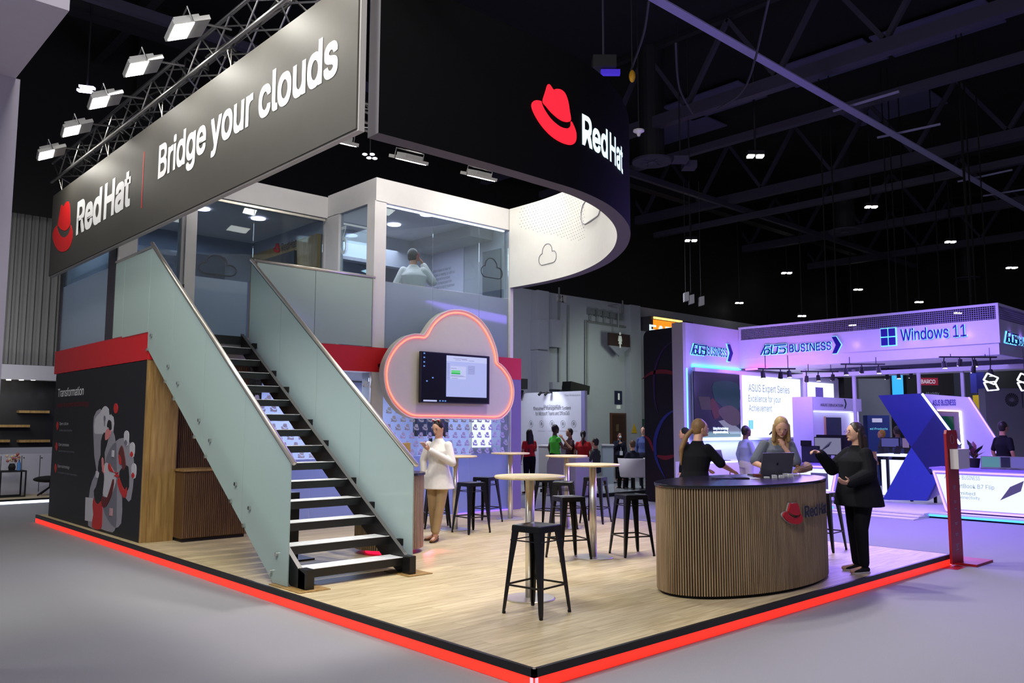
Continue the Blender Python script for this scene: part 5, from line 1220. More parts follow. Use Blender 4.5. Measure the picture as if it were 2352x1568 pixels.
tr = MB().poly([(-.17, 0), (.17, 0), (0, .4)], front(wq(1441, 994).x, YW - .36, wq(1441, 994).z), 0, .02).build('warning_triangle', mat('warning_yellow', (190, 150, 40), .5)); tag(tr, 'small yellow warning triangle right of the brown door', 'sign')
for i, (x0, y0, x1, y1, lab) in enumerate(((1310, 880, 1354, 902, 'black loudspeaker angled out from the hall wall over the poster corner'), (1199, 868, 1212, 892, 'black loudspeaker peeping out beside the white column'))):
    y_ = YW - .8 if i == 0 else 14.0; a, b = onY(x0, y0, y_), onY(x1, y1, y_); s_ = thing('loudspeaker', lab, 'loudspeaker', (a.x, y_, b.z))
    w_, h_ = b.x - a.x, a.z - b.z; u_ = Vector((1, 0, -.14 if i == 0 else 0)).normalized()
    MB().fbox((a.x, y_, b.z + (.1 if i == 0 else 0)), u_, (0, 1, 0), u_.cross(Vector((0, 1, 0))), 0, w_, 0, .45, -.02, h_ * .95).build('cabinet', MATTE, s_)
    MB().bar((b.x - w_ * .1, y_ + .2, b.z - .05), (b.x - w_ * .1, YW if i == 0 else y_ + .3, b.z - .3), .06).build('mount', MATTE, s_)
# orange sign behind the black wall
es = thing('glowing_orange_sign', 'orange lit restaurant sign half hidden above the black wall', 'sign', tuple(wq(1518, 752, 17.6)))
ORG_ = mat('orange_lit', (255, 150, 40), .5, emit=(255, 130, 30), es=1.3)
wbox('case', mat('sign_case', (60, 58, 66), .6), es, 1480, 727, 1580, 770, -.299, .3, 17.7)
wbox('lit_panel', ORG_, es, 1487, 735, 1552, 768, .3, .32, 17.7); wbox('light_bar', mat('amber_bar', (255, 210, 120), .5, emit=(255, 200, 100), es=2.5), es, 1487, 733, 1552, 738, .32, .36, 17.7)
a = onY(1492, 762, 17.37); text('sign_lettering', 'EAT', front(a.x, 17.37, a.z - .12), onY(1545, 750, 17.37).x - a.x, .42, GW, es, .01, bold=.04)
# document poster booth
XT = 13.5
def tx(px, py): return onX(px, py, XT)
a, b = tx(1200, 903), tx(1343, 897)
tp_ = thing('document_poster_wall', 'white exhibition wall headed Most Innovative Document Management System', 'wall panel', (XT, (a.y + b.y) / 2, 0))
BX('panel', mat('poster_white', (196, 198, 212), .6), tp_, XT, XT + .1, b.y, a.y + .4, 0, b.z); BX('edge_band', mat('poster_edge', (120, 118, 170), .6), tp_, XT - .002, XT, b.y, b.y + .14, 0, b.z)
def ttext(s, x0, y0, x1, h, m=DPRINT, bold=.0):
    p, q = tx(x0, y0), tx(x1, y0); text('poster_lettering', s, side(XT, p.y, p.z), p.y - q.y, h, m, tp_, .003, bold=bold)
ttext('Titan Workspace', 1296, 911, 1333, .07, GPRINT); ttext('Most Innovative', 1249, 936, 1287, .09); ttext('Document Management System', 1226, 944, 1311, .13, DPRINT, .005); ttext('for Microsoft Teams and Office365', 1230, 954, 1308, .12)
for k, x in enumerate((1220, 1244, 1268, 1293, 1318)):
    p = tx(x, 973); MB().tube([(XT - .004, p.y + .09 * math.cos(a_ * .52), p.z + .1 * math.sin(a_ * .52)) for a_ in range(12)], .006, 4, closed=True).build('icon_ring', GPRINT, tp_)
    MB().poly([(-.04, -.045), (.04, -.045), (.04, .03), (0, .055), (-.04, .03)], side(XT, p.y, p.z), 0, .004).build('icon_glyph', GPRINT, tp_)
    if k > 0: ttext(('', 'Compliance', 'Scanning', 'Data Privacy', 'Offline')[k], x - 8, 991, x + 8, .035, GPRINT)
for px in (1254, 1268): p = tx(px, 905); MB().cyl((XT - .25, p.y, p.z + .02), (XT, p.y, p.z + .05), .02, n=6).cyl((XT - .3, p.y, p.z - .03), (XT - .2, p.y, p.z + .05), .04, n=8).build('spot_arm', MATTE, tp_, kind='stuff')
light('SPOT', 'poster_spot', (XT - 1.0, tx(1272, 905).y, 3.0), 60, COOL, (XT, tx(1275, 925).y, 2.3), .05, spot=50)
pc1 = thing('poster_counter', 'grey box counter standing in front of the document poster', 'counter', tuple(onX(1262, 1080, 13.0)))
p0, p1 = onX(1237, 1024, 12.9), onX(1288, 1024, 12.9); BX('box', GREYW, pc1, 12.9, 13.3, p1.y, p0.y, 0, p0.z)
BX('worktop', WHITE, pc1, 12.86, 13.34, p1.y - .03, p0.y + .03, p0.z, p0.z + .03)
# curved white reception desk behind the tables
wd = thing('curved_white_desk', 'glossy white reception desk with a rounded shoulder, behind the middle table', 'desk', tuple(onX(1285, 1100, 11.2)))
GWH = mat('gloss_white', (200, 196, 202), .25); q0, q1 = onX(1256, 1049, 11.2), onX(1322, 1049, 11.2); wz = q0.z
P = [(q0.y, .02), (q0.y, wz - .22)] + [(q0.y - .2 + .2 * math.cos(a_), wz - .2 + .2 * math.sin(a_)) for a_ in (0, .4, .8, 1.2, 1.57)] + [(q1.y, wz), (q1.y, .02)]
MB().poly(P, lambda u, v, d: Vector((11.2 + .7 * (1 - d), u, v)), 0, 1).build('shell', GWH, wd)
wp = thing('low_white_platform', 'low white platform with a black edge carrying the seated visitors', 'platform', (13.2, 9.6, 0))
pA, pB = onZ(1243, 1125, 0), onZ(1452, 1138, 0)
BX('slab', mat('glossy_floor', (170, 174, 178), .15), wp, 11.7, 17.5, 9.6, 11.7, .001, .09); BX('edge', MATTE, wp, 11.66, 11.7, 9.56, 11.7, .001, .09); BX('edge', MATTE, wp, 11.7, 17.5, 9.56, 9.6, .001, .09)
# white armchair
ac = at_depth(1450, 22.3); ch = thing('armchair', 'white tub armchair on black legs with a man sitting in it', 'chair', (ac.x, ac.y, .09))
MB().add(*[(lambda V, F: (V, F))(*(lambda n: ([(ac.x + rr * math.cos(R(VF + 100 + 200 * i / n)), ac.y + rr * math.sin(R(VF + 100 + 200 * i / n)), z) for (rr, z) in ((.36, .42), (.42, .9), (.36, .9), (.30, .44)) for i in range(n + 1)],
    [(k * (n + 1) + i, k * (n + 1) + i + 1, (k + 1) * (n + 1) + i + 1, (k + 1) * (n + 1) + i) for k in range(3) for i in range(n)]))(16))][0]).build('shell', mat('armchair_white', (200, 194, 200), .5), ch, smooth=True)
MB().lathe([(.33, .40), (.33, .50)], (ac.x, ac.y, 0), 20).build('seat', mat('armchair_white', (200, 194, 200)), ch)
for k in range(4): a_ = R(45 + 90 * k); MB().cyl((ac.x + .25 * math.cos(a_), ac.y + .25 * math.sin(a_), .09), (ac.x + .22 * math.cos(a_), ac.y + .22 * math.sin(a_), .42), .03, n=8).build('leg', MATTE, ch)
p = at_depth(1397, 25.5); k1 = thing('information_kiosk', 'plain pale box kiosk left of the masked woman', 'kiosk', tuple(p)); rw = Vector((RT.x, RT.y, 0)).normalized()
MB().fbox(p, rw, (-rw.y, rw.x, 0), (0, 0, 1), -.2, .13, 0, .4, 0, 1.15).build('box', mat('kiosk_pale', (160, 174, 184), .5), k1); MB().fbox(p + Vector((0, 0, 1.15)), rw, (-rw.y, rw.x, 0), (0, 0, 1), -.22, .15, -.03, .43, 0, .04).build('kiosk_top', WHITE, k1)

# ================================================================ blue-violet booth at the right
LED = mat('cyan_led', (120, 225, 255), .4, emit=(110, 215, 255), es=1.9); LEDV = mat('violet_edge_led', (190, 160, 255), .4, emit=(150, 120, 255), es=2.6); LEDB = mat('blue_floor_led', (70, 160, 255), .4, emit=(60, 150, 255), es=2.4); LEDW = mat('white_led', (240, 245, 255), .4, emit=(225, 235, 255), es=2.6)
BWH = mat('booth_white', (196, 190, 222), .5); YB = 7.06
bw = thing('black_rounded_wall', 'tall black wall with rounded top and dim red and blue circles', 'wall panel', (11.7, 7.7, 0))
P = [(7.14, .0), (8.22, .0), (8.22, 3.8)] + [(8.22 - .16 + .16 * math.cos(a_), 3.86 + .16 * math.sin(a_)) for a_ in (0.2, .6, 1.0, 1.4)] + [(7.14, 4.04)]
MB().poly(P, lambda u, v, d: Vector((11.7 + .45 * (1 - d), u, v)), 0, 1).build('slab', mat('deep_black', (9, 9, 14), .35), bw)
def arc(nm, pts, m, r=.02):
    q = [onX(x, y, 11.69) for x, y in pts]; q = [tuple(v) for v in q]; q = smoothp(q, 5, False); b_ = MB(); n = len(q)
    V = []; 
    for i, v in enumerate(q):
        d_ = Vector(q[min(i + 1, n - 1)]) - Vector(q[max(i - 1, 0)]); nn = Vector((0, -d_.z, d_.y)).normalized(); w_ = r * math.sin(math.pi * (i + .3) / n)
        V += [Vector(v) + nn * w_, Vector(v) - nn * w_]
    b_.add(V, [(2 * i, 2 * i + 1, 2 * i + 3, 2 * i + 2) for i in range(n - 1)]).build(nm, m, bw)
arc('violet_circle', [(1562, 775), (1525, 800), (1504, 850), (1503, 915), (1512, 950)], mat('dim_violet_print', (44, 22, 66), .5), .03); arc('red_circle', [(1474, 871), (1495, 857), (1521, 853), (1545, 857), (1563, 869)], mat('dim_red_circle', (104, 22, 30), .5), .05)
arc('blue_circle', [(1563, 933), (1525, 960), (1505, 1008), (1508, 1055), (1528, 1098)], mat('dim_blue_circle', (28, 40, 110), .5), .05); arc('red_circle', [(1506, 1045), (1528, 1051), (1552, 1045)], MATS['dim_red_circle'], .05)
arc('red_circle', [(1480, 1000), (1492, 1012), (1502, 1040)], MATS['dim_red_circle'], .04)
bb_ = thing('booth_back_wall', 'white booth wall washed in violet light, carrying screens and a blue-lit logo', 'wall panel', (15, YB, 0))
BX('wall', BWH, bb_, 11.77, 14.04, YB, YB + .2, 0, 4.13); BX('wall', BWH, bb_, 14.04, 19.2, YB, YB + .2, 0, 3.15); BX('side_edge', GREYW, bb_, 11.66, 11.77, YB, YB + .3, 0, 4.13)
def yb(nm, m, x0, y0, x1, y1, d0, d1, par=None, Y=YB): a, b = onY(x0, y0, Y), onY(x1, y1, Y); return BX(nm, m, par or bb_, a.x, b.x, Y - d1, Y - d0, b.z, a.z)
yb('led_strip', LED, 1576, 845, 1582, 1130, .0, .03); BX('led_strip', mat('strong_cyan_led', (120, 225, 255), .4, emit=(40, 190, 255), es=14), bb_, 11.98, 14.0, YB - .05, YB - .02, 3.135, 3.15); BX('led_strip', mat('pink_led', (255, 120, 230), .4, emit=(230, 60, 255), es=7), bb_, 13.95, 13.98, YB - .8, YB - .2, 3.12, 3.15)
sf = thing('screen_frame', 'white framed wall unit holding the video screen and the white slide screens', 'frame', (15, YB - .1, 1.4))
BX('frame_body', BWH, sf, 11.95, 19.0, YB - .12, YB - .03, 1.42, 3.1)
def screen(lab, x0, y0, x1, y1, x2, y2, m, d):
    s_ = thing('wall_screen', lab, 'screen', tuple(onY(x0, y1, YB - d))); a, b = onY(x0, y0, YB - d), onY(x1, y2, YB - d)
    BX('panel', m, s_, a.x, b.x, YB - d, YB - d + .03, b.z, a.z); return s_, a, b
s1, a1, b1 = screen('dark video screen showing clapping hands and two lines of subtitles', 1593, 852, 1702, 1004, 0, 1003, emis('video_dark', (26, 26, 60), .6), .15)
FS1 = front(a1.x, YB - .152, b1.z); w1, h1 = b1.x - a1.x, a1.z - b1.z
def sp(nm, pts, m, d=.003, par=s1, F=FS1, w=w1, h=h1, sm=3): q = [(x * w, y * h) for x, y in pts]; MB().poly(smoothp(q, sm) if sm else q, F, 0, d).build(nm, m, par)
sp('video_shirt', [(.42, .85), (.95, .85), (.98, .5), (.8, .35), (.55, .5), (.42, .6)], emis('video_teal', (20, 56, 72), .6)); sp('video_hand', [(.33, .55), (.4, .6), (.5, .48), (.55, .35), (.42, .28), (.36, .4)], emis('video_skin', (80, 36, 42), .6), .005)
sp('video_hand', [(.5, .42), (.75, .5), (.97, .4), (.98, .22), (.8, .18), (.6, .28)], emis('video_skin_pale', (84, 64, 88), .6), .006)
sp('video_desk', [(.08, .62), (.32, .62), (.4, .42), (.14, .42)], emis('video_beige', (64, 54, 66), .6), .004, sm=0)
sp('video_laptop', [(.5, .25), (.7, .28), (.98, .12), (.98, .05), (.75, .05)], emis('video_grey', (140, 140, 170), .7), .005, sm=0)
text('subtitle', 'Using this technology', front(a1.x + .38 * w1, YB - .153, b1.z + .105 * h1), w1 * .33, .08, GW, s1, .003, bold=.01); text('subtitle', 'empowered workforce,', front(a1.x + .38 * w1, YB - .153, b1.z + .05 * h1), w1 * .33, .08, GW, s1, .003, bold=.01)
SCW = emis('slide_white', (228, 238, 255), 1.35); SLT = emis('slide_text', (130, 145, 200), .9)
s2_, a2, b2 = screen('glowing white slide screen headed Expert Series', 1706, 861, 1842, 1004, 0, 1003, SCW, .15)
def st_(s, x0, y0, x1, h): p, q = onY(x0, y0, YB - .152), onY(x1, y0, YB - .152); text('slide_text', s, front(p.x, YB - .153, p.z), q.x - p.x, h, SLT, s2_, .003)
st_('ASUS Expert Series', 1719, 903, 1813, .235); st_('Excellence for your', 1719, 926, 1793, .21); st_('Achievement', 1720, 944, 1773, .165)
WB = emis('window_blue', (120, 215, 245), 1)
for i in range(2):
    for j in range(2): p = onY(1720 + i * 5.3, 985 - j * 10, YB - .153); BX('logo_tile', WB, s2_, p.x, p.x + .09, YB - .156, YB - .152, p.z, p.z + .11)
s3_, a3, b3 = screen('smaller slide screen with a computer tower picture, above the education kiosk', 1847, 876, 1916, 914, 0, 925, SCW, .15)
q0, q1 = onY(1874, 925, YB - .153), onY(1890, 890, YB - .153); BX('pictured_tower', emis('pictured_violet', (110, 92, 210), .7), s3_, q0.x, q1.x, YB - .158, YB - .152, b3.z, q1.z)
LOGOD = mat('logo_indigo', (26, 12, 120), .4); HALO = mat('logo_halo', (120, 230, 255), .4, emit=(120, 215, 255), es=1.1)
def asus(par, F, w, h, second, s2w, bold=.016):
    """stroked logotype, then bar, word and chevron; a glowing plate edge lies behind"""
    S_ = h; sl = .18; b_ = MB(); g_ = MB()
    def st(pts, t=.14):
        for b2_, tt, dd in ((b_, t, (.03, .045)), (g_, t + .09, (.004, .012))):
            for (x0, y0), (x1, y1) in zip(pts, pts[1:]):
                d_ = Vector((x1 - x0, y1 - y0)).normalized(); n_ = Vector((-d_.y, d_.x)) * tt / 2; e = d_ * tt / 2
                c = [(x0 - e.x + n_.x, y0 - e.y + n_.y), (x0 - e.x - n_.x, y0 - e.y - n_.y), (x1 + e.x - n_.x, y1 + e.y - n_.y), (x1 + e.x + n_.x, y1 + e.y + n_.y)]
                b2_.poly([((x + y * sl) * S_, y * S_) for x, y in c], F, *dd)
    U = (w * .31) / (S_ * 3.4)
    X = lambda pts: [(x * U, y) for x, y in pts]
    st(X([(0, 0), (.42, 1), (1.05, 1)])); st(X([(.55, .52), (1.0, .52), (1.15, .4), (1.15, .12), (1.0, .0), (.45, 0), (.45, .5)])) 
    st(X([(1.4, .95), (1.4, .12), (1.52, 0), (2.1, 0), (2.25, .12), (2.25, .75)])); st(X([(3.3, .95), (1.75, .95)])); st(X([(2.55, .55), (2.7, .5), (3.2, .5), (3.35, .4), (3.35, .1), (3.2, 0), (2.5, 0)]))
    b_.build('logo_letters', LOGOD, par, kind='stuff'); g_.build('logo_halo', HALO, par, kind='stuff')
    u0 = w * .335
    MB().poly([(u0, -.02 * h), (u0 + .02 * h + .01, -.02 * h), (u0 + .02 * h + .01, 1.05 * h), (u0, 1.05 * h)], F, .03, .04).build('logo_divider', LOGOD, par)
    text('logo_word_halo', second, lambda u, v, d: F(u + u0 + w * .03 - .0, v, d + .002), w * s2w, h * .92, HALO, par, .004, bold=.03); text('logo_word', second, lambda u, v, d: F(u + u0 + w * .03, v, d + .03), w * s2w, h * .92, LOGOD, par, .006, bold=bold)
    c0 = u0 + w * .04 + w * s2w
    for m_, e, dd in ((HALO, .06 * h, (.004, .012)), (LOGOD, 0, (.03, .045))):
        MB().poly([(c0 - e, -.45 * h - e), (c0 + .5 * h, -.45 * h - e), (c0 + 1.05 * h + e, .5 * h), (c0 + .5 * h, 1.45 * h + e), (c0 - e, 1.45 * h + e), (c0 + .45 * h - e, .5 * h)], F, *dd).build('logo_chevron' if m_ is LOGOD else 'chevron_halo', m_, par)
l1 = thing('booth_logo', 'violet logo with cyan halo on the left booth wall above the screens', 'logo', (12, YB, 3.4))
p, q = onY(1586, 803, YB), onY(1690, 812, YB); asus(l1, front(p.x, YB, 3.42), q.x - p.x - .15, .22, 'BUSINESS', .47)
# canopy
XF = 14.0
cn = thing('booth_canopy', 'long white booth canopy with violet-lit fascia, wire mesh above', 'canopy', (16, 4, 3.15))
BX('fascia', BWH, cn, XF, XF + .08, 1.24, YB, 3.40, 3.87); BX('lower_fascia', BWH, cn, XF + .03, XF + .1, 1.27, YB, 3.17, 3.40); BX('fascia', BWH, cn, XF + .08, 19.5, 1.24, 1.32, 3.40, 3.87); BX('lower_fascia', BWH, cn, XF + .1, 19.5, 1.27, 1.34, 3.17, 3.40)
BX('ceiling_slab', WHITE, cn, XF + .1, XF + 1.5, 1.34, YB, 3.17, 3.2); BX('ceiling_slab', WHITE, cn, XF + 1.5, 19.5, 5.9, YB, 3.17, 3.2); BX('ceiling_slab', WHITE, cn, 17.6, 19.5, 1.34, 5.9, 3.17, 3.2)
for z in (4.14,): BX('top_rail', BWH, cn, XF, XF + .05, 1.24, YB, z, z + .05); BX('top_rail', BWH, cn, XF + .05, 19.5, 1.24, 1.29, z, z + .05)
for y in (1.24, 7.0): BX('mesh_post', BWH, cn, XF, XF + .05, y, y + .05, 3.87, 4.14)
BX('inner_beam', BWH, cn, XF + .3, 18.6, 4.2, 4.3, 3.9, 4.0); BX('inner_beam', BWH, cn, 16.0, 16.1, 1.4, YB, 3.0, 3.1)
b_ = MB()
for i in range(int(5.8 / .042)): y = 1.27 + i * .042; b_.box(XF + .02, XF + .028, y, y + .012, 3.87, 4.14)
for i in range(6): z = 3.89 + i * .042; b_.box(XF + .018, XF + .03, 1.27, YB, z, z + .012)
for i in range(120): x = XF + .05 + i * .042; b_.box(x, x + .012, 1.26, 1.268, 3.87, 4.14)
for i in range(6): z = 3.89 + i * .042; b_.box(XF + .05, 19.2, 1.258, 1.27, z, z + .012)
b_.build('wire_mesh', mat('mesh_grey', (120, 114, 150), .5), cn, kind='stuff')
b_ = MB()
for i in range(50): x = XF + 1.5 + i * .042; b_.box(x, x + .012, 1.4, 5.9, 3.19, 3.2)
for i in range(105): y = 1.4 + i * .042; b_.box(XF + 1.5, 17.6, y, y + .012, 3.185, 3.19)
b_.build('ceiling_mesh', MATS['mesh_grey'], cn, kind='stuff')
l2 = thing('booth_logo', 'violet logo with cyan halo and chevron on the long canopy fascia', 'logo', (XF, 5, 3.4))
p, q = onX(1750, 812, XF), onX(1960, 785, XF); asus(l2, side(XF, p.y, p.z - .02), p.y - q.y - .22, .2, 'BUSINESS', .50)
l3 = thing('fascia_window_logo', 'four-pane window emblem with number-eleven wordmark on the canopy fascia', 'logo', (XF, 2.5, 3.4))
p = onX(2026, 794, XF); W4 = (p.y - onX(2061, 790, XF).y) / 2; H4 = .19
for i in range(2):
    for j in range(2):
        u0_, v0_ = i * W4, j * H4; MB().poly([(u0_ - .02, v0_ - .02), (u0_ + W4, v0_ - .02), (u0_ + W4, v0_ + H4), (u0_ - .02, v0_ + H4)], side(XF, p.y, p.z), .003, .01).build('tile_halo', HALO, l3)
        MB().poly([(u0_, v0_), (u0_ + W4 - .02, v0_), (u0_ + W4 - .02, v0_ + H4 - .02), (u0_, v0_ + H4 - .02)], side(XF, p.y, p.z), .03, .045).build('tile', LOGOD, l3)
q, r_ = onX(2071, 783, XF), onX(2221, 765, XF)
text('wordmark_halo', 'Windows 11', side(XF, q.y, q.z), q.y - r_.y, .25, HALO, l3, .004, bold=.035); text('wordmark', 'Windows 11', side(XF - .03, q.y, q.z), q.y - r_.y, .25, LOGOD, l3, .006, bold=.02)
l4 = thing('booth_logo', 'violet logo starting round the right corner of the canopy', 'logo', (14.3, 1.24, 3.5)); p = onY(2306, 778, 1.24)
asus(l4, front(p.x, 1.24, p.z - .06), 2.4, .2, 'BUSINESS', .50)
for X_, Y_, Z_ in [(XF - .09, y, 3.55) for y in (5.9, 5.3, 4.7, 4.1)] + [(XF - .09, y, 3.6) for y in (2.85, 2.3, 1.8)] + [(x, YB - .06, 3.5) for x in (12.2, 12.8, 13.4)] + [(x, 1.18, 3.6) for x in (14.6, 15.3)]:
    light('POINT', 'logo_backlight', (X_, Y_, Z_), .55, (.45, .25, 1), None, .05)
# track spots
TS = [(1751, 868), (1790, 868), (1811, 866), (1849, 876), (1877, 874), (1909, 872), (1941, 860), (1976, 855), (2016, 856), (2033, 869), (2061, 868), (2088, 866), (2167, 844), (2201, 838), (2237, 840), (2231, 854), (2273, 862)]
TRK = [((0, 1, 2), 16.6, 'left front canopy track'), ((3, 4, 5), 19.0, 'second track, above the kiosk'), ((6, 7, 8), 17.0, 'middle front canopy track'), ((9, 10, 11), 20.0, 'rear track over the blue arrow'), ((12, 13, 14, 15, 16), 16.2, 'right canopy track')]
for ids, dep, nm in TRK:
    yt = min(TS[i][1] for i in ids) - 20; zt_ = EYE.z - (yt - 977) / FPX * dep
    pa, pb_ = at_depth(TS[ids[0]][0] - 12, dep), at_depth(TS[ids[-1]][0] + 14, dep); pa.z = pb_.z = zt_
    tr_ = thing('track_rail', 'thin black lamp rail, the ' + nm, 'rail', tuple((pa + pb_) / 2)); MB().bar(pa, pb_, .03).build('rail', MATTE, tr_)
    for q_ in (pa.lerp(pb_, .2), pa.lerp(pb_, .8)): MB().cyl(tuple(q_), (q_.x, q_.y, max(3.18, zt_ + .02)), .008, n=5).build('hanger', MATTE, tr_)
    for j, i in enumerate(ids):
        x, y = TS[i]; p = at_depth(x, dep); zz_ = EYE.z - (y - 977) / FPX * dep
        s_ = thing('track_spotlight', '%s small black spotlight from the left on the %s' % (['first', 'second', 'third', 'fourth', 'fifth'][j], nm), 'spotlight', (p.x, p.y, zz_), 'black track spotlights under the canopy')
        jj = (-1) ** i * .025; MB().cyl((p.x, p.y, zz_), (p.x + jj, p.y + jj, zz_ + .13), .05, .04, n=10).build('lamp_head', MATTE, s_); MB().cyl((p.x, p.y, zz_ - .004), (p.x, p.y, zz_ + .001), .042, n=10).build('lens', LAMP, s_)
        MB().cyl((p.x + jj, p.y + jj, zz_ + .12), (p.x, p.y, zt_), .012, n=6).build('stem', MATTE, s_)
for k, (x, zt2, d_) in enumerate(((1846, 3.16, 20.6), (1958, 3.16, 20.5), (2106, 3.16, 20.6), (2206, 3.16, 20.6))):
    p = at_depth(x, d_); tag(BX('canopy_post', BWH, None, p.x - .035, p.x + .035, p.y - .035, p.y + .035, .1, zt2), ['white canopy post left of the education kiosk', 'white canopy post between kiosk and blue arrow', 'white canopy post rising behind the blue arrow top', 'white canopy post right of the blue arrow'][k], 'post')
# booth floor, steps
bf = thing('booth_floor', 'white raised booth floor with two low steps and a blue light line along its edge', 'platform', (15.5, 3.6, 0))
BX('floor_slab', WHITE, bf, 13.0, 19.6, .0, YB, .03, .1); BX('floor_light', LEDB, bf, 12.985, 13.0, .0, 2.4, .035, .07); BX('floor_light', LEDB, bf, 12.985, 13.0, 4.2, 6.9, .035, .07)
BX('recess', MATTE, bf, 13.05, 19.5, .05, YB, 0.001, .03)
for k in range(3): BX('step', WHITE, bf, 12.25 + k * .25, 13.0, 2.35, 4.15, .0 + k * .033 + .001, .033 + k * .033 - (.006 if k < 2 else .0))
# counter desks with lit edges
def lit_desk(lab, X, yL, yR, z0, z1, slant, art=None):
    d_ = thing('lit_desk', lab, 'desk', (X, (yL + yR) / 2, z0)); F = side(X, yL, z0); w_ = yL - yR; h_ = z1 - z0; s_ = slant
    pts = [(s_, 0), (w_ - s_, 0), (w_, h_), (0, h_)]
    MB().poly(pts, F, -.5, 0).build('body', BWH, d_)
    MB().poly([(s_ + .06, .06), (w_ - s_ - .06, .06), (w_ - .09, h_ - .1), (.09, h_ - .1)], F, 0, .004).build('lit_face', emis('desk_lit_face', (216, 228, 255), 1.35), d_)
    Q = [F(x, y, .012) for x, y in [(s_ + .02, .02), (w_ - s_ - .02, .02), (w_ - .04, h_ - .05), (.04, h_ - .05)]]
    for i in range(4): MB().bar(Q[i], Q[(i + 1) % 4], .03, .02, up=(1, 0, 0)).build('edge_light', LEDV, d_)
    BX('desk_top', mat('desk_top_violet', (150, 130, 210), .3), d_, X - .03, X + .62, yR - .03, yL + .03, z1, z1 + .03)
    return d_, F, w_, h_
xR = 13.25; a, b = onX(2139, 1076, xR), onX(2172, 1174, xR)
rd, FRD, wR, hR = lit_desk('glowing white desk at the right edge with a convertible laptop advert', xR, a.y, -.9, b.z, a.z, (a.y - b.y))
GTX = emis('desk_print', (150, 170, 215), .7)
def rdt(s, x0, y0, x1, h): p, q = onX(x0, y0, xR), onX(x1, y0, xR); text('desk_lettering', s, side(xR - .004, p.y, p.z), p.y - q.y, h, GTX, rd, .002)
rdt('ASUS', 2169, 1099, 2205, .075); rdt('BUSINESS', 2210, 1101, 2251, .075); rdt('ExpertBook B7 Flip', 2178, 1121, 2284, .1); rdt('Unlimited', 2178, 1134, 2240, .065); rdt('Connectivity', 2196, 1146, 2251, .075)
q = [onX(x, y, xR) for x, y in [(2297, 1149), (2320, 1118), (2352, 1104), (2345, 1128)]]; MB().poly([(-v.y, v.z) for v in q], side(xR - .004, 0, 0), 0, .002).build('pictured_laptop', emis('pictured_laptop', (100, 92, 160), .6), rd)
BX('plinth', mat('plinth_indigo', (40, 30, 120), .4), rd, xR + .1, xR + .5, -.8, b.y - .1, .1, b.z)
xL = 13.7; a, b = onX(1826, 1068, xL), onX(1926, 1068, xL); c_ = onX(1906, 1150, xL)
ld, FLD, wL, hL = lit_desk('glowing white desk with slanted violet edges behind the oval counter', xL, a.y, b.y, max(.1, c_.z), b.z, .18)
BX('lower_unit', BWH, ld, xL + .05, xL + .5, b.y + .2, a.y - .2, .1, max(.12, c_.z)); MB().poly([(.15, .25), (.55, .25), (.55, .6), (.15, .6)], side(xL - .005, b.y + .8, c_.z), 0, .004).build('pictured_laptop', MATS['pictured_laptop'], ld)
wd2 = thing('wall_desk', 'low glowing white cabinet along the booth wall under the video screen', 'cabinet', (13, YB - .4, .1)); a, b = onY(1600, 1062, YB - .7), onY(1845, 1060, YB - .7)
BX('body', mat('glow_cabinet', (205, 196, 240), .4, emit=(170, 150, 255), es=.22), wd2, a.x, b.x, YB - .7, YB - .15, .1, a.z); BX('edge_light', LEDW, wd2, a.x, b.x, YB - .72, YB - .7, a.z - .03, a.z)
light('AREA', 'wall_desk_glow', (13.4, YB - .35, a.z + .5), 14, (.5, .8, 1), (13.4, YB, a.z + .4), 2.4, .3)
def laptop(lab, p, ang, w_=.33, m=None, scr_m=None, grp=None):
    t = thing('laptop', lab, 'laptop', tuple(p), grp); u_ = Vector((math.cos(ang), math.sin(ang), 0)); v_ = Vector((-u_.y, u_.x, 0)); P0 = Vector(p)
    MB().fbox(P0, u_, v_, UPV, -w_ / 2, w_ / 2, -.22, 0, 0, .015).build('base', LAPG, t); up_ = (UPV + v_ * .3).normalized(); n_ = u_.cross(up_)
    MB().fbox(P0 + UPV * .015, u_, up_, n_, -w_ / 2, w_ / 2, 0, .23, -.012, 0).build('lid', LAPG, t)
    MB().fbox(P0 + UPV * .015, u_, up_, n_, -w_ / 2 + .015, w_ / 2 - .015, .015, .215, 0, .002).build('screen', scr_m or emis('laptop_picture', (90, 120, 165), .8), t); return t
p = onY(1647, 1057, YB - .45); laptop('open laptop on the glowing wall cabinet behind the ponytailed woman', p, R(-12), .4, scr_m=emis('laptop_violet', (80, 74, 130), .6))
LPL = ['open laptop showing a flying-bird picture on the right glowing desk', 'dark-screened laptop beside the bird-picture laptop', 'pale laptop at the right edge of the photo on the glowing desk']
for k, (x, y) in enumerate(((2282, 1068), (2318, 1067), (2342, 1064))):
    p = onX(x, y, xR + .25); p.z = a.z * 0 + onX(2139, 1076, xR).z + .032; laptop(LPL[k], p, R(-75), .42 if k == 0 else .3, scr_m=[emis('bird_picture', (80, 140, 160), .8), mat('off_screen', (24, 26, 50), .2), emis('lilac_screen', (110, 100, 200), .7)][k])
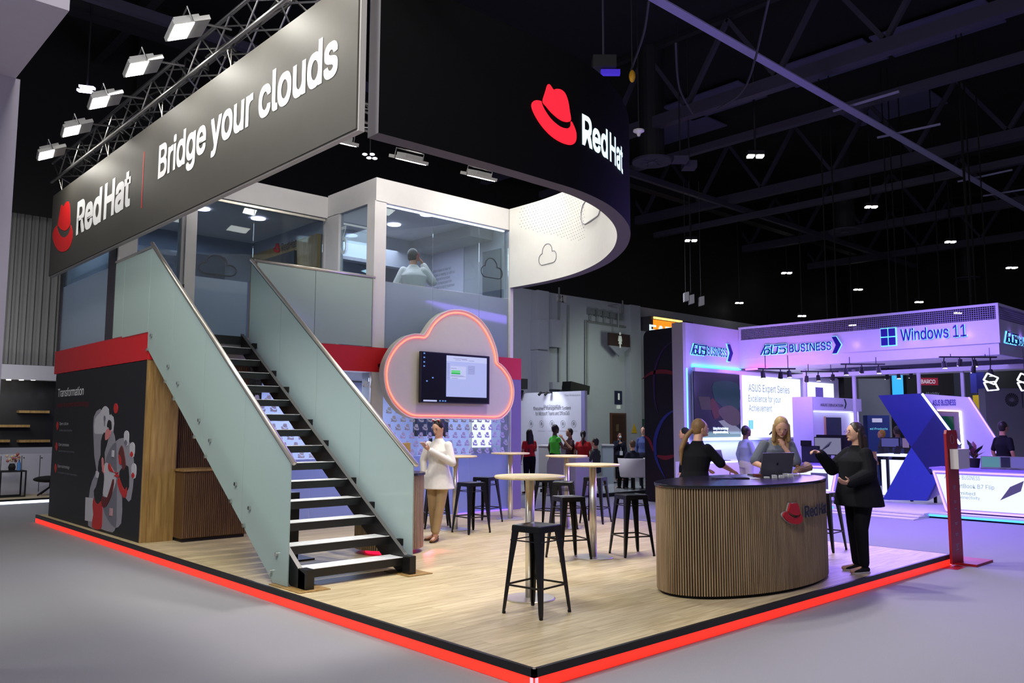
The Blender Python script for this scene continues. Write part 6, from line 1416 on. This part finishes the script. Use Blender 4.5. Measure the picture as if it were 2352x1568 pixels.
# plant
pp = onX(2238, 1062, xR + .45); pz_ = onX(2139, 1076, xR).z + .032; pt = thing('potted_plant', 'rubber plant with broad dark leaves in a dark pot on the glowing desk', 'plant', (pp.x, pp.y, pz_))
MB().lathe([(.08, 0), (.11, .18), (.1, .18)], (pp.x, pp.y, pz_), 16).build('pot', MATTE, pt); random.seed(4)
for k in range(12):
    a_ = k * 2.4; e = R(35 + 40 * random.random()); L = .2 + .1 * random.random(); d_ = Vector((math.cos(a_) * math.cos(e), math.sin(a_) * math.cos(e), math.sin(e))); s_ = d_.cross(UPV).normalized(); P0 = Vector((pp.x, pp.y, pz_ + .16 + .012 * k))
    V = [P0, P0 + d_ * L * .3 + s_ * .05, P0 + d_ * L * .7 + s_ * .055 - UPV * .01, P0 + d_ * L * 1.1 - UPV * .03, P0 + d_ * L * .7 - s_ * .055 - UPV * .01, P0 + d_ * L * .3 - s_ * .05, P0 + d_ * L * .5 + UPV * .012]
    MB().add(V, [(0, 1, 6), (1, 2, 6), (2, 3, 6), (3, 4, 6), (4, 5, 6), (5, 0, 6)]).build('leaf', mat('leaf_green', (40, 62, 44), .4) if k % 4 else mat('leaf_russet', (96, 48, 50), .4), pt)
# blue chevron wall
XC = 14.6
def chev(nm, pts, X, m, par, th=.12, fr=0): q = [onX(x, y, X) for x, y in pts]; return MB().poly([(-v.y, v.z) for v in q], side(X, 0, 0), -th, fr).build(nm, m, par)
cw = thing('blue_arrow_wall', 'tall blue arrow-shaped partition with faceted shades', 'partition', tuple(onX(2075, 1148, XC)))
B1 = mat('arrow_blue', (24, 38, 112), .5); B2 = mat('arrow_blue_deep', (18, 28, 84), .5); B3 = mat('arrow_blue_light', (46, 66, 150), .5)
chev('upper_facet', [(2017, 908), (2117, 903), (2150, 945), (2093, 1027)], XC, B1, cw); chev('middle_facet', [(2150, 945), (2205, 1020), (2160, 1085), (2135, 1085), (2093, 1027)], XC, B2, cw); chev('lower_facet', [(2093, 1027), (2138, 1090), (2128, 1150), (2027, 1147)], XC, B3, cw); chev('lower_facet', [(2138, 1090), (2160, 1085), (2128, 1150)], XC, B3, cw)
def ledln(par, X, pts, m=LEDW, w_=.04): 
    q = [tuple(onX(x, y, X)) for x, y in pts]
    for i in range(len(q) - 1): MB().bar(q[i], q[i + 1], w_, .03, up=(1, 0, 0)).build('edge_light', m, par)
ledln(cw, XC - .02, [(2118, 904), (2205, 1020)])
w2 = thing('white_arrow_wall', 'white slanting partition with lit recess behind the blue arrow', 'partition', tuple(onX(2200, 1060, XC + .5)))
chev('face', [(2117, 904), (2225, 912), (2298, 1024), (2240, 1090), (2128, 1150), (2205, 1024)], XC + .3, BWH, w2); ledln(w2, XC + .28, [(2225, 912), (2298, 1024), (2270, 1060)], LEDV, .025); ledln(w2, XC + .28, [(2205, 944), (2212, 1040)]); ledln(w2, XC + .28, [(2150, 942), (2205, 944)], mat('warm_led', (255, 230, 200), .4, emit=(255, 225, 190), es=1.5), .025)
chev('recess', [(2150, 944), (2204, 946), (2211, 1040), (2200, 1040)], XC + .295, mat('recess_taupe', (120, 108, 110), .6), w2, .0, .004); chev('green_picture', [(2160, 955), (2190, 956), (2192, 990), (2180, 985)], XC + .28, emis('dim_green_picture', (20, 90, 70), .4), w2, .0, .004)
p = onX(2143, 931, XC + .3); q = onX(2196, 931, XC + .3); text('wall_lettering', 'ASUS BUSINESS', side(XC + .29, p.y, p.z), p.y - q.y, .12, LOGOD, w2, .01, bold=.02)
# education kiosk
YK = 5.6; ek = thing('education_kiosk', 'white portal kiosk with lit recess, dark board and dark green chevron', 'kiosk', tuple(onY(1912, 1065, YK)))
def kb(nm, m, x0, y0, x1, y1, d0, d1): a, b = onY(x0, y0, YK), onY(x1, y1, YK); return BX(nm, m, ek, a.x, b.x, YK - d1, YK - d0, .101 if y1 > 1090 else b.z, a.z)
kb('back_panel', BWH, 1856, 911, 1966, 1100, -.35, 0); kb('header', BWH, 1856, 911, 1966, 945, 0, .15); kb('left_jamb', BWH, 1852, 911, 1857, 1100, -.35, .16); kb('right_jamb', BWH, 1958, 944, 1966, 1100, 0, .15)
kb('recess_light', LEDW, 1858, 945, 1957, 948, .02, .12); kb('recess_light', LEDW, 1953, 948, 1957, 1010, .02, .12)
kb('dark_board', mat('slate_board', (34, 38, 66), .5), 1894, 958, 1930, 1001, .0, .04); kb('board_frame', mat('copper_frame', (170, 130, 100), .4), 1892, 956, 1894, 1001, .0, .05)
a = onY(1884, 934, YK - .15); b = onY(1936, 934, YK - .15); text('kiosk_lettering', 'ASUS | EDUCATION', front(a.x, YK - .152, a.z), b.x - a.x, .1, DPRINT, ek, .006, bold=.01, split=True); a = onY(1939, 938, YK - .15); b = onY(1944, 922, YK - .15)
MB().poly([(0, 0), (.05, 0), (.12, .12), (.05, .24), (0, .24), (.07, .12)], front(a.x, YK - .152, a.z), 0, .01).build('green_chevron', mat('chevron_green', (30, 70, 60), .5), ek)
# monitors around the blazer woman
def monitor(lab, x0, y0, x1, y1, X, m, grp=None, stand=True):
    a, b = onX(x0, y0, X), onX(x1, y1, X); t = thing('desk_monitor', lab, 'monitor', (X, (a.y + b.y) / 2, b.z)); BX('housing', MATTE, t, X + .01, X + .05, b.y, a.y, b.z, a.z); BX('screen', m, t, X, X + .01, b.y + .02, a.y - .02, b.z + .02, a.z - .02)
    if stand: ym = (a.y + b.y) / 2; BX('stand', MATTE, t, X + .02, X + .06, ym - .04, ym + .04, b.z - .12, b.z)
    return t, a, b
m1, a, b = monitor('monitor with a silver abstract picture behind the blazer woman\'s raised hand', 1869, 1003, 1934, 1046, 13.85, emis('silver_picture', (130, 130, 160), .8))
for k in range(9): MB().poly([(.12 + k * .03, .06 + k * .028), (.36 + k * .008, .2 + k * .012), (.36 + k * .008, .208 + k * .012), (.12 + k * .03, .068 + k * .028)], side(13.845, a.y, b.z), 0, .003).build('picture_stripe', DPRINT, m1)
monitor('large black monitor seen from behind, right of the silver-picture monitor', 1874, 998, 1966, 1046, 14.0, MATTE); monitor('black monitor beside the blonde woman\'s shoulder', 1838, 1011, 1862, 1024, 14.0, MATTE); monitor('wide black screen back above the left glowing desk', 1840, 1023, 1882, 1064, 13.8, mat('screen_back', (26, 28, 44), .4))
monitor('monitor showing a mountain lake between the blazer woman and the blue arrow', 2022, 1004, 2066, 1028, 15.6, emis('lake_picture', (80, 80, 150), .9)); monitor('second monitor beside the lake-picture one, cut by the blue arrow', 2070, 1004, 2090, 1030, 15.6, emis('pale_picture', (130, 110, 160), .8))
ht = thing('display_table', 'lit white display table with tablets behind the blazer woman', 'table', tuple(onX(2030, 1090, 15.2))); a, b = onX(2014, 1047, 15.2), onX(2078, 1047, 15.2)
BX('lit_top', mat('table_lit', (225, 232, 255), .4, emit=(216, 228, 255), es=1.0), ht, 15.2, 15.9, b.y - .4, a.y, a.z, a.z + .05); BX('lit_front', MATS['table_lit'], ht, 15.3, 15.32, b.y - .4, a.y - .05, .2, a.z - .08); BX('oak_panel', OAKV, ht, 15.15, 15.2, a.y, a.y + .12, .1, a.z + .1)
for k in range(3): BX('leg', MATTE, ht, 15.2, 15.26, a.y - .25 - k * .5, a.y - .2 - k * .5, .1, a.z)
for k in range(2): y_ = a.y - .28 - k * .42; tag(MB().fbox((15.45, y_, a.z + .05), (0, -1, 0), (.5, 0, .6), (.6, 0, -.5), 0, .14, 0, .3, 0, .01).build('tablet', MATTE), ['left dark tablet standing on the lit display table', 'right dark tablet on the lit display table'][k], 'tablet')
# pendants
for k, (x, y) in enumerate(((2271, 868), (2348, 868))):
    p = at_depth(x, 14.8); z0_ = EYE.z - (y - 977) / FPX * 14.8; t = thing('pendant_lamp', ['pendant of two twisted glowing square frames over the right desk', 'second square-frame pendant, cut by the right edge of the photo'][k], 'lamp', (p.x, p.y, z0_), 'square frame pendants')
    for j, (dz, rot) in enumerate(((.0, .2), (-.13, .9))):
        Q = [Vector((p.x, p.y, z0_ + dz)) + rw * (.14 * math.cos(rot + i * PI2)) + UPV * (.10 * math.sin(rot + i * PI2)) + FW * (.05 * math.sin(rot + i * PI2)) for i in range(4)]
        b_ = MB()
        for i in range(4): b_.bar(Q[i], Q[(i + 1) % 4], .02)
        b_.build('square_frame', LEDW, t, kind='stuff')
    MB().cyl((p.x, p.y, z0_ + .1), (p.x, p.y, 3.17), .005, n=5).build('cord', MATTE, t)
# far stands beyond the canopy
def far(nm, lab, cat, x0, y0, x1, y1, d, m, dep=.3, floor_=False):
    a = at_depth(x0, d); b = at_depth(x1, d); hz = lambda y: EYE.z - (y - 977 - 0) / FPX * d; u_ = (b - a); u_.z = 0; L = u_.length; u_.normalize(); v_ = Vector((-u_.y, u_.x, 0))
    if v_.dot(FW) < 0: v_ = -v_
    zt3, zb3 = hz(y0), 0 if floor_ else hz(y1); o = MB().fbox(Vector((a.x, a.y, 0)), u_, v_, UPV, 0, L, 0, dep, zb3, zt3).build(nm, m); tag(o, lab, cat)
    if not floor_:
        for q_ in (.15, .85): c_ = Vector((a.x, a.y, 0)) + u_ * L * q_ + v_ * dep / 2; MB().cyl((c_.x, c_.y, zt3 - .01), (c_.x, c_.y, 12.99), .02, n=5).build('hanger', DKM, o)
    fr_ = FR(Vector((a.x, a.y, 0)), u_, UPV); return o, fr_, hz, L, Vector((a.x, a.y, 0))
DKM = mat('hanger_black', (14, 14, 16), .8)
GPN = mat('far_grey_panel', (120, 122, 132), .7)
far('far_partition', 'grey far partition left of the blue poster, under the canopy', 'partition', 1968, 868, 2040, 1050, 27, GPN, floor_=True); far('far_partition', 'dark far block between kiosk screen and canopy post', 'partition', 1902, 850, 1935, 905, 24, MATTE)
far('far_partition', 'tall grey-brown far wall behind the canopy lamps', 'partition', 1935, 848, 2105, 1010, 32, mat('far_taupe', (78, 76, 84), .7), floor_=True)
o, F_, hz, L, A0 = far('blue_poster', 'dark blue poster with a white pill logo and the word Products', 'poster', 1985, 952, 2035, 1012, 24, mat('poster_blue', (30, 48, 110), .5), floor_=True)
MB().poly([(.13, hz(968)), (.42, hz(968)), (.42, hz(959)), (.13, hz(959))], F_, 0, .01).build('poster_pill', WPRINT, o); text('poster_lettering', 'ed Products', lambda u, v, d: F_(u + .06, v + hz(985), d), L * .8, .06, WB, o, .004)
o, F_, hz, L, A0 = far('hanging_sign', 'black hanging sign with a red name panel, beyond the canopy', 'sign', 2078, 838, 2186, 906, 26, MATTE)
MB().poly([(L * .26, hz(883)), (L * .66, hz(883)), (L * .66, hz(866)), (L * .26, hz(866))], F_, 0, .02).build('red_panel', mat('barred_red', (120, 20, 44), .5, emit=(120, 16, 40), es=.5), o); text('sign_lettering', 'BARCO', lambda u, v, d: F_(u + L * .3, v + hz(879), d + .02), L * .3, .12, WPRINT, o, .004, bold=.02); text('sign_lettering', 'Huddly', lambda u, v, d: F_(u + L * .40, v + hz(906), d + .004), L * .28, .1, GPRINT, o, .004)
far('cyan_screen', 'tall glowing cyan screen hanging left of the black sign', 'screen', 2048, 858, 2070, 906, 25, emis('cyan_far', (50, 170, 250), 1.2), .1)
o, F_, hz, L, A0 = far('sunburst_panel', 'grey exhibition wall with a dark sunburst emblem at the right edge', 'wall panel', 2256, 890, 2420, 1062, 21, mat('sunburst_grey', (112, 114, 122), .7), floor_=True)
cx_, cz_ = (2316 - 2256) / 164 * L, hz(916)
for k in range(20):
    a_ = 2 * math.pi * k / 20; MB().poly([(cx_ + .05 * math.cos(a_), cz_ + .05 * math.sin(a_)), (cx_ + .17 * math.cos(a_ - .1), cz_ + .17 * math.sin(a_ - .1)), (cx_ + .17 * math.cos(a_ + .1), cz_ + .17 * math.sin(a_ + .1))], F_, 0, .01).build('sunburst_ray', DPRINT, o)
MB().poly([(cx_ + .26, cz_ - .2), (cx_ + .275, cz_ - .2), (cx_ + .275, cz_ + .2), (cx_ + .26, cz_ + .2)], F_, 0, .01).build('emblem_bar', DPRINT, o); MB().poly([(cx_ + .36, cz_ - .1), (cx_ + .40, cz_ - .1), (cx_ + .40, cz_ + .1), (cx_ + .36, cz_ + .1)], F_, 0, .01).build('emblem_letter', DPRINT, o)
far('far_partition', 'pale tiled far wall right of the black hanging sign', 'partition', 2186, 845, 2240, 1000, 30, mat('far_tile', (100, 104, 124), .6), floor_=True); far('far_banner', 'tall indigo banner behind the canopy lamps', 'banner', 2238, 845, 2256, 900, 22, mat('far_indigo', (44, 44, 130), .5)); far('far_partition', 'yellow strip of a far stand between white partition and grey wall', 'partition', 2241, 905, 2256, 940, 23, mat('far_yellow', (180, 150, 30), .5), floor_=False); far('far_curtain', 'black curtain block above the sunburst wall', 'curtain', 2256, 848, 2420, 892, 23, MATTE)
light('AREA', 'far_stand_lamp', (20.5, 4.0, 4.2), 150, (.75, .78, 1), (21.5, 4.5, 1), 2, 2)

# ================================================================ booth far left
YL = 19.0
def lq(px, py, Y=YL): return onY(px, py, Y)
lf = thing('pleated_wall', 'tall pleated grey metal wall at the far left', 'wall', tuple(lq(60, 840)))
z0_, z1_ = lq(60, 838).z, lq(60, 468).z; b_ = MB(); x_ = -2.6; k = 0; V = []; 
while x_ < 4.0: V += [(x_, YL), (x_ + .03, YL - .07), (x_ + .09, YL - .07), (x_ + .12, YL)]; x_ += .165
n = len(V); b_.add([(x, y, z0_) for x, y in V] + [(x, y, z1_) for x, y in V], [(i, i + 1, n + i + 1, n + i) for i in range(n - 1)]); b_.build('pleated_sheet', mat('pleated_grey', (112, 110, 108), .6), lf); BX('rear', MATTE, lf, -2.6, 4, YL + .01, YL + .1, z0_, z1_)
ls = thing('shelf_booth', 'black shelf booth with a pale fascia and white base cupboards at the far left', 'booth', tuple(lq(60, 1140)))
BX('fascia', mat('fascia_grey', (150, 148, 156), .6), ls, -2.6, 4, YL - .5, YL - .12, lq(60, 872, YL - .5).z, lq(60, 838, YL - .5).z); BX('black_wall', BLACK, ls, -2.6, 4, YL - .1, YL - .02, 1.2, z0_)
BX('cupboard', mat('cupboard_white', (168, 166, 176), .5), ls, -2.6, 4, YL - .5, YL - .1, .1, lq(60, 1042, YL - .5).z)
for px in (0, 48, 90): x = lq(px, 1080, YL - .5).x; BX('door_gap', MATTE, ls, x, x + .012, YL - .505, YL - .5, .15, lq(60, 1046, YL - .5).z)
for px, py in ((43, 1051), (55, 1051), (96, 1051)): p = lq(px, py, YL - .5); MB().ell(tuple(p), .02, None, 6, 4).build('knob', CHROME, ls)
for (x0, x1, y) in ((44, 114, 945), (0, 69, 978), (-40, 23, 1013), (44, 115, 1013)):
    a, b = lq(x0, y, YL - .35), lq(x1, y, YL - .35); BX('shelf', OAKV, ls, a.x, b.x, YL - .35, YL - .1, a.z - .03, a.z + .03)
for k, px in enumerate((20, 49, 76, 104)):
    p = lq(px, 871, YL - .45); MB().lathe([(.05, 0), (.05, .02)], (p.x, p.y, p.z - .02), 12).build('downlight', LAMP, ls); light('SPOT', 'shelf_spot', (p.x, YL - .3, p.z - .05), 5, (.8, .8, 1), (p.x, YL - .1, p.z - .8), .03, spot=50)
pl_ = thing('left_platform', 'low oak floor platform of the far left booth with a white glowing edge', 'platform', (0, 17.6, 0)); BX('deck', OAKF, pl_, -3.5, 2.95, 17.15, YL, .07, .1); BX('edge_light', LEDW, pl_, -3.5, 2.95, 17.1, 17.15, .0, .055); BX('black_edge', MATTE, pl_, -3.5, 2.95, 17.1, 17.15, .058, .1)
ft = thing('side_table', 'black square-tube side table with flowers on it at the far left', 'table', tuple(lq(32, 1150, 17.8))); a, b = lq(1, 1082, 17.7), lq(62, 1082, 17.7)
BX('tabletop', MATTE, ft, a.x, b.x, 17.7, 18.15, a.z - .03, a.z); TZ2 = a.z
for x in (a.x, b.x - .03):
    for y in (17.7, 18.12): BX('leg', MATTE, ft, x, x + .03, y, y + .03, .1, TZ2 - .03)
BX('stretcher', MATTE, ft, a.x + .03, b.x - .03, 17.7, 17.73, .1, .13); BX('stretcher', MATTE, ft, a.x + .03, b.x - .03, 18.12, 18.15, .1, .13)
p = lq(27, 1078, 17.9); vz = thing('flower_vase', 'dark vase of pink and cream flowers on the black side table', 'flowers', (p.x, p.y, TZ2)); MB().lathe([(.06, 0), (.08, .08), (.05, .16)], (p.x, p.y, TZ2), 14).build('vase', MATTE, vz)
random.seed(9)
for k in range(14): q = Vector((p.x + random.uniform(-.15, .15), p.y + random.uniform(-.08, .08), TZ2 + .2 + random.uniform(0, .2))); MB().ell(tuple(q), .035, None, 7, 5).build('flower', mat('flower_pink', (150, 90, 90), .6) if k % 2 else mat('flower_cream', (190, 170, 140), .6), vz)
p = lq(43, 1078, 17.9); bt = tag(MB().lathe([(.04, 0), (.04, .16), (.015, .2), (.015, .24)], (p.x, p.y, TZ2), 12).build('pump_bottle', mat('blue_liquid', (80, 130, 190), .2)), 'clear pump bottle with blue gel beside the flowers', 'bottle')
p = lq(106, 1100, 17.8); sc_ = thing('lounge_chair', 'black low swivel chair half hidden behind the graphic wall', 'chair', (p.x, p.y, .1)); MB().ell((p.x + .08, p.y, p.z - .0), (.36, .3, .08)).build('seat', MATTE, sc_)
for k in range(4): MB().bar((p.x + .1, p.y, .3), (p.x + .1 + .32 * math.cos(k * PI2 + .4), p.y + .32 * math.sin(k * PI2 + .4), .12), .03).build('leg', MATTE, sc_)
MB().cyl((p.x + .1, p.y, .28), (p.x + .1, p.y, p.z), .03, n=8).build('pedestal', MATTE, sc_)
# ---- white portal at the left edge, close to the camera
wpz = 4.3; wt = thing('white_portal', 'white portal wall and beam of a neighbouring booth at the left edge', 'portal', (-3.2, 2.7, 0)); PW = mat('portal_white', (176, 170, 184), .6)
BX('upright', PW, wt, -4.6, -2.66, 2.72, 3.1, 0, wpz); BX('beam', PW, wt, -6.4, -2.69, 1.35, 2.72, wpz, wpz + .9); light('AREA', 'portal_bounce', (-5.2, .4, 2.6), 16, (.9, .88, 1), (-3.2, 2.7, 3.2), 1.2, 1.2)

# ================================================================ roof structure of the hall
BM = mat('dark_steel_beam', (64, 61, 82), .6); BM2 = mat('galvanised_strip', (150, 148, 190), .5); DK = mat('duct_black', (30, 29, 36), .6)
ZR = 10.6
def roof_bar(nm, lab, cat, x0, y0, x1, y1, axis, z, w_, h_, m):
    a = onZ(x0, y0, z); 
    if axis == 'Y': b = Vector((a.x, -4, z)); a = Vector((a.x, 24, z))
    else: b = Vector((42, a.y, z)); a = Vector((-4, a.y, z))
    return tag(MB().bar(a, b, w_, h_).build(nm, m), lab, cat)
GL_ = ['dark steel girder running off over the ring sign, nearest of the right-hand girders', 'dark steel girder above the pair of roof lamps', 'dark steel girder below the big round air diffuser', 'farthest low steel girder above the hall wall']
for k, (x, y) in enumerate(((1429, 308), (1441, 512), (1400, 626), (1480, 668))):
    X = onZ(x, y, ZR).x; g = thing('roof_girder', GL_[k], 'girder', (X, 8, ZR))
    BX('lower_chord', BM, g, X - .15, X + .15, -6, 26, ZR - .17, ZR + .17); BX('upper_chord', DK, g, X - .1, X + .1, -6, 26, 12.85, 12.99)
    for i in range(10):
        y_ = -2 + i * 2.8; MB().bar((X, y_, ZR + .17), (X, y_ + 1.4, 12.85), .12).build('web_bar', mat('lattice_dark', (60, 57, 78), .7), g); MB().bar((X, y_ + 2.8, ZR + .17), (X, y_ + 1.4, 12.85), .12).build('web_bar', MATS['lattice_dark'], g)
for k, (x, y) in enumerate(((1450, 552), (2352, 130))): roof_bar('roof_beam', ['round steel pipe running just under the girder above the lamps', 'steel beam crossing the top right corner'][k], 'beam', x, y, 0, 0, 'Y', ZR - .45 if k == 0 else ZR, .22, .22, BM)
roof_bar('cable_tray', 'long pale cable tray crossing the dark roof diagonally', 'cable tray', 1800, 165, 0, 0, 'X', 9.8, .22, .03, BM2); roof_bar('roof_beam', 'slim steel beam descending to the right from the ring sign', 'beam', 1441, 395, 0, 0, 'X', ZR - .2, .16, .2, BM); roof_bar('roof_beam', 'dark beam across the upper left behind the portal', 'beam', 300, 45, 0, 0, 'X', 11, .4, .5, DK); roof_bar('roof_beam', 'thin dark beam at the upper left rising past the portal', 'beam', 60, 300, 0, 0, 'Y', 11.2, .2, .3, DK)
# roof panels (pale insulation glimpsed between girders)
for k, (x, y) in enumerate(((1640, 235), (1900, 150), (1560, 300), (2150, 70), (2050, 250))):
    p = onZ(x, y, 12.8); tag(BX('insulation_sheet', mat('insulation_grey', (88, 86, 128), .7), None, p.x - .9, p.x + .9, p.y - 1.5, p.y + 1.5, 12.8, 12.85), ['pale grey roof panel nearest the ring sign', 'pale roof panel under the first beam', 'roof panel above the white smoke detector', 'roof panel at the top edge right of the tray', 'roof panel just right of the cable tray'][k], 'insulation sheet')
# lamps
RL = [(1735, 361, 10), (2001, 477, 7), (1587, 554, 7), (2183, 557, 6), (1807, 628, 6), (2324, 616, 6), (1521, 656, 5), (1971, 666, 5), (1698, 697, 4.5), (2111, 695, 4.5), (1842, 727, 4.5), (2200, 720, 4), (1958, 748, 4)]
LN = ['largest twin roof lamp, right of the ring sign', 'twin roof lamp below the second beam', 'twin roof lamp right of the ring sign soffit', 'twin roof lamp over the right canopy logo', 'twin roof lamp in the middle of the dark roof', 'twin roof lamp near the right edge', 'twin roof lamp low beside the ring sign', 'twin roof lamp above the canopy centre', 'twin roof lamp above the number sign wall', 'twin roof lamp above the right half of the canopy', 'lowest left twin lamp over the canopy top rail', 'tiny twin lamp just over the mesh at the right', 'tiny twin lamp just over the mesh at the left']
for k, (x, y, s_) in enumerate(RL):
    z = 9.3 if k < 8 else (7.6 if k < 10 else 6.6); p = onZ(x, y, z); t = thing('roof_lamp', LN[k], 'lamp', tuple(p), 'twin roof lamps')
    dd = (p - EYE).dot(FW); hw = s_ / FPX * dd
    for j in (-1, 1): q = p + rw * j * hw * 1.1; MB().fbox(q, rw, (-rw.y, rw.x, 0), UPV, -hw * .7, hw * .7, -hw * .8, hw * .8, 0, .05).build('lamp_panel', LAMP, t); 
    MB().fbox(p + UPV * .05, rw, (-rw.y, rw.x, 0), UPV, -hw * 1.9, hw * 1.9, -hw * .9, hw * .9, 0, .12).build('lamp_housing', DK, t); MB().cyl(tuple(p + UPV * .15), (p.x, p.y, 13.0), .03, n=6).build('hanger', DK, t)
for k, (x, y, rx) in enumerate(((1498, 373, 46), (1941, 532, 36), (2221, 641, 28), (1770, 690, 22), (1440, 613, 26))):
    p = onZ(x, y, 9.5); r_ = rx / FPX * (p - EYE).dot(FW); t = thing('air_diffuser', ['large round air diffuser beside the ring sign', 'round air diffuser in the middle of the roof', 'round air diffuser above the right of the canopy', 'small far round air diffuser', 'round air diffuser behind the ring sign edge'][k], 'air diffuser', tuple(p))
    MB().lathe([(r_ * .6, .0), (r_, .0), (r_, .06), (r_ * .6, .12)], tuple(p), 28).build('rim', BM, t); MB().lathe([(r_ * .62, .13), (r_ * .62, 12.99 - p.z)], tuple(p), 20).build('duct_drum', DK, t); MB().ell(tuple(p - UPV * .02), (r_ * .25, r_ * .25, .06)).build('hub', BM, t)
    for j in range(6): a_ = j * math.pi / 3; MB().bar(p - UPV * .01, p + Vector((r_ * .6 * math.cos(a_), r_ * .6 * math.sin(a_), -.01)), .05, .02).build('vane', BM, t)
p = onZ(1467, 302, 8.0); t = thing('smoke_detector', 'white cone detector hanging right of the ring sign', 'detector', tuple(p)); MB().lathe([(.03, -.1), (.05, -.04), (.12, .0), (.12, .03)], tuple(p), 16).build('cone', WHITE, t); MB().cyl(tuple(p), (p.x, p.y, 13.0), .012, n=6).build('rod', DK, t)
for k, (x, y, w_, h_) in enumerate(((1562, 372, 34, 10), (1583, 388, 30, 16))):
    p = onZ(x, y, 9.0); dd = (p - EYE).dot(FW) / FPX; t = thing('roof_projector', ['pale box fixture beside the large diffuser', 'wedge-shaped fixture right of the pale box fixture'][k], 'fixture', tuple(p)); MB().fbox(p, rw, (-rw.y, rw.x, 0), UPV, -w_ / 2 * dd, w_ / 2 * dd, -.2, .2, 0, h_ * dd).build('case', BM, t); MB().cyl(tuple(p + UPV * h_ * dd), (p.x, p.y, 13.0), .02, n=6).build('hanger', DK, t)
# chain hoist and cables beside the ring
p = onZ(1386, 160, 8.2); t = thing('chain_hoist', 'black motor hoist with violet glint hanging behind the ring sign', 'hoist', tuple(p)); MB().fbox(p, rw, (-rw.y, rw.x, 0), UPV, -.2, .22, -.15, .15, 0, .22).build('motor', DK, t); MB().fbox(p - UPV * .1, rw, (-rw.y, rw.x, 0), UPV, -.05, .3, -.05, .05, 0, .09).build('violet_glint', mat('violet_glint', (80, 60, 200), .3, emit=(60, 40, 200), es=.5), t); MB().cyl(tuple(p + UPV * .2), (p.x, p.y, 11), .02, n=6).build('chain', BM, t)  # violet glint on the hoist made as a faintly glowing bar
p = onZ(1452, 175, 8.2); t = thing('chain_hook', 'yellow hook block hanging right of the hoist', 'hook', tuple(p)); MB().ell(tuple(p), (.06, .06, .12)).build('hook_block', mat('hook_yellow', (200, 150, 30), .5), t); MB().cyl(tuple(p), (p.x, p.y, 11), .012, n=6).build('chain', DK, t)
for k, pts in enumerate(([(1490, 5), (1478, 80), (1450, 160)], [(1766, 0), (1715, 195), (1650, 250)], [(1552, 100), (1560, 200), (1590, 260)])):
    q = smoothp([tuple(onZ(x, y, 9.4)) for x, y in pts], 5, False); tag(MB().tube(q, .025, 6).build('hanging_cable', mat('cable_grey', (60, 58, 70), .6)), ['pair of cables swinging down beside the ring sign', 'long cable looping down in front of the pale tray', 'thin cable dangling left of the pale tray'][k], 'cable')
for k, (x0, y0, x1, y1) in enumerate(((1914, 255, 2065, 210), (2015, 316, 2160, 285), (2200, 417, 2325, 390), (2258, 450, 2352, 435))):
    a, b = onZ(x0, y0, 9.9), onZ(x1, y1, 9.9); tag(MB().bar(a, b, .05).build('suspended_tube', BM2), ['thin suspended tube crossing the pale tray, uppermost', 'thin suspended tube crossing the tray, second from the top', 'thin suspended tube left of the right edge', 'lowest thin suspended tube at the right edge'][k], 'tube')
# far speakers cluster and LED batten at the upper left
for k, (x, y) in enumerate(((1577, 690), (1589, 696), (1612, 700))):
    p = at_depth(x, 24); z = EYE.z - (y - 977) / FPX * 24; t = thing('line_speaker', ['left', 'middle', 'right'][k] + ' of three small white hanging loudspeakers above the hall wall', 'loudspeaker', (p.x, p.y, z), 'hanging white loudspeakers'); MB().fbox((p.x, p.y, z), (rw + UPV * .25).normalized(), (-rw.y, rw.x, 0), UPV, -.06, .08, -.1, .1, 0, .26).build('cabinet', GREYW, t); MB().cyl((p.x, p.y, z + .2), (p.x, p.y, 9), .01, n=5).build('hanger', DK, t)
p = onZ(200, 203, 9.0); t = thing('led_batten', 'twin row violet-white LED batten beyond the banner floodlights', 'lamp', tuple(p)); dd = (p - EYE).dot(FW) / FPX
for j in (0, 1): MB().fbox(p + (rw * -4 * j + UPV * -9 * j) * dd, (rw - UPV * .12).normalized(), (-rw.y, rw.x, 0), UPV, -17 * dd, 17 * dd, -.05, .05, 0, 5 * dd).build('led_row', mat('batten_led', (230, 220, 255), .4, emit=(215, 205, 255), es=8), t)
MB().cyl(tuple(p), (p.x, p.y, 12.9), .02, n=6).build('hanger', DK, t)
p = onY(850, 359, 8.8); t = thing('led_cluster', 'small cluster of four white lamps under the dark roof beside the ring end', 'lamp', tuple(p))
for j, (a_, b__) in enumerate(((-.1, .04), (.04, .04), (-.02, -.03), (.09, -.04))): MB().ell(tuple(p + rw * a_ + UPV * b__), (.05, .05, .02), None, 8, 5).build('lamp_face', LAMPC, t)
MB().cyl(tuple(p), (p.x, p.y, 12.9), .012, n=6).build('hanger', DK, t)
